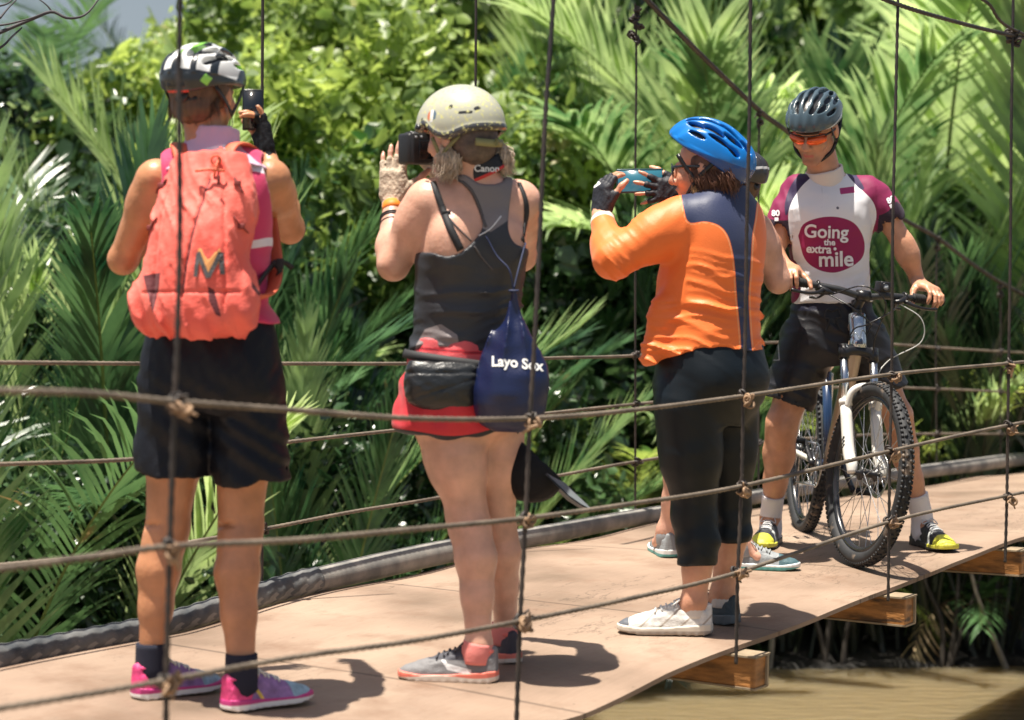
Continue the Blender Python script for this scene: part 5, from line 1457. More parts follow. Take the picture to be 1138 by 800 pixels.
def backpack(i1):
    R, nb, Y0 = i1['R'], i1['nb'], i1['Y0']; p = lambda x, y, d=0: P(x, y, Y0 + d)
    bot = p(221, 374, -.17); e = empty("backpack", bot, "coral red backpack with a letter mark, worn on the leftmost person's back", "backpack")
    up = unit(p(226, 165, -.12) - bot); Rb = frame_up(up, V3(.22, 1, 0))
    H = np.linalg.norm(p(226, 165, -.12) - bot)
    S = [(.0, -.0, .03, .120, .050, 2.4), (.025, -.014, .012, .146, .078, 2.7), (.075, -.014, .0, .152, .086, 2.6), (.14, -.010, .0, .142, .086, 2.5), (.22, -.005, .0, .135, .086, 2.4), (.33, .01, .006, .136, .076, 2.5), (.43, .012, .022, .112, .058, 2.4), (.49, .014, .036, .078, .040, 2.2), (H, .014, .045, .045, .022, 2)]
    pr = [loft(bot, Rb, S)]
    F = autofield(pr, .0042, .04); F.addall(pr)
    F.add(ell(bot + Rb @ V3(-.145, 0, .085), (.040, .060, .075), Rb), .03); F.add(ell(bot + Rb @ V3(.122, 0, .095), (.033, .058, .080), Rb), .03)
    # front panel that folds over, zips as grooves
    F.add(ell(bot + Rb @ V3(.02, -.055, .16), (.095, .052, .175), Rb), .02)
    F.add(ell(bot + Rb @ V3(.01, -.046, .062), (.125, .050, .058), Rb), .03)
    cr = [p(243, 196, 0), p(236, 235, 0), p(224, 285, 0), p(214, 330, 0)]
    def disp(x, y, z):
        u = (x - bot[0]) * Rb[0, 0] + (y - bot[1]) * Rb[1, 0] + (z - bot[2]) * Rb[2, 0]; h = (x - bot[0]) * Rb[0, 2] + (y - bot[1]) * Rb[1, 2] + (z - bot[2]) * Rb[2, 2]
        d = .0055 * np.abs(snoise(x, y, z * .45, 22, 21)) - .003 + creases(x, y, z, .009, 20, 25, (2.2, 0)) + .0018 * np.abs(snoise(x * 1.2 + z * .3, y, z * .5, 44, 22)) + .0015 * snoise(x, y, z, 110, 23)
        d = d + .0035 * np.sin(u * 110 + h * 26 + 2.2 * np.sin(h * 14)) * np.exp(-((h - .07) / .10) ** 2)
        zx = np.interp(h, [0.08, .22, .38, .44], [-.012, .006, .034, .042])
        d = d + .007 * np.exp(-((u - zx) / .0042) ** 2) * (h > .09) * (h < .44)
        zx2 = .095 - .32 * (h - .12) ** 2
        d = d + .006 * np.exp(-((u + zx2 * np.where(u > 0, -1, 1)) / .004) ** 2)
        d = d + .005 * np.exp(-((h - .105 - .1 * u * u) / .004) ** 2) * (np.abs(u) < .13)
        return d
    F.add(fun(disp), 0, 'disp')
    V, Q = F.mesh(); px, py = pxy(V)
    u = (V - bot) @ Rb[:, 0]; h = (V - bot) @ Rb[:, 2]; v = (V - bot) @ Rb[:, 1]
    bk = v < .01
    zip1 = np.where(bk & (h > .10) & (h < .40), .0030 - np.abs(u - np.interp(h, [0.08, .22, .38, .44], [-.012, .006, .034, .042])), -1)
    pk = np.where(bk, np.maximum(-sdpoly(px, py, [(159, 306), (178, 303), (177, 318), (170, 348), (165, 330)]), -sdpoly(px, py, [(231, 318), (238, 322), (246, 352), (240, 350), (232, 334)])) * .0024, -1)
    sh = np.where(bk, -sdpoly(px, py, [(279, 312), (284, 318), (290, 326), (288, 329), (280, 320)]) * .0024, -1)
    m = mat("coral_nylon", (.84, .115, .085), .66, spec=.3, sheen=.1, var=.07, vscale=7, bump=.0011, bscale=170, layers=[("lite", (.88, .21, .16), .02), ("pocket", (.13, .03, .035)), ("zip", (.22, .05, .05))])
    lite = .02 * snoise(V[:, 0], V[:, 1], V[:, 2], 12, 9) - .004
    o = mk("bag", V, Q, m, e, {"zip": zip1, "pocket": np.maximum(pk, sh), "lite": np.where(bk, lite, -1)})
    t = tree_of(V, Q)
    # the letter mark
    U = Rb[:, 0]; Wv = Rb[:, 2]; D = Rb[:, 1]
    O = p(232, 294, -.26) - D * .15 + (P(232,294,1)-P(232,294,0))*0
    pxm = .0024
    def strokes(lst, name, m_, off):
        b2 = []; f2 = []
        for (x0, y0, x1, y1, w0) in lst:
            n = 8; d = unit([x1 - x0, y1 - y0]); nx = V3(-d[1], d[0], 0) * w0 / 2; k0 = len(b2)
            for i in range(n + 1):
                c = lerp(V3(x0, y0, 0), V3(x1, y1, 0), i / n); b2.append((c + nx) * pxm); b2.append((c - nx) * pxm)
            for i in range(n): f2.append((k0 + 2 * i, k0 + 2 * i + 1, k0 + 2 * i + 3, k0 + 2 * i + 2))
        return stick(name, b2, f2, O, U, Wv, D, t, m_, o, off)
    yv = []; yf = []
    poly = [(-11, 17), (11, 17), (13, 5), (6, -4), (1, -13), (-6, -4), (-13, 5)]
    yv = [(0, 2)] + poly; yv = [(a * pxm, b_ * pxm) for a, b_ in yv]; yf = [(0, i, i % 7 + 1) for i in range(1, 8)]
    stick("yellow_patch", yv, yf, O, U, Wv, D, t, mat("pale_orange_print", (.80, .36, .12), .6), o, .0022)
    strokes([(-13, -13, -11, 12, 4.2), (-11, 13, 0.5, -14, 4.2), (0.5, -14, 12, 13, 4.2), (12, 13, 14, -10, 4.2)], "letter_mark", mat("grey_print", (.10, .09, .09), .5), .004)
    # straps over the shoulders and loose ends
    b = MB()
    for sx, sh_ in ((-1, i1['shL']), (1, i1['shR'])):
        x0 = sx * .075
        top = nb + R @ V3(x0, -.045, -.02)
        b.tube([p(226 + sx * 22, 178, -.10), top + R[:, 2] * .045, nb + R @ V3(x0 * 1.25, .04, .012), nb + R @ V3(x0 * 1.35, .10, -.07), nb + R @ V3(x0 * 1.6, .115, -.18), nb + R @ V3(x0 * 2.1, .05, -.30), nb + R @ V3(x0 * 2.25, -.03, -.36), bot + Rb @ V3(sx * .13, .04, .10)], .024, 8, smooth=50, sq=(.99, .22))
    b.build("shoulder_strap", mat("coral_strap", (.66, .13, .06), .6, bump=.001, bscale=300), e)
    b = MB()
    b.tube([bot + Rb @ V3(.12, .03, .10), p(302, 296, -.02), p(316, 292, -.01), p(325, 298, 0)], .006, 6, smooth=20, sq=(.4, 1.4))
    b.tube([p(303, 290, -.02), p(311, 300, -.01), p(307, 312, 0)], .006, 6, smooth=10, sq=(.4, 1.4))
    b.box(p(311, 293, -.015), (.010, .006, .014), None, 0, .002)
    b.build("side_buckle", M_strap, e)
    b = MB()
    b.tube([p(243, 176, -.165), p(240, 186, -.185), p(238, 196, -.185)], .0035, 6, smooth=8); b.torus(p(240, 178, -.17), .012, .003, V3(0, 1, 0), 18, 6)
    b.tube([p(217, 190, -.20), p(235, 188, -.20), p(250, 190, -.195)], .004, 6, smooth=8)
    b.build("grab_loop", mat("coral_strap", (.66, .13, .06)), e)
    b = MB()
    for (x0, h0, x1, h1) in ((-.10, .30, -.150, .235), (.105, .30, .150, .235), (-.085, .40, -.125, .36), (.10, .40, .125, .36)):
        pts = []
        for u_ in np.linspace(0, 1, 6):
            q = bot + Rb @ V3(x0 + (x1 - x0) * u_, -.4, h0 + (h1 - h0) * u_); hh_ = t.ray_cast(Vector(q), Vector(Rb[:, 1]))
            if hh_[0] is not None: pts.append(np.array(hh_[0]) - Rb[:, 1] * .002)
        if len(pts) > 2:
            st_ = MB(); st_.tube(pts, .0065, 6, sq=(1, .3)); st_.box(pts[2] - Rb[:, 1] * .003, (.009, .004, .007), Rb, 0, .002); st_.build("compression_strap", mat("dark_red_webbing", (.20, .03, .025), .7), e)
    b = MB(); b.box(p(243, 200, -.215), (.004, .002, .012), None, 0, .001); b.build("zip_pull", mat("dark_red_webbing", (.20, .03, .025)), e)
    b = MB(); b.torus(p(240, 186, -.2), .006, .002, V3(0, 1, 0), 14, 5)
    b.build("grab_loop", mat("coral_strap", (.66, .13, .06)), e)
    return e
# ================================================================== person 2: grey tank top, camera
def person2():
    Y0 = 6.50; p = lambda x, y, d=0: P(x, y, Y0 + d)
    base = ground(540, 757)
    e = empty("person", base, "person in grey tank top, red shorts and speckled pale helmet, shooting with a camera", "person")
    fw = unit(V3(-.28, 1, 0)); pel = p(510, 455); nb = p(531, 196)
    R = frame_up(nb - pel, fw)
    T = [(-.09, 0, 0, .10, .08, 2.2), (-.03, 0, 0, .155, .118, 2.3), (.04, -.008, -.012, .160, .120, 2.3), (.12, 0, 0, .155, .105, 2.2), (.19, .0, .0, .142, .094, 2.2), (.30, 0, 0, .146, .098, 2.2), (.42, 0, 0, .150, .100, 2.3), (.50, 0, 0, .150, .092, 2.4), (.575, 0, 0, .140, .070, 2.3), (.62, 0, -.005, .092, .054, 2.1), (.66, 0, -.005, .055, .045, 2)]
    hc = p(511, 150, -.02); hR = frame(unit(V3(-.80, .60, -.05)))
    shL, shR = p(474, 226, -.02), p(580, 226, .05)
    elL, wrL = p(437, 294, .02), p(436, 224, .17)
    elR, wrR = p(580, 285, .28), p(500, 200, .34)
    hL, hR_ = p(497, 462, -.02), p(548, 462, .07)
    kL, kR = p(519, 574, -.02), p(550, 574, .10); sL_, sR_ = (-1, .10), (-.42, .9); hlL, hlR = ground(552, 757), ground(571, 738); aL, aR = ank(hlL, sL_), ank(hlR, sR_)
    F = Field(np.array([-.52, Y0 - .42, .0]), np.array([.22, Y0 + .63, 1.62]), .005)
    B = Field(F.lo, F.ax[0][-1:].tolist() + [float(F.ax[1][-1]), float(F.ax[2][-1])], .005)
    F.add(loft(pel, R, T), .02); F.add(cone(nb - R[:, 2] * .03, hc + hR @ V3(0, -.02, -.05), .055, .050), .03)
    F.addall([cone(lerp(shL, nb, .15), lerp(shR, nb, .15) , .055, .055)], .04)
    F.add(ell(pel + R @ V3(-.075, -.075, .455), (.055, .035, .075), R), .04); F.add(ell(pel + R @ V3(.075, -.075, .455), (.055, .035, .075), R), .04)
    tors = F.d.copy()
    F.addall(arm_prims(shL, elL, wrL, 1.02, 1.08), .03); F.addall(arm_prims(shR, elR, wrR, 1.0), .03)
    lf = V3(-.95, .25, 0)
    F.addall(leg_prims(hL, kL, aL, lf, th=.095, kr=.053, ca=.055, ar=.033), .025); F.addall(leg_prims(hR_, kR, aR, V3(-.6, .8, 0), th=.093, kr=.051, ca=.051, ar=.033), .02)
    a, b, c = head_prims(hc, hR, .97); F.addall(a, .015); F.addall(b, .006); F.addall(c, .006, 's')
    handL = hand(wrL, unit(V3(.02, .04, 1)), unit(V3(.35, .9, 0)), V3(1, 0, 0), ((.10, .12, .08), (.06, .10, .08), (.10, .12, .08), (.12, .15, .1)), (.75, .6, .15), s=1.0, spread=.10)
    handR = hand(wrR, unit(V3(-.6, -.1, .7)), V3(0, -.8, 0), V3(.5, .3, .5), ((.5, .6, .3),) * 4, s=.95)
    hand_to(F, handL); hand_to(F, handR)
    F.add(fun(lambda x, y, z: .0014 * snoise(x, y, z, 20, 4)), 0, 'disp')
    V, Q = F.mesh(); V = relax(V, Q, 1, .4); body = mk("body", V, Q, SK_pale, e); bt = tree_of(V, Q)
    glove("glove", handL, e, mat("beige_mesh_glove", (.50, .40, .30), .75, bump=.003, bscale=130, var=.35, vscale=70), unit(elL - wrL), .02)
    glove("glove", handR, e, mat("beige_mesh_glove", (.50, .40, .30)), unit(elR - wrR), .02)
    b = MB(); d = unit(elL - wrL); c0 = wrL + d * .012; c1 = wrL + d * .040
    b.tube([c0, lerp(c0, c1, .5), c1], [.031, .0315, .032], 20, sq=(.92, 1)); b.build("wrist_band", mat("orange_band", (.85, .22, .02), .6), e)
    b = MB()
    for k in (.062, .070, .088): b.torus(wrL + d * k, .0305 + k * .05, .0028, d, 28, 6)
    b.build("bracelet", mat("dark_bracelet", (.03, .025, .025), .5), e)
    # tank top: torso only, cut by the pattern of a racer back
    G = Field.__new__(Field); G.v, G.lo, G.n, G.ax = F.v, F.lo, F.n, F.ax
    patt = photopoly([(503, 196), (517, 194), (534, 204), (556, 203), (563, 192), (570, 197), (566, 232), (565, 255), (572, 270), (586, 276), (602, 284), (604, 330), (600, 400), (520, 404), (440, 404), (440, 330), (455, 286), (476, 280), (495, 284), (512, 280), (528, 266), (536, 250), (530, 224), (518, 208)])
    x = F.ax[0][:, None, None]; y = F.ax[1][None, :, None]; z = F.ax[2][None, None, :]
    fv = (x - pel[0]) * R[0, 1] + (y - pel[1]) * R[1, 1] + (z - pel[2]) * R[2, 1]; fh = (x - pel[0]) * R[0, 2] + (y - pel[1]) * R[1, 2] + (z - pel[2]) * R[2, 2]
    pt = patt(x, y, z); g = np.where(fv < .045, pt, np.minimum(np.maximum(fh - .52, -.05), np.maximum(pt, 0) * 0 + fh - .52))
    G.d = np.maximum(tors - .0065 - .004 * np.clip((1.15 - z) * 4, 0, 1), g).astype(np.float32)
    G.add(fun(lambda x, y, z: creases(x, y, z, .018, 50, 11, (-.15, 0)) * np.clip((1.22 - z) * 5, 0, 1)), 0, 'disp')
    zc = P(0, 388, Y0)[2]
    G.add(fun(lambda x, y, z: (zc + .01 * np.sin(x * 25)) - z + 0 * x), .004, 'i')
    V, Q = G.mesh(); V = relax(V, Q, 2, .5); px, py = pxy(V)
    mesh_ = np.where(V[:, 1] < Y0 + .05, np.minimum(-sdpoly(px, py, [(480, 180), (590, 180), (572, 240), (545, 258), (525, 248)]), 99) * .0025, -1)
    low = np.where(True, -sdpoly(px, py, [(462, 384), (472, 366), (490, 360), (508, 372), (512, 390), (462, 392)]) * .0025, -1)
    m_t = mat("charcoal_tank", (.030, .032, .038), .5, spec=.5, bump=.0009, bscale=260, layers=[("meshy", (.20, .175, .17)), ("pale", (.22, .19, .19))])
    tank = mk("tank_top", V, Q, m_t, e, {"meshy": mesh_, "pale": low})
    tt = tree_of(V, Q)
    b = MB()
    ribbon(b, bt, [(481, 202), (489, 224), (499, 250), (512, 278)], [.016, .018, .021, .021], .002)
    b.box(photohit(bt, 496, 236, .005), (.012, .003, .005), None, 0, .001)
    b.build("bra_strap", M_strap, e); b = MB()
    ribbon(b, bt, [(577, 203), (584, 222), (585, 240), (581, 268)], [.010, .013, .016, .017], .002)
    b.build("bra_strap", M_strap, e)
    b = MB()
    ribbon(b, bt, [(488, 228), (506, 250), (524, 268)], [.004, .004], .001); ribbon(b, tt, [(524, 268), (534, 284), (548, 300)], [.005, .005], .002)
    ribbon(b, tt, [(506, 196), (524, 212), (534, 236), (540, 252)], [.010, .008], .001, .0005)
    b.build("thin_cord", mat("greyish_piping", (.09, .08, .08), .6), e)
    b = MB(); ribbon(b, tt, [(532, 262), (545, 254), (557, 240)], [.003, .004], .001, .0005); b.build("white_trim", mat("white_trim", (.7, .7, .7), .6), e)
    # shorts
    S2 = [(-.075, -.02, 0, .150, .120, 2.3), (-.055, -.012, 0, .176, .134, 2.4), (.0, -.008, -.004, .172, .136, 2.4), (.06, -.004, -.004, .163, .126, 2.3), (.13, 0, 0, .155, .112, 2.2), (.19, 0, 0, .147, .100, 2.2)]
    Lf = loft(pel, R, S2)
    G = autofield([Lf], .005); G.add(Lf)
    hz = P(0, 480, Y0)[2]
    G.add(fun(lambda x, y, z: (hz + .05 * (x - pel[0]) + .012 * np.sin(x * 18 + 1)) - z + 0 * x), .006, 'i')
    G.add(cone(hL + V3(0, 0, -.0), hL + V3(.02, 0, -.20), .118, .122), .006, 's') if False else None
    G.add(fun(lambda x, y, z: .004 * snoise(x, y, z, 24, 31) + .0035 * np.sin(x * 60 + z * 20 + 2 * np.sin(z * 30))), 0, 'disp')
    V, Q = G.mesh(); h = (V - pel) @ R[:, 2]
    hem = .008 - np.abs(V[:, 2] - (hz + .05 * (V[:, 0] - pel[0]) + .012 * np.sin(V[:, 0] * 18 + 1)) - .004)
    lines = np.maximum(.0022 - np.abs(h - .165), .0022 - np.abs(h - .148 - .02 * np.sin(V[:, 0] * 8)))
    mk("shorts", V, Q, mat("red_shorts", (.62, .022, .035), .6, sheen=.1, bump=.001, bscale=220, layers=[("hem", (.012, .012, .02)), ("lines", (.22, .01, .02)), ("waist", (.72, .10, .11))]), e, {"hem": hem, "lines": lines, "waist": np.where(lines > -.0006, -1, h - .128)})
    # shoes
    def at(V): return {"swoosh": np.minimum(.008 - np.abs(V[:, 2] - .036 - .25 * (V[:, 1] - .10) - 1.2 * np.maximum(V[:, 1] - .13, 0) ** 1), .055 - np.abs(V[:, 1] - .12)), "dark": np.minimum(V[:, 2] - .060, V[:, 1] - .085) , "low": .017 - V[:, 2] - .004 * np.sin(V[:, 1] * 30)}
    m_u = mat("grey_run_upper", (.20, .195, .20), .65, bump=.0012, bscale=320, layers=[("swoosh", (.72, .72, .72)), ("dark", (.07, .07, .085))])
    m_so = mat("coral_cream_sole", (.80, .20, .14), .5, layers=[("low", (.72, .62, .52))])
    shoe(e, hlL, sL_, .275, m_u, m_so, mat("dark_lace", (.05, .05, .06), .7), "grey running shoe with coral sole", attrs=at, m_collar=mat("coral_collar", (.82, .20, .17), .8))
    shoe(e, hlR, sR_, .265, mat("shaded_grey_upper", (.05, .045, .06), .6, bump=.001, bscale=300), m_so, mat("dark_lace", (.05, .05, .06)), "grey running shoe, upper coloured dark for shade", attrs=at, m_collar=mat("coral_collar", (.82, .20, .17)))  # upper painted darker than its pair to stand for shade
    for an_, dd_ in ((aL, sL_), (aR, sR_)):
        b = MB(); f_ = unit(V3(*dd_, 0)); b.tube([an_ + V3(0, 0, .012), an_ + f_ * .004 + V3(0, 0, -.015), an_ + f_ * .006 + V3(0, 0, -.045)], [.042, .0455, .043], 18, smooth=8); b.build("sock", mat("coral_sock", (.80, .25, .22), .85, bump=.001, bscale=300), e)
    # helmet: smooth rounded shell
    H = Field((-.125, -.155, -.06), (.125, .155, .14), .0032)
    H.add(ell((0, -.004, .0), (.108, .134, .118)), 0)
    def edge(x, y, z): return -(z + .018 - .020 * np.exp(-((y - .045) / .028) ** 2) * (np.abs(x) > .03) + .022 * np.exp(-((y + .03) / .05) ** 2) - .010 * (y > .08)) + 0 * x
    H.add(fun(edge), .008, 'i'); H.add(ell((0, -.004, -.01), (.094, .120, .104)), .004, 's')
    H.add(fun(lambda x, y, z: -.0045 * np.exp(-((edge(x, y, z) + .010) / .008) ** 2)), 0, 'disp')
    V, Q = H.mesh(); V = relax(V, Q, 1, .4); x, y, z = V.T
    rim = .019 + edge(x, y, z)
    dots = np.maximum.reduce([.0062 - np.hypot(y + dy, z - dz) - 9 * (np.abs(x) < .04) for dy, dz in ((.045, .048), (.108, .040), (-.055, .020))])
    slot = np.minimum(.004 - np.abs(z - .030), .016 - np.abs(y + .085)) - 9 * (np.abs(x) < .03)
    st = .017 - np.hypot((y - .014), z - .028) - 9 * (x > 0)
    s1 = np.minimum(st, .006 - np.abs(y - .014)); s2 = np.minimum(st, (y - .014) - .006); 
    W = lambda Vl: np.asarray(Vl) @ hR.T + hc + hR[:, 2] * .022
    m_h = mat("speckled_helmet", (.46, .46, .36), .28, coat=.35, var=.0, layers=[("st", (.10, .16, .22)), ("s2", (.60, .20, .10)), ("s1", (.80, .80, .78)), ("rim", (.055, .055, .06)), ("hole", (.03, .03, .03))], dirt=((.62, .60, .26), 95, .54))
    ho = mk("helmet", W(V), Q, m_h, e, {"rim": rim, "hole": np.maximum(dots, slot), "st": st, "s1": s1, "s2": s2}); ho['label'] = "smooth pale grey-green speckled helmet"
    b = MB()
    for sx in (-1, 1): b.tube(W([(sx * .085, .03, -.03), (sx * .080, .012, -.08), (sx * .055, .04, -.115), (0, .055, -.125)]), .004, 5, smooth=12, sq=(.4, 1.6)); b.tube(W([(sx * .080, -.06, -.03), (sx * .080, .0, -.075), (sx * .080, .012, -.085)]), .004, 5, smooth=8, sq=(.4, 1.6))
    b.tube(W([(.06, -.10, -.05), (0, -.125, -.055), (-.06, -.10, -.05)]), .008, 6, smooth=10, sq=(.5, 1.5))
    for k in range(6):
        a_ = k * math.pi / 3; b.tube(W([(.0, -.130, -.052), (math.cos(a_) * .012, -.129, -.052 + math.sin(a_) * .012)]), .0022, 5)
    b.build("strap", mat("yellowish_strap", (.25, .24, .10), .6), ho)
    b = MB()
    cx, cy = -.065, -.085
    b.lathe([(0, 0), (.007, 0), (.007, .004), (0, .004)], W([(-.104, .062, .0)])[0], -hR[:, 0], 12); b.build("rivet", M_blackplastic, ho)
    # hair
    m_h2 = mat("blond_hair", (.58, .47, .36), .45, var=.5, vscale=70, stretch=(1, 1, .3)); m_hd = mat("dark_root_hair", (.10, .07, .055), .5, var=.4, vscale=60)
    K = Field(hc - .13, hc + .13, .0042)
    K.add(ell(hc + hR @ V3(0, -.026, .0), (.080, .088, .08), hR), 0); K.add(ell(hc + hR @ V3(0, -.058, -.045), (.062, .042, .045), hR), .02)
    K.add(fun(lambda x, y, z: (x - hc[0]) * hR[0, 1] + (y - hc[1]) * hR[1, 1] + (z - hc[2]) * hR[2, 1] - .012), .01, 'i'); K.add(fun(lambda x, y, z: .0022 * snoise(x, y, z * .3, 220, 6)), 0, 'disp')
    V, Q = K.mesh(); hair = mk("hair", V, Q, m_hd, e)
    for (c0, rr_, sd, n) in ((p(500, 178, -.07), .047, 5, 330), (p(558, 176, .0), .040, 6, 260)):
        b = MB(); r_ = np.random.RandomState(sd)
        for _ in range(n):
            a0 = unit(r_.normal(size=3)); ax = unit(V3(-.25 if sd == 5 else .25, 0, -1) + r_.normal(size=3) * .35)
            st_ = c0 + V3(0, 0, rr_ * .75) + r_.normal(size=3) * .006; mid = c0 + a0 * rr_ * r_.uniform(.55, .95); en = c0 + ax * rr_ * r_.uniform(.8, 1.35) + a0 * .012
            b.tube([st_, lerp(st_, mid, .6) + a0 * .006, mid, en], [.0015, .0014, .0011, .0004], 4, smooth=9, cap=False)
        b.tube([c0 + V3(0, 0, .03), c0, c0 - V3(0, 0, .028)], [rr_ * .45, rr_ * .72, rr_ * .4], 12, smooth=8)
        b.build("pigtail", m_h2, hair)
    # camera, neck strap
    ce = empty("camera", p(466, 182, .16), "black camera held to the face by the person in the tank top", "camera")
    cf = unit(V3(-.55, .83, 0)); cR = frame(cf); cc = p(473, 165, .12)
    Cw = lambda v: cc + cR @ np.array(v)
    b = MB(); b.box(cc, (.060, .026, .046), cR, 0, .008); b.box(Cw((0, .0, .053)), (.024, .026, .014), cR, 0, .007); b.box(Cw((-.052, .014, -.002)), (.014, .032, .044), cR, 0, .008)
    b.build("camera_body", mat("camera_black", (.016, .016, .018), .45, bump=.0006, bscale=500), ce)
    b = MB(); b.lathe([(0, .02), (.033, .02), (.034, .04), (.036, .045), (.036, .075), (.034, .08), (.034, .10), (.030, .10), (.028, .09), (0, .09)], Cw((.004, 0, -.002)), cf, 24); b.build("lens", M_blackplastic, ce)
    b = MB(); b.box(Cw((0, -.0275, -.006)), (.038, .0015, .026), cR, 0, .001); b.build("screen", M_glass, ce)
    for (bx_, bz_) in ((.047, .022), (.047, .006), (.047, -.010), (.047, -.026), (-.048, .030), (-.030, .031)):
        b = MB(); b.lathe([(0, 0), (.0042, 0), (.0042, .002), (0, .002)], Cw((bx_, -.026, bz_)), -cf, 10); b.build("button", mat("grey_button", (.20, .20, .21), .35), ce)
    b = MB(); b.box(Cw((0, -.030, .052)), (.014, .006, .009), cR, 0, .003); b.build("eyepiece", mat("soft_rubber", (.02, .02, .02), .9), ce)
    b = MB(); b.lathe([(0, 0), (.010, 0), (.010, .006), (0, .006)], Cw((.05, -.012, .042)), cR[:, 2], 14); b.lathe([(0, 0), (.012, 0), (.012, .005), (0, .005)], Cw((-.045, 0, .042)), cR[:, 2], 16); b.build("dial", M_blackplastic, ce)
    G = Field(nb - V3(.13, .13, .10), nb + V3(.13, .13, .12), .0042)
    Rn = frame_up(hc - nb, fw)
    nk = nb + R[:, 2] * .022
    G.add(loft(nk, Rn, [(-.022, 0, 0, .080, .075, 2), (0, 0, 0, .075, .073, 2), (.020, 0, 0, .071, .072, 2)]), 0)
    G.add(loft(nk, Rn, [(-.03, 0, 0, .064, .058, 2), (.03, 0, 0, .057, .055, 2)]), .002, 's')
    V, Q = G.mesh(); hh = (V - nk) @ Rn[:, 2]
    so = mk("neck_strap", V, Q, mat("black_neck_strap", (.014, .014, .016), .6, layers=[("red", (.55, .03, .03))]), ce, {"red": -.013 - hh})
    tr = tree_of(V, Q); tv, tf = textmesh("Canon", .026, .0006)
    stick("strap_lettering", tv, tf, p(540, 184, -.3), V3(1, 0, 0), V3(0, 0, 1), V3(0, 1, 0), tr, mat("white_lettering", (.78, .78, .76), .5), so)
    b = MB(); b.tube([nk + Rn @ V3(-.06, .02, -.01), nk + Rn @ V3(-.075, .10, -.06), Cw((.07, -.01, -.03)), Cw((.068, 0, .03))], .0045, 6, smooth=20, sq=(.4, 1.6)); b.build("strap_cord", M_strap, ce)
    # waist pack
    we = empty("waist_pack", p(488, 455, -.16), "black waist pack strapped low across the red shorts", "waist bag")
    wc = p(490, 428, -.115); Rw = frame_up(V3(.03, 0, 1), V3(-.12, 1, 0))
    G = autofield([rbox(wc, (.115, .06, .08), Rw, .03)], .0042, .03)
    G.add(loft(wc, Rw, [(-.068, .012, 0, .070, .030, 2.6), (-.045, .004, 0, .096, .046, 2.8), (0, 0, 0, .103, .052, 3), (.042, .002, 0, .101, .044, 3), (.066, .004, 0, .092, .028, 3)]))
    G.add(fun(lambda x, y, z: .0042 * np.abs(snoise(x, y, z * 1.6, 34, 41)) + .004 * np.exp(-((z - wc[2] - .036) / .004) ** 2) + .003 * np.exp(-((z - wc[2] + .01 - .3 * (x - wc[0])) / .004) ** 2)), 0, 'disp')
    V, Q = G.mesh(); mk("pouch", V, Q, mat("black_nylon", (.011, .013, .015), .36, sheen=.05, bump=.0012, bscale=150, spec=.6), we)
    b = MB(); th = np.linspace(0, 2 * math.pi, 60, endpoint=False)
    wq = pel + R[:, 2] * .135
    loop = [wq + R @ V3(.166 * math.cos(t), .120 * math.sin(t), -.01 * math.cos(t)) for t in th]; loop.append(loop[0])
    b.tube(loop, .014, 6, cap=False, sq=(.3, 1)); b.build("belt", M_strap, we)
    # drawstring bag
    de = empty("drawstring_bag", p(567, 462, -.12), "navy blue drawstring bag with white lettering hanging at the hip", "drawstring bag")
    top = p(571, 321, -.13); bo = p(566, 479, -.13); Rd = frame_up(top - bo, V3(0, 1, 0)); H_ = np.linalg.norm(top - bo)
    Ls = loft(bo, Rd, [(0, 0, .0, .045, .03, 2), (.02, 0, 0, .084, .050, 2.2), (.07, .0, 0, .100, .066, 2.2), (.14, .004, 0, .102, .064, 2.2), (.20, .004, .0, .092, .052, 2.1), (.27, .002, 0, .062, .038, 2), (.32, .004, 0, .026, .018, 2), (H_, .0, 0, .010, .010, 2)])
    G = autofield([Ls], .004, .03); G.add(Ls)
    def dd(x, y, z):
        u = (x - bo[0]) * Rd[0, 0] + (y - bo[1]) * Rd[1, 0]; h = (z - bo[2]); v = y - bo[1]
        a_ = np.arctan2(v, u * .7 + 1e-4)
        return .014 * np.abs(np.sin(u / np.interp(h, [0, .14, .27, .40], [.105, .10, .060, .012]) * 4.2 + .5 * np.sin(h * 13) + .6)) ** .7 * np.clip((h - .10) * 6, 0, 1) * np.clip((H_ - h) * 10, 0, 1) + .003 * snoise(x, y, z, 30, 51)
    G.add(fun(dd), 0, 'disp')
    V, Q = G.mesh(); bo_ = mk("bag", V, Q, mat("navy_nylon", (.006, .012, .055), .36, sheen=.0, bump=.0008, bscale=200, spec=.6), de); tr = tree_of(V, Q)
    tv, tf = textmesh("Layo Sox", .038, .0012)
    # the lettering sags to the right
    tv[:, 1] = tv[:, 1] - .15 * tv[:, 0] - 1.6 * tv[:, 0] ** 2 * (tv[:, 0] < 0)
    stick("lettering", tv, tf, p(575, 410, -.5), V3(1, 0, 0), V3(0, 0, 1), V3(0, 1, 0), tr, mat("white_lettering", (.78, .78, .76)), bo_, .002)
    b = MB(); b.tube([top - V3(0, 0, .01), p(566, 300, -.135), p(552, 284, -.12), p(540, 262, -.115)], .0028, 6, smooth=16); b.tube([top, p(576, 300, -.11), p(584, 270, -.06)], .0028, 6, smooth=16); b.torus(top - V3(0, 0, .005), .011, .004, V3(0, 0, 1), 16, 6); b.build("cord", mat("navy_cord", (.02, .03, .08), .7), de)
    # cap hanging below it
    ca = empty("cap", p(590, 560, .1), "black cap with a grey brim hanging behind the thigh", "cap")
    cc = p(592, 518, .10); axb = unit(V3(.62, -.1, -.60)); nrm = unit(V3(.62, .1, .66)); Rk = np.stack([np.cross(axb, nrm), axb, nrm], 1)
    G = Field(cc - .16, cc + .16, .0045); G.add(ell(cc - axb * .005 - nrm * .01, (.095, .105, .095), Rk), 0)
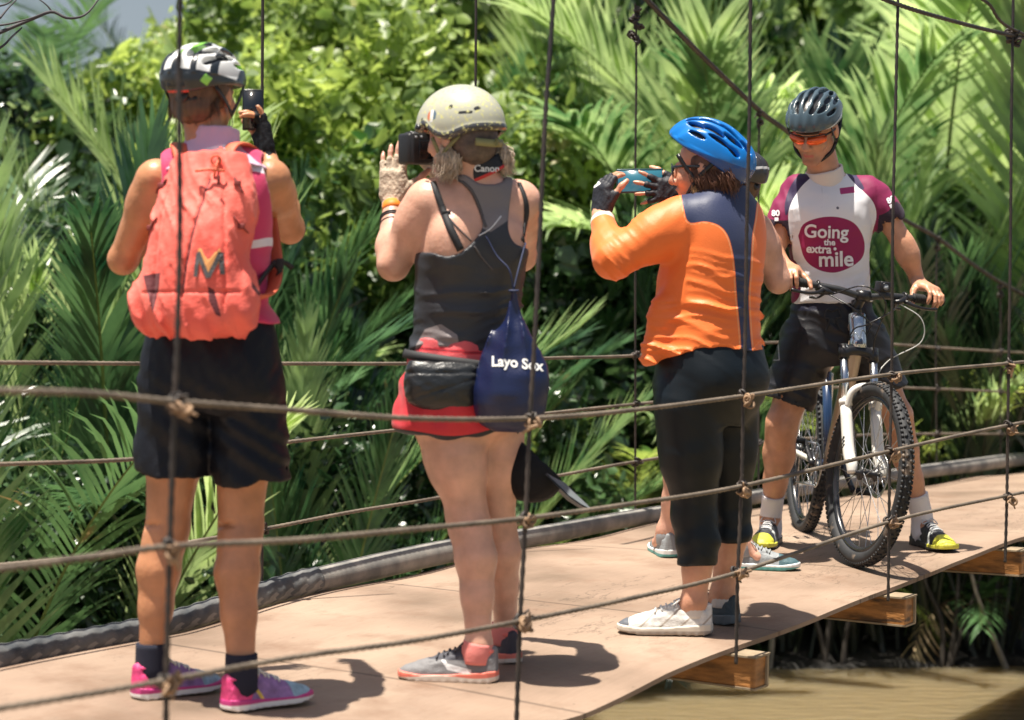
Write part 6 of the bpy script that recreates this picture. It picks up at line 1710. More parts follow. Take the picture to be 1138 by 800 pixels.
    G.add(plane(cc + nrm * .028, nrm), .012, 'i'); G.add(ell(cc + nrm * .03, (.083, .093, .085), Rk), .004, 's')
    G.add(fun(lambda x, y, z: .003 * snoise(x, y, z, 26, 61)), 0, 'disp')
    V, Q = G.mesh(); mk("crown", V, Q, M_black, ca)
    V = []; nu, nv = 13, 9
    for i in range(nu):
        for j in range(nv):
            a_ = (i / (nu - 1) - .5) * 2; q = j / (nv - 1)
            xx = a_ * .100; yy = .100 * math.sqrt(max(0, 1 - (a_ * .9) ** 2)) * (1 - q) + q * (.115 + .095 * math.sqrt(max(0, 1 - a_ ** 2 * .96)))
            V.append(cc + nrm * (.030 - .022 * a_ * a_) + Rk[:, 0] * xx + axb * yy)
    V = np.array(V); V = np.vstack([V, V - nrm * .004]); n_ = nu * nv
    Fq = [(i * nv + j, (i + 1) * nv + j, (i + 1) * nv + j + 1, i * nv + j + 1) for i in range(nu - 1) for j in range(nv - 1)]; Fq += [tuple(n_ + k for k in f[::-1]) for f in Fq]
    mk("brim", V, Fq, mat("grey_brim", (.16, .18, .19), .6, bump=.001, bscale=250), ca)
    b = MB(); b.tube([p(572, 462, -.10), p(576, 478, .0), cc - axb * .08 + nrm * .0], .0028, 6, smooth=10); b.build("cord", M_strap, ca)
    return e
# ================================================================== person 3: orange top, blue helmet
def person3():
    Y0 = 7.12; p = lambda x, y, d=0: P(x, y, Y0 + d)
    base = ground(775, 705)
    e = empty("person", base, "person in an orange and navy top, black leggings and blue helmet, photographing the cyclist", "person")
    fw = unit(V3(-.72, .69, 0)); pel = p(789, 432); nb = p(803, 216, .02)
    R = frame_up(nb - pel, fw)
    T = [(-.10, 0, 0, .12, .10, 2.2), (-.02, -.006, 0, .164, .150, 2.3), (.05, -.006, -.01, .168, .154, 2.3), (.13, -.008, 0, .158, .142, 2.2), (.22, -.012, .005, .142, .132, 2.2), (.32, -.012, .0, .142, .134, 2.2), (.42, -.008, 0, .145, .125, 2.3), (.50, 0, 0, .155, .108, 2.4), (.56, 0, 0, .135, .080, 2.3), (.60, 0, -.005, .088, .060, 2.1), (.64, 0, -.005, .052, .046, 2)]
    hc = p(783, 187, .02); hR = frame(unit(V3(-.93, .30, -.05)))
    shL, shR = p(750, 250, -.05), p(818, 244, .14)
    elL, wrL = p(682, 288, -.10), p(667, 238, .06)
    elR, wrR = p(790, 285, .36), p(760, 214, .17)
    hL, hR_ = p(765, 450, -.07), p(806, 450, .07)
    kL, kR = p(771, 572, -.04), p(810, 562, .12); sL_, sR_ = (-1, .04), (-.75, .66); hlL, hlR = ground(790, 704), ground(818, 694); aL, aR = ank(hlL, sL_), ank(hlR, sR_)
    F = Field(np.array([.22, Y0 - .44, -.02]), np.array([.86, Y0 + .66, 1.60]), .005)
    F.add(loft(pel, R, T), .02); F.add(cone(nb - R[:, 2] * .03, hc + hR @ V3(0, -.02, -.05), .056, .052), .03)
    F.addall([cone(lerp(shL, nb, .2), lerp(shR, nb, .2), .055, .055)], .04)
    tors = F.d.copy()
    al = arm_prims(shL, elL, wrL, 1.06, 1.12); ar_ = arm_prims(shR, elR, wrR, 1.05, 1.05)
    F.addall(al, .03); F.addall(ar_, .03)
    lf = V3(-.95, .2, 0)
    lgL = leg_prims(hL, kL, aL, lf, th=.100, kr=.058, ca=.055, ar=.036); lgR = leg_prims(hR_, kR, aR, V3(-.8, .6, 0), th=.097, kr=.056, ca=.053, ar=.036)
    F.addall(lgL, .022); F.addall(lgR, .02)
    a, b, c = head_prims(hc, hR, .98); F.addall(a, .015); F.addall(b, .006); F.addall(c, .006, 's')
    legs = F.d.copy()
    handL = hand(wrL, unit(V3(.12, .05, 1)), unit(V3(.75, .5, 0)), V3(.2, -.9, .2), ((.5, .5, .3), (.5, .6, .3), (.5, .6, .3), (.5, .5, .3)), (.35, .9, .25), s=.98, spread=.05)
    handR = hand(wrR, unit(V3(-1, -.14, .10)), unit(V3(-.1, 1, -.1)), V3(0, 0, 1), ((.0, .15, .1), (.02, .2, .1), (.05, .2, .15), (.08, .3, .2)), (.5, .7, .1), s=.95, spread=.26)
    hand_to(F, handL); hand_to(F, handR)
    F.add(fun(lambda x, y, z: .0012 * snoise(x, y, z, 20, 4)), 0, 'disp')
    V, Q = F.mesh(); V = relax(V, Q, 1, .4); mk("body", V, Q, SK_mid, e)
    gm = mat("black_glove", (.014, .015, .022), .6, bump=.0012, bscale=180, layers=[("mark", (.75, .75, .75))])
    for h_, el_ in ((handL, elL), (handR, elR)):
        glove("glove", h_, e, gm, unit(el_ - h_['w']), .024, attrs=lambda V: {"mark": .006 - np.abs((pxy(V)[0] - 663) * .7 + (pxy(V)[1] - 205)) * .0028 - 9 * (np.hypot(pxy(V)[0] - 663, pxy(V)[1] - 205) > 5) * (V[:, 1] > 0)})
    # orange top
    pr = [loft(pel, R, [(.075, -.006, -.004, .180, .166, 2.3), (.13, -.014, .004, .172, .160, 2.2), (.22, -.018, .012, .158, .156, 2.2), (.32, -.018, .014, .156, .156, 2.2), (.42, -.012, .006, .158, .142, 2.3), (.50, -.006, 0, .159, .118, 2.4), (.56, 0, 0, .148, .094, 2.3), (.60, 0, -.005, .098, .074, 2.1), (.625, 0, -.005, .070, .062, 2)]), cone(lerp(shL, nb, .2), lerp(shR, nb, .2), .068, .068)]
    sl = [cone(shL, lerp(shL, elL, .32), .078, .074), cone(lerp(shL, elL, .25), elL, .073, .058), cone(elL, lerp(elL, wrL, .3), .055, .050), cone(lerp(elL, wrL, .3), lerp(elL, wrL, .93), .050, .036)]
    sr = [cone(shR, lerp(shR, elR, .32), .070, .066), cone(lerp(shR, elR, .25), elR, .062, .050), cone(elR, lerp(elR, wrR, .9), .050, .034)]
    G = autofield(pr + sl + sr, .005); G.addall(pr, .03); G.addall(sl, .035); G.addall(sr, .035)
    G.add(cone(p(733, 345, -.08), p(724, 398, -.10), .035, .036), .06)
    d = unit(wrL - elL)
    G.add(fun(lambda x, y, z: np.where((x < .42), (x - wrL[0]) * d[0] + (y - wrL[1]) * d[1] + (z - wrL[2]) * d[2] + .022, -1)), .003, 'i')
    hz = lambda x, y: P(0, 391, Y0)[2] + .16 * (x - pel[0]) + .02 * np.sin(x * 14)
    G.add(fun(lambda x, y, z: np.where(x > .38, hz(x, y) - z, -1)), .004, 'i')
    def fold(x, y, z):
        w1 = np.sin(z * 130 + 2.6 * np.sin(x * 16 + y * 6 + z * 5) + x * 22)
        lo = np.clip((1.24 - z) * 5, 0, 1)
        arm = (x < .52) & (z > 1.05)
        return creases(x, y, z, .015, 58, 71, (.10, 0)) * lo * (~arm) + arm * (.002 * snoise(x, y, z, 24, 3) + creases(x, y, z, .006, 60, 74, (1.2, 0)) * np.exp(-((x - elL[0] - .02) / .06) ** 2))
    G.add(fun(fold), 0, 'disp')
    G.add(fun(lambda x, y, z: np.where(x > .38, hz(x, y) - z, -1)), .004, 'i')
    V, Q = G.mesh(); V = relax(V, Q, 1, .4); px, py = pxy(V); bk = (V - pel) @ R[:, 1] < .06
    navy = -sdpoly(px, py, np.array(spline([(757, 216), (760, 232), (766, 247), (784, 246), (800, 251), (810, 264), (816, 290), (819, 330), (823, 372), (826, 420), (838, 420), (834, 372), (832, 330), (834, 300), (836, 262), (840, 236), (838, 210), (800, 190), (770, 195), (757, 216)], 80))) * .0028
    seam = .0018 - np.abs(navy + .004)
    cuff = .016 - np.abs((V - wrL) @ d + .030) - 9 * (px > 700)
    m_o = mat("orange_jersey", (.90, .19, .035), .5, sheen=.12, bump=.0007, bscale=260, spec=.4, layers=[("navy", (.022, .032, .085)), ("seam", (.88, .36, .16), .0005), ("cuff", (.75, .62, .55))])
    mk("top", V, Q, m_o, e, {"navy": np.where(bk, navy, -1), "seam": np.where(bk, seam, -1), "cuff": cuff})
    # leggings
    G = Field.__new__(Field); G.v, G.lo, G.n, G.ax = F.v, F.lo, F.n, F.ax
    x = F.ax[0][:, None, None]; y = F.ax[1][None, :, None]; z = F.ax[2][None, None, :]
    G.d = np.maximum(legs - .007, z - (pel[2] + .14)).astype(np.float32)
    G.add(cone(kL - V3(0, 0, -.02), lerp(kL, aL, .50) + V3(.004, 0, 0), .057, .053), .02)
    zl, zr = P(0, 625, Y0)[2], P(0, 601, Y0 + .12)[2]
    mid = .5 * (kL + kR)
    sd = (x - mid[0]) * (kR - kL)[0] + (y - mid[1]) * (kR - kL)[1]
    G.d = np.maximum(G.d, np.where(sd < 0, zl, zr) - z + 0 * sd).astype(np.float32)
    G.add(fun(lambda x, y, z: .0022 * snoise(x, y, z, 20, 81) + .0022 * np.sin(z * 90 + 2 * np.sin(x * 30)) * np.clip((.45 - z) * 6, 0, 1)), 0, 'disp')
    V, Q = G.mesh(); V = relax(V, Q, 1, .4)
    mk("leggings", V, Q, mat("black_leggings", (.005, .009, .013), .45, spec=.3, bump=.0005, bscale=300), e)
    # hair: brown, gathered low
    m_h = mat("auburn_hair", (.13, .055, .03), .45, var=.45, vscale=60, stretch=(1, 1, .3))
    K = Field(hc - .15, hc + .15, .0042)
    K.add(ell(hc + hR @ V3(0, -.022, .008), (.080, .090, .082), hR), 0); K.add(ell(hc + hR @ V3(0, -.060, -.045), (.062, .048, .045), hR), .02); K.add(ell(hc + hR @ V3(-.035, -.02, -.06), (.040, .042, .045), hR), .02)
    K.add(fun(lambda x, y, z: (x - hc[0]) * hR[0, 1] + (y - hc[1]) * hR[1, 1] + (z - hc[2]) * hR[2, 1] - .028), .01, 'i'); K.add(fun(lambda x, y, z: .0032 * snoise(x, y, z * .5, 150, 6)), 0, 'disp')
    V, Q = K.mesh(); hair = mk("hair", V, Q, m_h, e)
    g = []
    for i in range(16):
        y_ = .03 - i * .008; s0 = hc + hR @ V3(-.075, y_, -.01); g.append([s0, s0 + hR @ V3(-.008, -.012, -.035), s0 + hR @ V3(.01, -.02, -.075 - .012 * (i % 3))])
        s1 = hc + hR @ V3(-.06 + i * .008, -.09, -.02); g.append([s1, s1 + hR @ V3(0, -.018, -.03), s1 + hR @ V3(0, .0, -.07)])
    hair_strands("strands", hair, g, m_h, 420, .0012, .007, 13, .003)
    b = MB(); q0 = hc + hR @ V3(-.07, .02, -.05)
    for k in range(26):
        r_ = random.Random(k); b.tube([q0 + V3(0, 0, .02), q0 + V3(r_.uniform(-.01, .02), -.01, -.02), q0 + V3(r_.uniform(-.02, .05), -.015, -.05 + r_.uniform(-.01, .01))], [.0016, .0012, .0004], 4, smooth=8, cap=False)
    b.build("loose_strands", mat("gold_strand", (.55, .30, .12), .4), hair)
    # sunglasses
    b = MB(); W = lambda v: hc + hR @ np.array(v, float)
    for sx in (-1, 1):
        b.tube([W((sx * .080, -.01, .002)), W((sx * .078, .05, .006)), W((sx * .062, .084, .006))], .004, 6, smooth=10, sq=(.5, 1.4))
        b.lathe([(0, 0), (.022, .001), (.024, .004), (0, .006)], W((sx * .034, .090, -.003)), unit(hR @ V3(sx * .35, 1, -.05)), 18)
    b.tube([W((-.012, .098, .004)), W((0, .102, .006)), W((.012, .098, .004))], .003, 6)
    b.build("sunglasses", M_glass, e)
    # helmet tipped back
    hf = unit(V3(-.83, .30, .44)); hh = frame(hf)
    def hat(V): x, y, z = V.T; return {"dk": .004 - np.abs(np.abs(x) - .050 - .1 * y) - .6 * np.maximum(0, -z + .02) - 9 * (y > .06), "low": .002 - z - .1 * y}
    bike_helmet(e, hc + V3(-.006, 0, .018), hh, (mat("blue_helmet", (.004, .16, .52), .25, coat=.4, layers=[("low", (.005, .06, .25))]), M_blackplastic, M_blackplastic), "glossy blue racing helmet tipped back", 1.02, attrs=hat, Rs=hR)
    # shoes
    def at(V): return {"band": .004 - np.abs(np.sin(V[:, 1] * 55 + V[:, 2] * 60)) * .02, "toe": V[:, 1] - .235, "low": .012 - V[:, 2]}
    m_w = mat("white_run_upper", (.66, .64, .60), .6, bump=.0015, bscale=220, var=.15, vscale=60, layers=[("band", (.42, .36, .30)), ("toe", (.10, .11, .13))]); m_sw = mat("cream_sole", (.66, .60, .50), .55, layers=[("low", (.35, .30, .25))])
    shoe(e, hlL, sL_, .285, m_w, m_sw, mat("white_lace", (.8, .8, .78), .7), "white running shoe", attrs=at, tall=-.008)
    shoe(e, hlR, sR_, .275, mat("dark_teal_upper", (.035, .055, .065), .6, bump=.0012, bscale=250), mat("dark_sole", (.10, .12, .13), .5), mat("grey_lace", (.30, .32, .32), .7), "dark teal running shoe", attrs=at, tall=-.008)
    for an_ in (aL, aR):
        b = MB(); b.tube([an_ + V3(0, 0, .004), an_ + V3(0, 0, -.02), an_ + V3(0, 0, -.045)], [.0385, .0385, .036], 18, smooth=8); b.build("sock", mat("pale_sock", (.62, .58, .54), .85, bump=.001, bscale=300), e)
    pc = p(711, 201, .165); PR = np.stack([unit(V3(1, .16, .02)), unit(V3(.16, -1, 0)), V3(0, 0, 1)], 1)
    ph = phone("phone", "dark teal phone held sideways by the person in orange", pc, PR, .148, .076, .008, mat("teal_phone_case", (.02, .06, .075), .3), ms=mat("teal_screen", (.02, .085, .115), .25))
    ts = MATS['teal_screen'].node_tree.nodes['Principled BSDF']; ts.inputs['Emission Color'].default_value = (.05, .22, .30, 1); ts.inputs['Emission Strength'].default_value = .35
    return e

def person4():
    Y0 = 8.45; p = lambda x, y, d=0: P(x, y, Y0 + d)
    base = ground(790, 618)
    e = empty("person", base, "person mostly hidden behind the one in orange, bare elbow raised, dark helmet", "person")
    fw = unit(V3(-.6, .8, 0)); pel = p(792, 385); nb = p(812, 232)
    R = frame_up(nb - pel, fw)
    T = [(-.10, 0, 0, .10, .08, 2.2), (-.02, 0, 0, .150, .11, 2.3), (.05, 0, -.01, .150, .112, 2.3), (.14, 0, 0, .13, .095, 2.2), (.28, 0, 0, .13, .095, 2.2), (.40, 0, 0, .135, .10, 2.3), (.48, 0, 0, .135, .085, 2.4), (.515, 0, -.005, .09, .055, 2.1), (.545, 0, -.005, .05, .045, 2)]
    hc = p(813, 204, .03); hR = frame(unit(V3(-.75, .66, -.05)))
    shL, shR = p(776, 258, -.05), p(840, 256, .08)
    elL, wrL = p(775, 330, .1), p(790, 255, .4)
    elR, wrR = p(865, 312, .10), p(838, 246, .32)
    hL, hR_ = p(772, 400, .0), p(812, 400, .04)
    kL, kR = p(757, 500, .1), p(815, 500, .0); sL_, sR_ = (-.15, 1), (.97, -.10); hlL, hlR = ground(745, 620), ground(808, 632); aL, aR = ank(hlL, sL_), ank(hlR, sR_)
    F = Field(np.array([.48, Y0 - .4, -.02]), np.array([1.08, Y0 + .85, 1.66]), .0065)
    F.add(loft(pel, R, T), .02); F.add(cone(nb - R[:, 2] * .03, hc + hR @ V3(0, -.02, -.05), .055, .05), .03)
    tors = F.d.copy()
    F.addall(arm_prims(shL, elL, wrL, .95), .03); F.addall(arm_prims(shR, elR, wrR, 1.05, 1.1), .03)
    F.addall(leg_prims(hL, kL, aL, fw, th=.088, kr=.056, ca=.054, ar=.034), .03); F.addall(leg_prims(hR_, kR, aR, V3(.8, -.3, 0), th=.088, kr=.056, ca=.052, ar=.034), .02)
    a, b, c = head_prims(hc, hR, .98); F.addall(a, .015); F.addall(b, .006)
    hands = [hand(wrR, unit(V3(-.4, .3, .8)), V3(-.6, .5, -.3), V3(0, 0, 1), ((.4, .5, .3),) * 4), hand(wrL, unit(V3(.2, .2, .9)), V3(.6, .5, 0), V3(0, 0, 1), ((.4, .5, .3),) * 4)]
    for h in hands: hand_to(F, h)
    body_mesh(e, F, SK_pale)
    pr = [loft(pel, R, [(h, a_, b_, rs + .012, rf + .012, ex) for h, a_, b_, rs, rf, ex in T[2:-2]])]
    G = autofield(pr, .007); G.addall(pr)
    for sh_, sx in ((shL, -1), (shR, 1)): G.add(cone(sh_ + R[:, 0] * sx * .01, sh_ + R[:, 0] * sx * .03 - V3(0, 0, .12), .062, .062), .01, 's')
    G.add(fun(lambda x, y, z: .004 * snoise(x, y, z, 26, 3)), 0, 'disp')
    V, Q = G.mesh(); mk("sleeveless_top", V, Q, mat("navy_top", (.02, .03, .07), .6, bump=.001, bscale=200), e)
    pr = [loft(pel, R, [(-.08, 0, 0, .13, .10, 2.2), (-.02, 0, 0, .168, .128, 2.3), (.05, 0, -.01, .166, .128, 2.3), (.14, 0, 0, .145, .11, 2.2)]), cone(hL, lerp(hL, kL, .55), .098, .092), cone(hR_, lerp(hR_, kR, .55), .098, .092)]
    G = autofield(pr, .007); G.addall(pr, .02)
    V, Q = G.mesh(); mk("shorts", V, Q, M_black, e)
    def at(V): return {"low": .014 - V[:, 2], "toe": V[:, 1] - .19}
    mu = mat("grey_teal_upper", (.26, .28, .29), .6, bump=.0012, bscale=200, layers=[("toe", (.06, .12, .14))]); ms = mat("white_teal_sole", (.72, .74, .72), .5, layers=[("low", (.10, .34, .32))])
    lc = mat("grey_lace", (.30, .32, .32), .7)
    shoe(e, hlL, sL_, .26, mu, ms, lc, "grey running shoe with pale sole", attrs=at); shoe(e, hlR, sR_, .26, mu, ms, lc, "grey running shoe with pale sole", attrs=at)
    for an_, dd_ in ((aL, sL_), (aR, sR_)):
        b = MB(); f_ = unit(V3(*dd_, 0)); b.tube([an_ + V3(0, 0, .006), an_ + V3(0, 0, -.02), an_ + f_ * .004 + V3(0, 0, -.05)], [.040, .043, .040], 16, smooth=8); b.build("sock", mat("grey_sock", (.30, .31, .32), .85), e)
    m_h = mat("brown_hair", (.10, .055, .03), .5)
    K = Field(hc - .13, hc + .13, .006); K.add(ell(hc + hR @ V3(0, -.026, .0), (.079, .088, .085), hR), 0); K.add(fun(lambda x, y, z: (x - hc[0]) * hR[0, 1] + (y - hc[1]) * hR[1, 1] + (z - hc[2]) * hR[2, 1] - .02), .01, 'i')
    V, Q = K.mesh(); mk("hair", V, Q, m_h, e)
    bike_helmet(e, hc + V3(0, 0, .0), hR, (mat("black_white_helmet", (.03, .03, .035), .3, coat=.3, layers=[("edge", (.6, .6, .6))]), M_blackplastic, M_blackplastic), "black helmet with pale lower edge, half hidden", .98, attrs=lambda V: {"edge": .005 - np.abs(V[:, 2] + .0 + .12 * V[:, 1])})
    b = MB(); d = unit(elR - wrR); q = elR - d * .10
    b.torus(q, .041, .004, d, 24, 6); b.build("bracelet", mat("silver_bracelet", (.6, .6, .62), .3, metal=.8), e)
    return e
# ================================================================== the bicycle
def bike():
    fc = ground(957, 629); h4 = math.radians(4.5); hd = V3(math.sin(h4), -math.cos(h4), 0)
    WB = 1.09; BS = .945
    rc = fc - hd * WB * BS; rc[2] = deckz(rc[0], rc[1]) - .012
    X = unit(fc - rc); lean = math.radians(3.0)
    side = unit(np.cross([0, 0, 1], X))                    # bike's left = picture right
    Z = unit(np.cross(X, side)); Z2 = unit(Z * math.cos(lean) + side * math.sin(lean)); Y2 = np.cross(Z2, X)
    M = np.eye(4); M[:3, 0] = X * BS; M[:3, 1] = Y2 * BS; M[:3, 2] = Z2 * BS; M[:3, 3] = rc
    W = lambda v: np.asarray(v, float) @ M[:3, :3].T + M[:3, 3]
    e = empty("mountain_bike", (rc + fc) / 2, "white and black mountain bike straddled by the man in the white and maroon jersey", "bicycle")
    ax = V3(-.375, 0, .927); hub = V3(WB, 0, .35); A0 = hub - V3(.045, 0, 0)
    st = math.radians(12); Ms = np.array(Matrix.Rotation(st, 3, Vector(ax)))
    S = lambda v: (np.asarray(v, float) - A0) @ Ms.T + A0   # steering
    WS = lambda v: W(S(v))
    m_white = mat("pearl_white_paint", (.74, .72, .66), .25, coat=.6, var=.06, vscale=12)
    m_beige = mat("champagne_paint", (.55, .42, .30), .28, coat=.6)
    m_blue = mat("dark_blue_paint", (.02, .045, .11), .25, coat=.6)
    m_tyre = mat("tyre_rubber", (.020, .021, .023), .7, var=.3, vscale=30, dirt=((.20, .15, .11), 18, .60))
    m_rim = mat("rim_black", (.02, .021, .025), .25, spec=.6); m_stl = mat("brushed_steel", (.45, .46, .48), .3, metal=1.0)
    def tube(b, f, pts, r, m=0, seg=12, **k): b.tube(f(pts), r, seg, m, **k); return b
    def wheel(name, c, f, knob, rotor):
        t = bpy.data.objects.new(name, None); t.empty_display_size = .05; COL.objects.link(t); t.parent = e; t.location = Vector((f([c])[0] - wloc(e)).tolist())
        axw = unit(f([c + V3(0, 1, 0)])[0] - f([c])[0]); cw = f([c])[0]
        b = MB(); b.torus(cw, .322 * BS, .027 * BS, axw, 96, 14)
        a = unit(np.cross(axw, [0, 0, 1])); bb = np.cross(axw, a)
        if knob:
            for i in range(112):
                th = 2 * math.pi * i / 112; er = np.cos(th) * a + np.sin(th) * bb; et = -np.sin(th) * a + np.cos(th) * bb
                for j, (o, tw) in enumerate(((-.021, .35), (-.0075, -.4), (.0075, .4), (.021, -.35))):
                    if (i + j) % 2 and abs(o) < .01: continue
                    n = unit(er * math.cos(o / .027) + axw * math.sin(o / .027)); t1 = unit(et * math.cos(tw) + np.cross(n, et) * math.sin(tw)); t2 = np.cross(n, t1)
                    b.box(cw + er * .322 * BS + n * .0268, (.0060, .0042, .0028), np.stack([t1, t2, n], 1))
        else:
            for i in range(90):
                th = 2 * math.pi * i / 90; er = np.cos(th) * a + np.sin(th) * bb; et = -np.sin(th) * a + np.cos(th) * bb
                for o in (-.020, 0, .020):
                    n = unit(er * math.cos(o / .027) + axw * math.sin(o / .027)); b.box(cw + er * .322 * BS + n * .0268, (.0055, .005, .0026), np.stack([et, np.cross(n, et), n], 1))
        b.build("tyre", m_tyre, t)
        b = MB(); b.torus(cw, .289 * BS, .012, axw, 80, 10, sq=(.95, 1.05)); b.torus(cw, .2995 * BS, .0065, axw, 80, 6, sq=(1, 2.0)); b.build("rim", m_rim, t)
        b = MB()
        for i in range(32):
            th = 2 * math.pi * i / 32; er = np.cos(th) * a + np.sin(th) * bb; s_ = 1 if i % 2 else -1
            t2 = th + (.9 if (i // 2) % 2 else -.9); e2 = np.cos(t2) * a + np.sin(t2) * bb
            b.tube([cw + e2 * .024 + axw * .028 * s_, cw + er * .283 * BS], .0013, 5, cap=False)
        b.build("spokes", m_stl, t)
        b = MB(); b.lathe([(0, -.052), (.010, -.052), (.010, -.036), (.026, -.034), (.026, -.026), (.014, -.02), (.013, .02), (.026, .026), (.026, .034), (.010, .036), (.010, .052), (0, .052)], cw, axw, 20); b.build("hub", M_blackplastic, t)
        if rotor:
            b = MB(); b.torus(cw + axw * .040, .076, .0075, axw, 48, 6, sq=(1, .14))
            for i in range(6):
                th = 2 * math.pi * i / 6; er = np.cos(th) * a + np.sin(th) * bb; e2 = np.cos(th + .6) * a + np.sin(th + .6) * bb
                b.tube([cw + axw * .040 + er * .02, cw + axw * .040 + e2 * .072], .0022, 5)
            b.build("brake_disc", m_stl, t)
    wheel("front_wheel", hub, WS, True, True)
    wheel("rear_wheel", V3(0, 0, .35), W, False, True)
    # frame
    crown = A0 + ax * .475; ht0 = A0 + ax * .500; ht1 = A0 + ax * .640; bbk = V3(.43, 0, .325); stp = V3(.30, 0, .74)
    b = MB(); V_ = lambda *p: np.array(p)
    tube(b, W, V_(ht0, lerp(ht0, ht1, .5), ht1), [.033, .030, .033], 2, 16, smooth=6)
    tube(b, W, V_(lerp(ht0, ht1, .25) - V3(.015, 0, 0), lerp(ht0, bbk, .35) + V3(0, 0, .03), bbk + V3(.02, 0, .01)), [.028, .030, .027], 1, 14, smooth=14)
    tube(b, W, V_(lerp(ht0, ht1, .78) - V3(.015, 0, 0), V3(.60, 0, .815), stp - V3(0, 0, .03)), [.024, .020, .018], 1, 14, smooth=14)
    tube(b, W, V_(bbk, stp), .0185, 3, 14)
    for s_ in (-1, 1):
        tube(b, W, V_(bbk + V3(-.02, s_ * .03, 0), V3(.28, s_ * .045, .335), V3(.02, s_ * .066, .352)), [.013, .012, .010], 0, 10, smooth=10)
        tube(b, W, V_(stp + V3(-.005, s_ * .02, -.05), V3(.17, s_ * .050, .58), V3(.01, s_ * .066, .36)), [.011, .010, .009], 0, 10, smooth=10)
    b.lathe([(0, -.037), (.022, -.037), (.022, .037), (0, .037)], W([bbk])[0], Y2, 18, 3)
    b.build("frame", [m_white, m_beige, mat("chrome_blue_headtube", (.50, .56, .62), .16, metal=.85), m_blue], e)
    b = MB(); tube(b, W, V_(ht0 + V3(.0285, 0, .02) * 1, ht1 + V3(.0285, 0, -.03)), .011, 0, 8, sq=(1, .3)); b.build("head_badge", m_blue, e)
    # saddle
    b = MB(); tube(b, W, V_(stp - V3(0, 0, .05), stp + V3(-.055, 0, .17)), .0145, 0); b.build("seat_post", M_blackplastic, e)
    sd = stp + V3(-.06, 0, .19); F = autofield([ell(sd, (.15, .08, .04))], .005)
    F.add(ell(sd + V3(-.07, 0, .0), (.075, .068, .028)), 0); F.add(cone(sd + V3(-.06, 0, .0), sd + V3(.13, 0, -.005), .036, .016), .04)
    V, Q = F.mesh(); mk("saddle", W(V), Q, M_blackplastic, e)
    # fork
    fk = bpy.data.objects.new("fork", None); fk.empty_display_size = .05; COL.objects.link(fk); fk.parent = e; fk.location = Vector((WS([A0])[0] - wloc(e)).tolist())
    b = MB()
    for s_ in (-1, 1):
        o = V3(0, s_ * .062, 0)
        tube(b, WS, V_(hub + o + V3(-.008, 0, -.005), hub + o + V3(-.022, 0, .03), A0 + o + ax * .08 + V3(.012, 0, 0), A0 + o + ax * .27), [.017, .022, .0225, .0215], 0, 14, smooth=12)
        tube(b, WS, V_(A0 + o + ax * .262, A0 + o + ax * .285), .0245, 0, 14)
    tube(b, WS, V_(A0 + V3(.012, -.064, 0) + ax * .255, A0 + V3(.045, -.052, 0) + ax * .325, A0 + V3(.058, 0, 0) + ax * .352, A0 + V3(.045, .052, 0) + ax * .325, A0 + V3(.012, .064, 0) + ax * .255), .0125, 0, 10, smooth=24)
    b.build("fork_lower", m_white, fk)
    b = MB()
    for s_ in (-1, 1): tube(b, WS, V_(A0 + V3(0, s_ * .062, 0) + ax * .28, A0 + V3(0, s_ * .062, 0) + ax * .485), .0155, 0, 14)
    b.build("fork_tube", M_silver, fk)
    b = MB(); tube(b, WS, V_(A0 + V3(0, -.066, 0) + ax * .475, A0 + V3(.004, -.03, 0) + ax * .492, A0 + V3(.004, .03, 0) + ax * .492, A0 + V3(0, .066, 0) + ax * .475), [.022, .019, .019, .022], 0, 12, smooth=14)
    for s_ in (-1, 1): tube(b, WS, V_(A0 + V3(0, s_ * .062, 0) + ax * .455, A0 + V3(0, s_ * .062, 0) + ax * .508), .0205, 0, 14)
    b.build("fork_crown", M_blackplastic, fk)
    b = MB()
    for k_ in (.095, .110, .125): tube(b, WS, V_(A0 + V3(.008, -.0845, 0) + ax * (k_ - .006), A0 + V3(.022, -.0835, 0) + ax * (k_ + .012)), .003, 0, 5)
    b.build("fork_decal", M_blackplastic, fk)
    b = MB(); b.box(WS([A0 + V3(-.035, .045, 0) + ax * .06])[0], (.014, .010, .026), M[:3, :3], 0, .004); b.build("brake_caliper", M_blackplastic, fk)
    # cockpit
    ck = bpy.data.objects.new("handlebar", None); ck.empty_display_size = .05; COL.objects.link(ck); ck.parent = e
    top = A0 + ax * .672; bc = top + V3(.055, 0, .030) + ax * .02
    ck.location = Vector((WS([bc])[0] - wloc(e)).tolist())
    b = MB(); tube(b, WS, V_(A0 + ax * .64, A0 + ax * .70), .0185, 0, 14); tube(b, WS, V_(top, bc), [.019, .017], 0, 12, smooth=5)
    tube(b, WS, V_(bc + V3(0, -.026, 0), bc + V3(0, .026, 0)), .0215, 0, 14); b.build("stem", M_blackplastic, ck)
    b = MB(); hb = [bc + V3(*q) for q in ((-.045, -.355, .022), (-.03, -.22, .018), (-.004, -.10, .012), (0, -.03, 0), (0, .03, 0), (-.004, .10, .012), (-.03, .22, .018), (-.045, .355, .022))]
    tube(b, WS, np.array(hb), .0125, 0, 12, smooth=40); b.build("bar", mat("matt_black_bar", (.025, .026, .028), .4), ck)
    gr = []
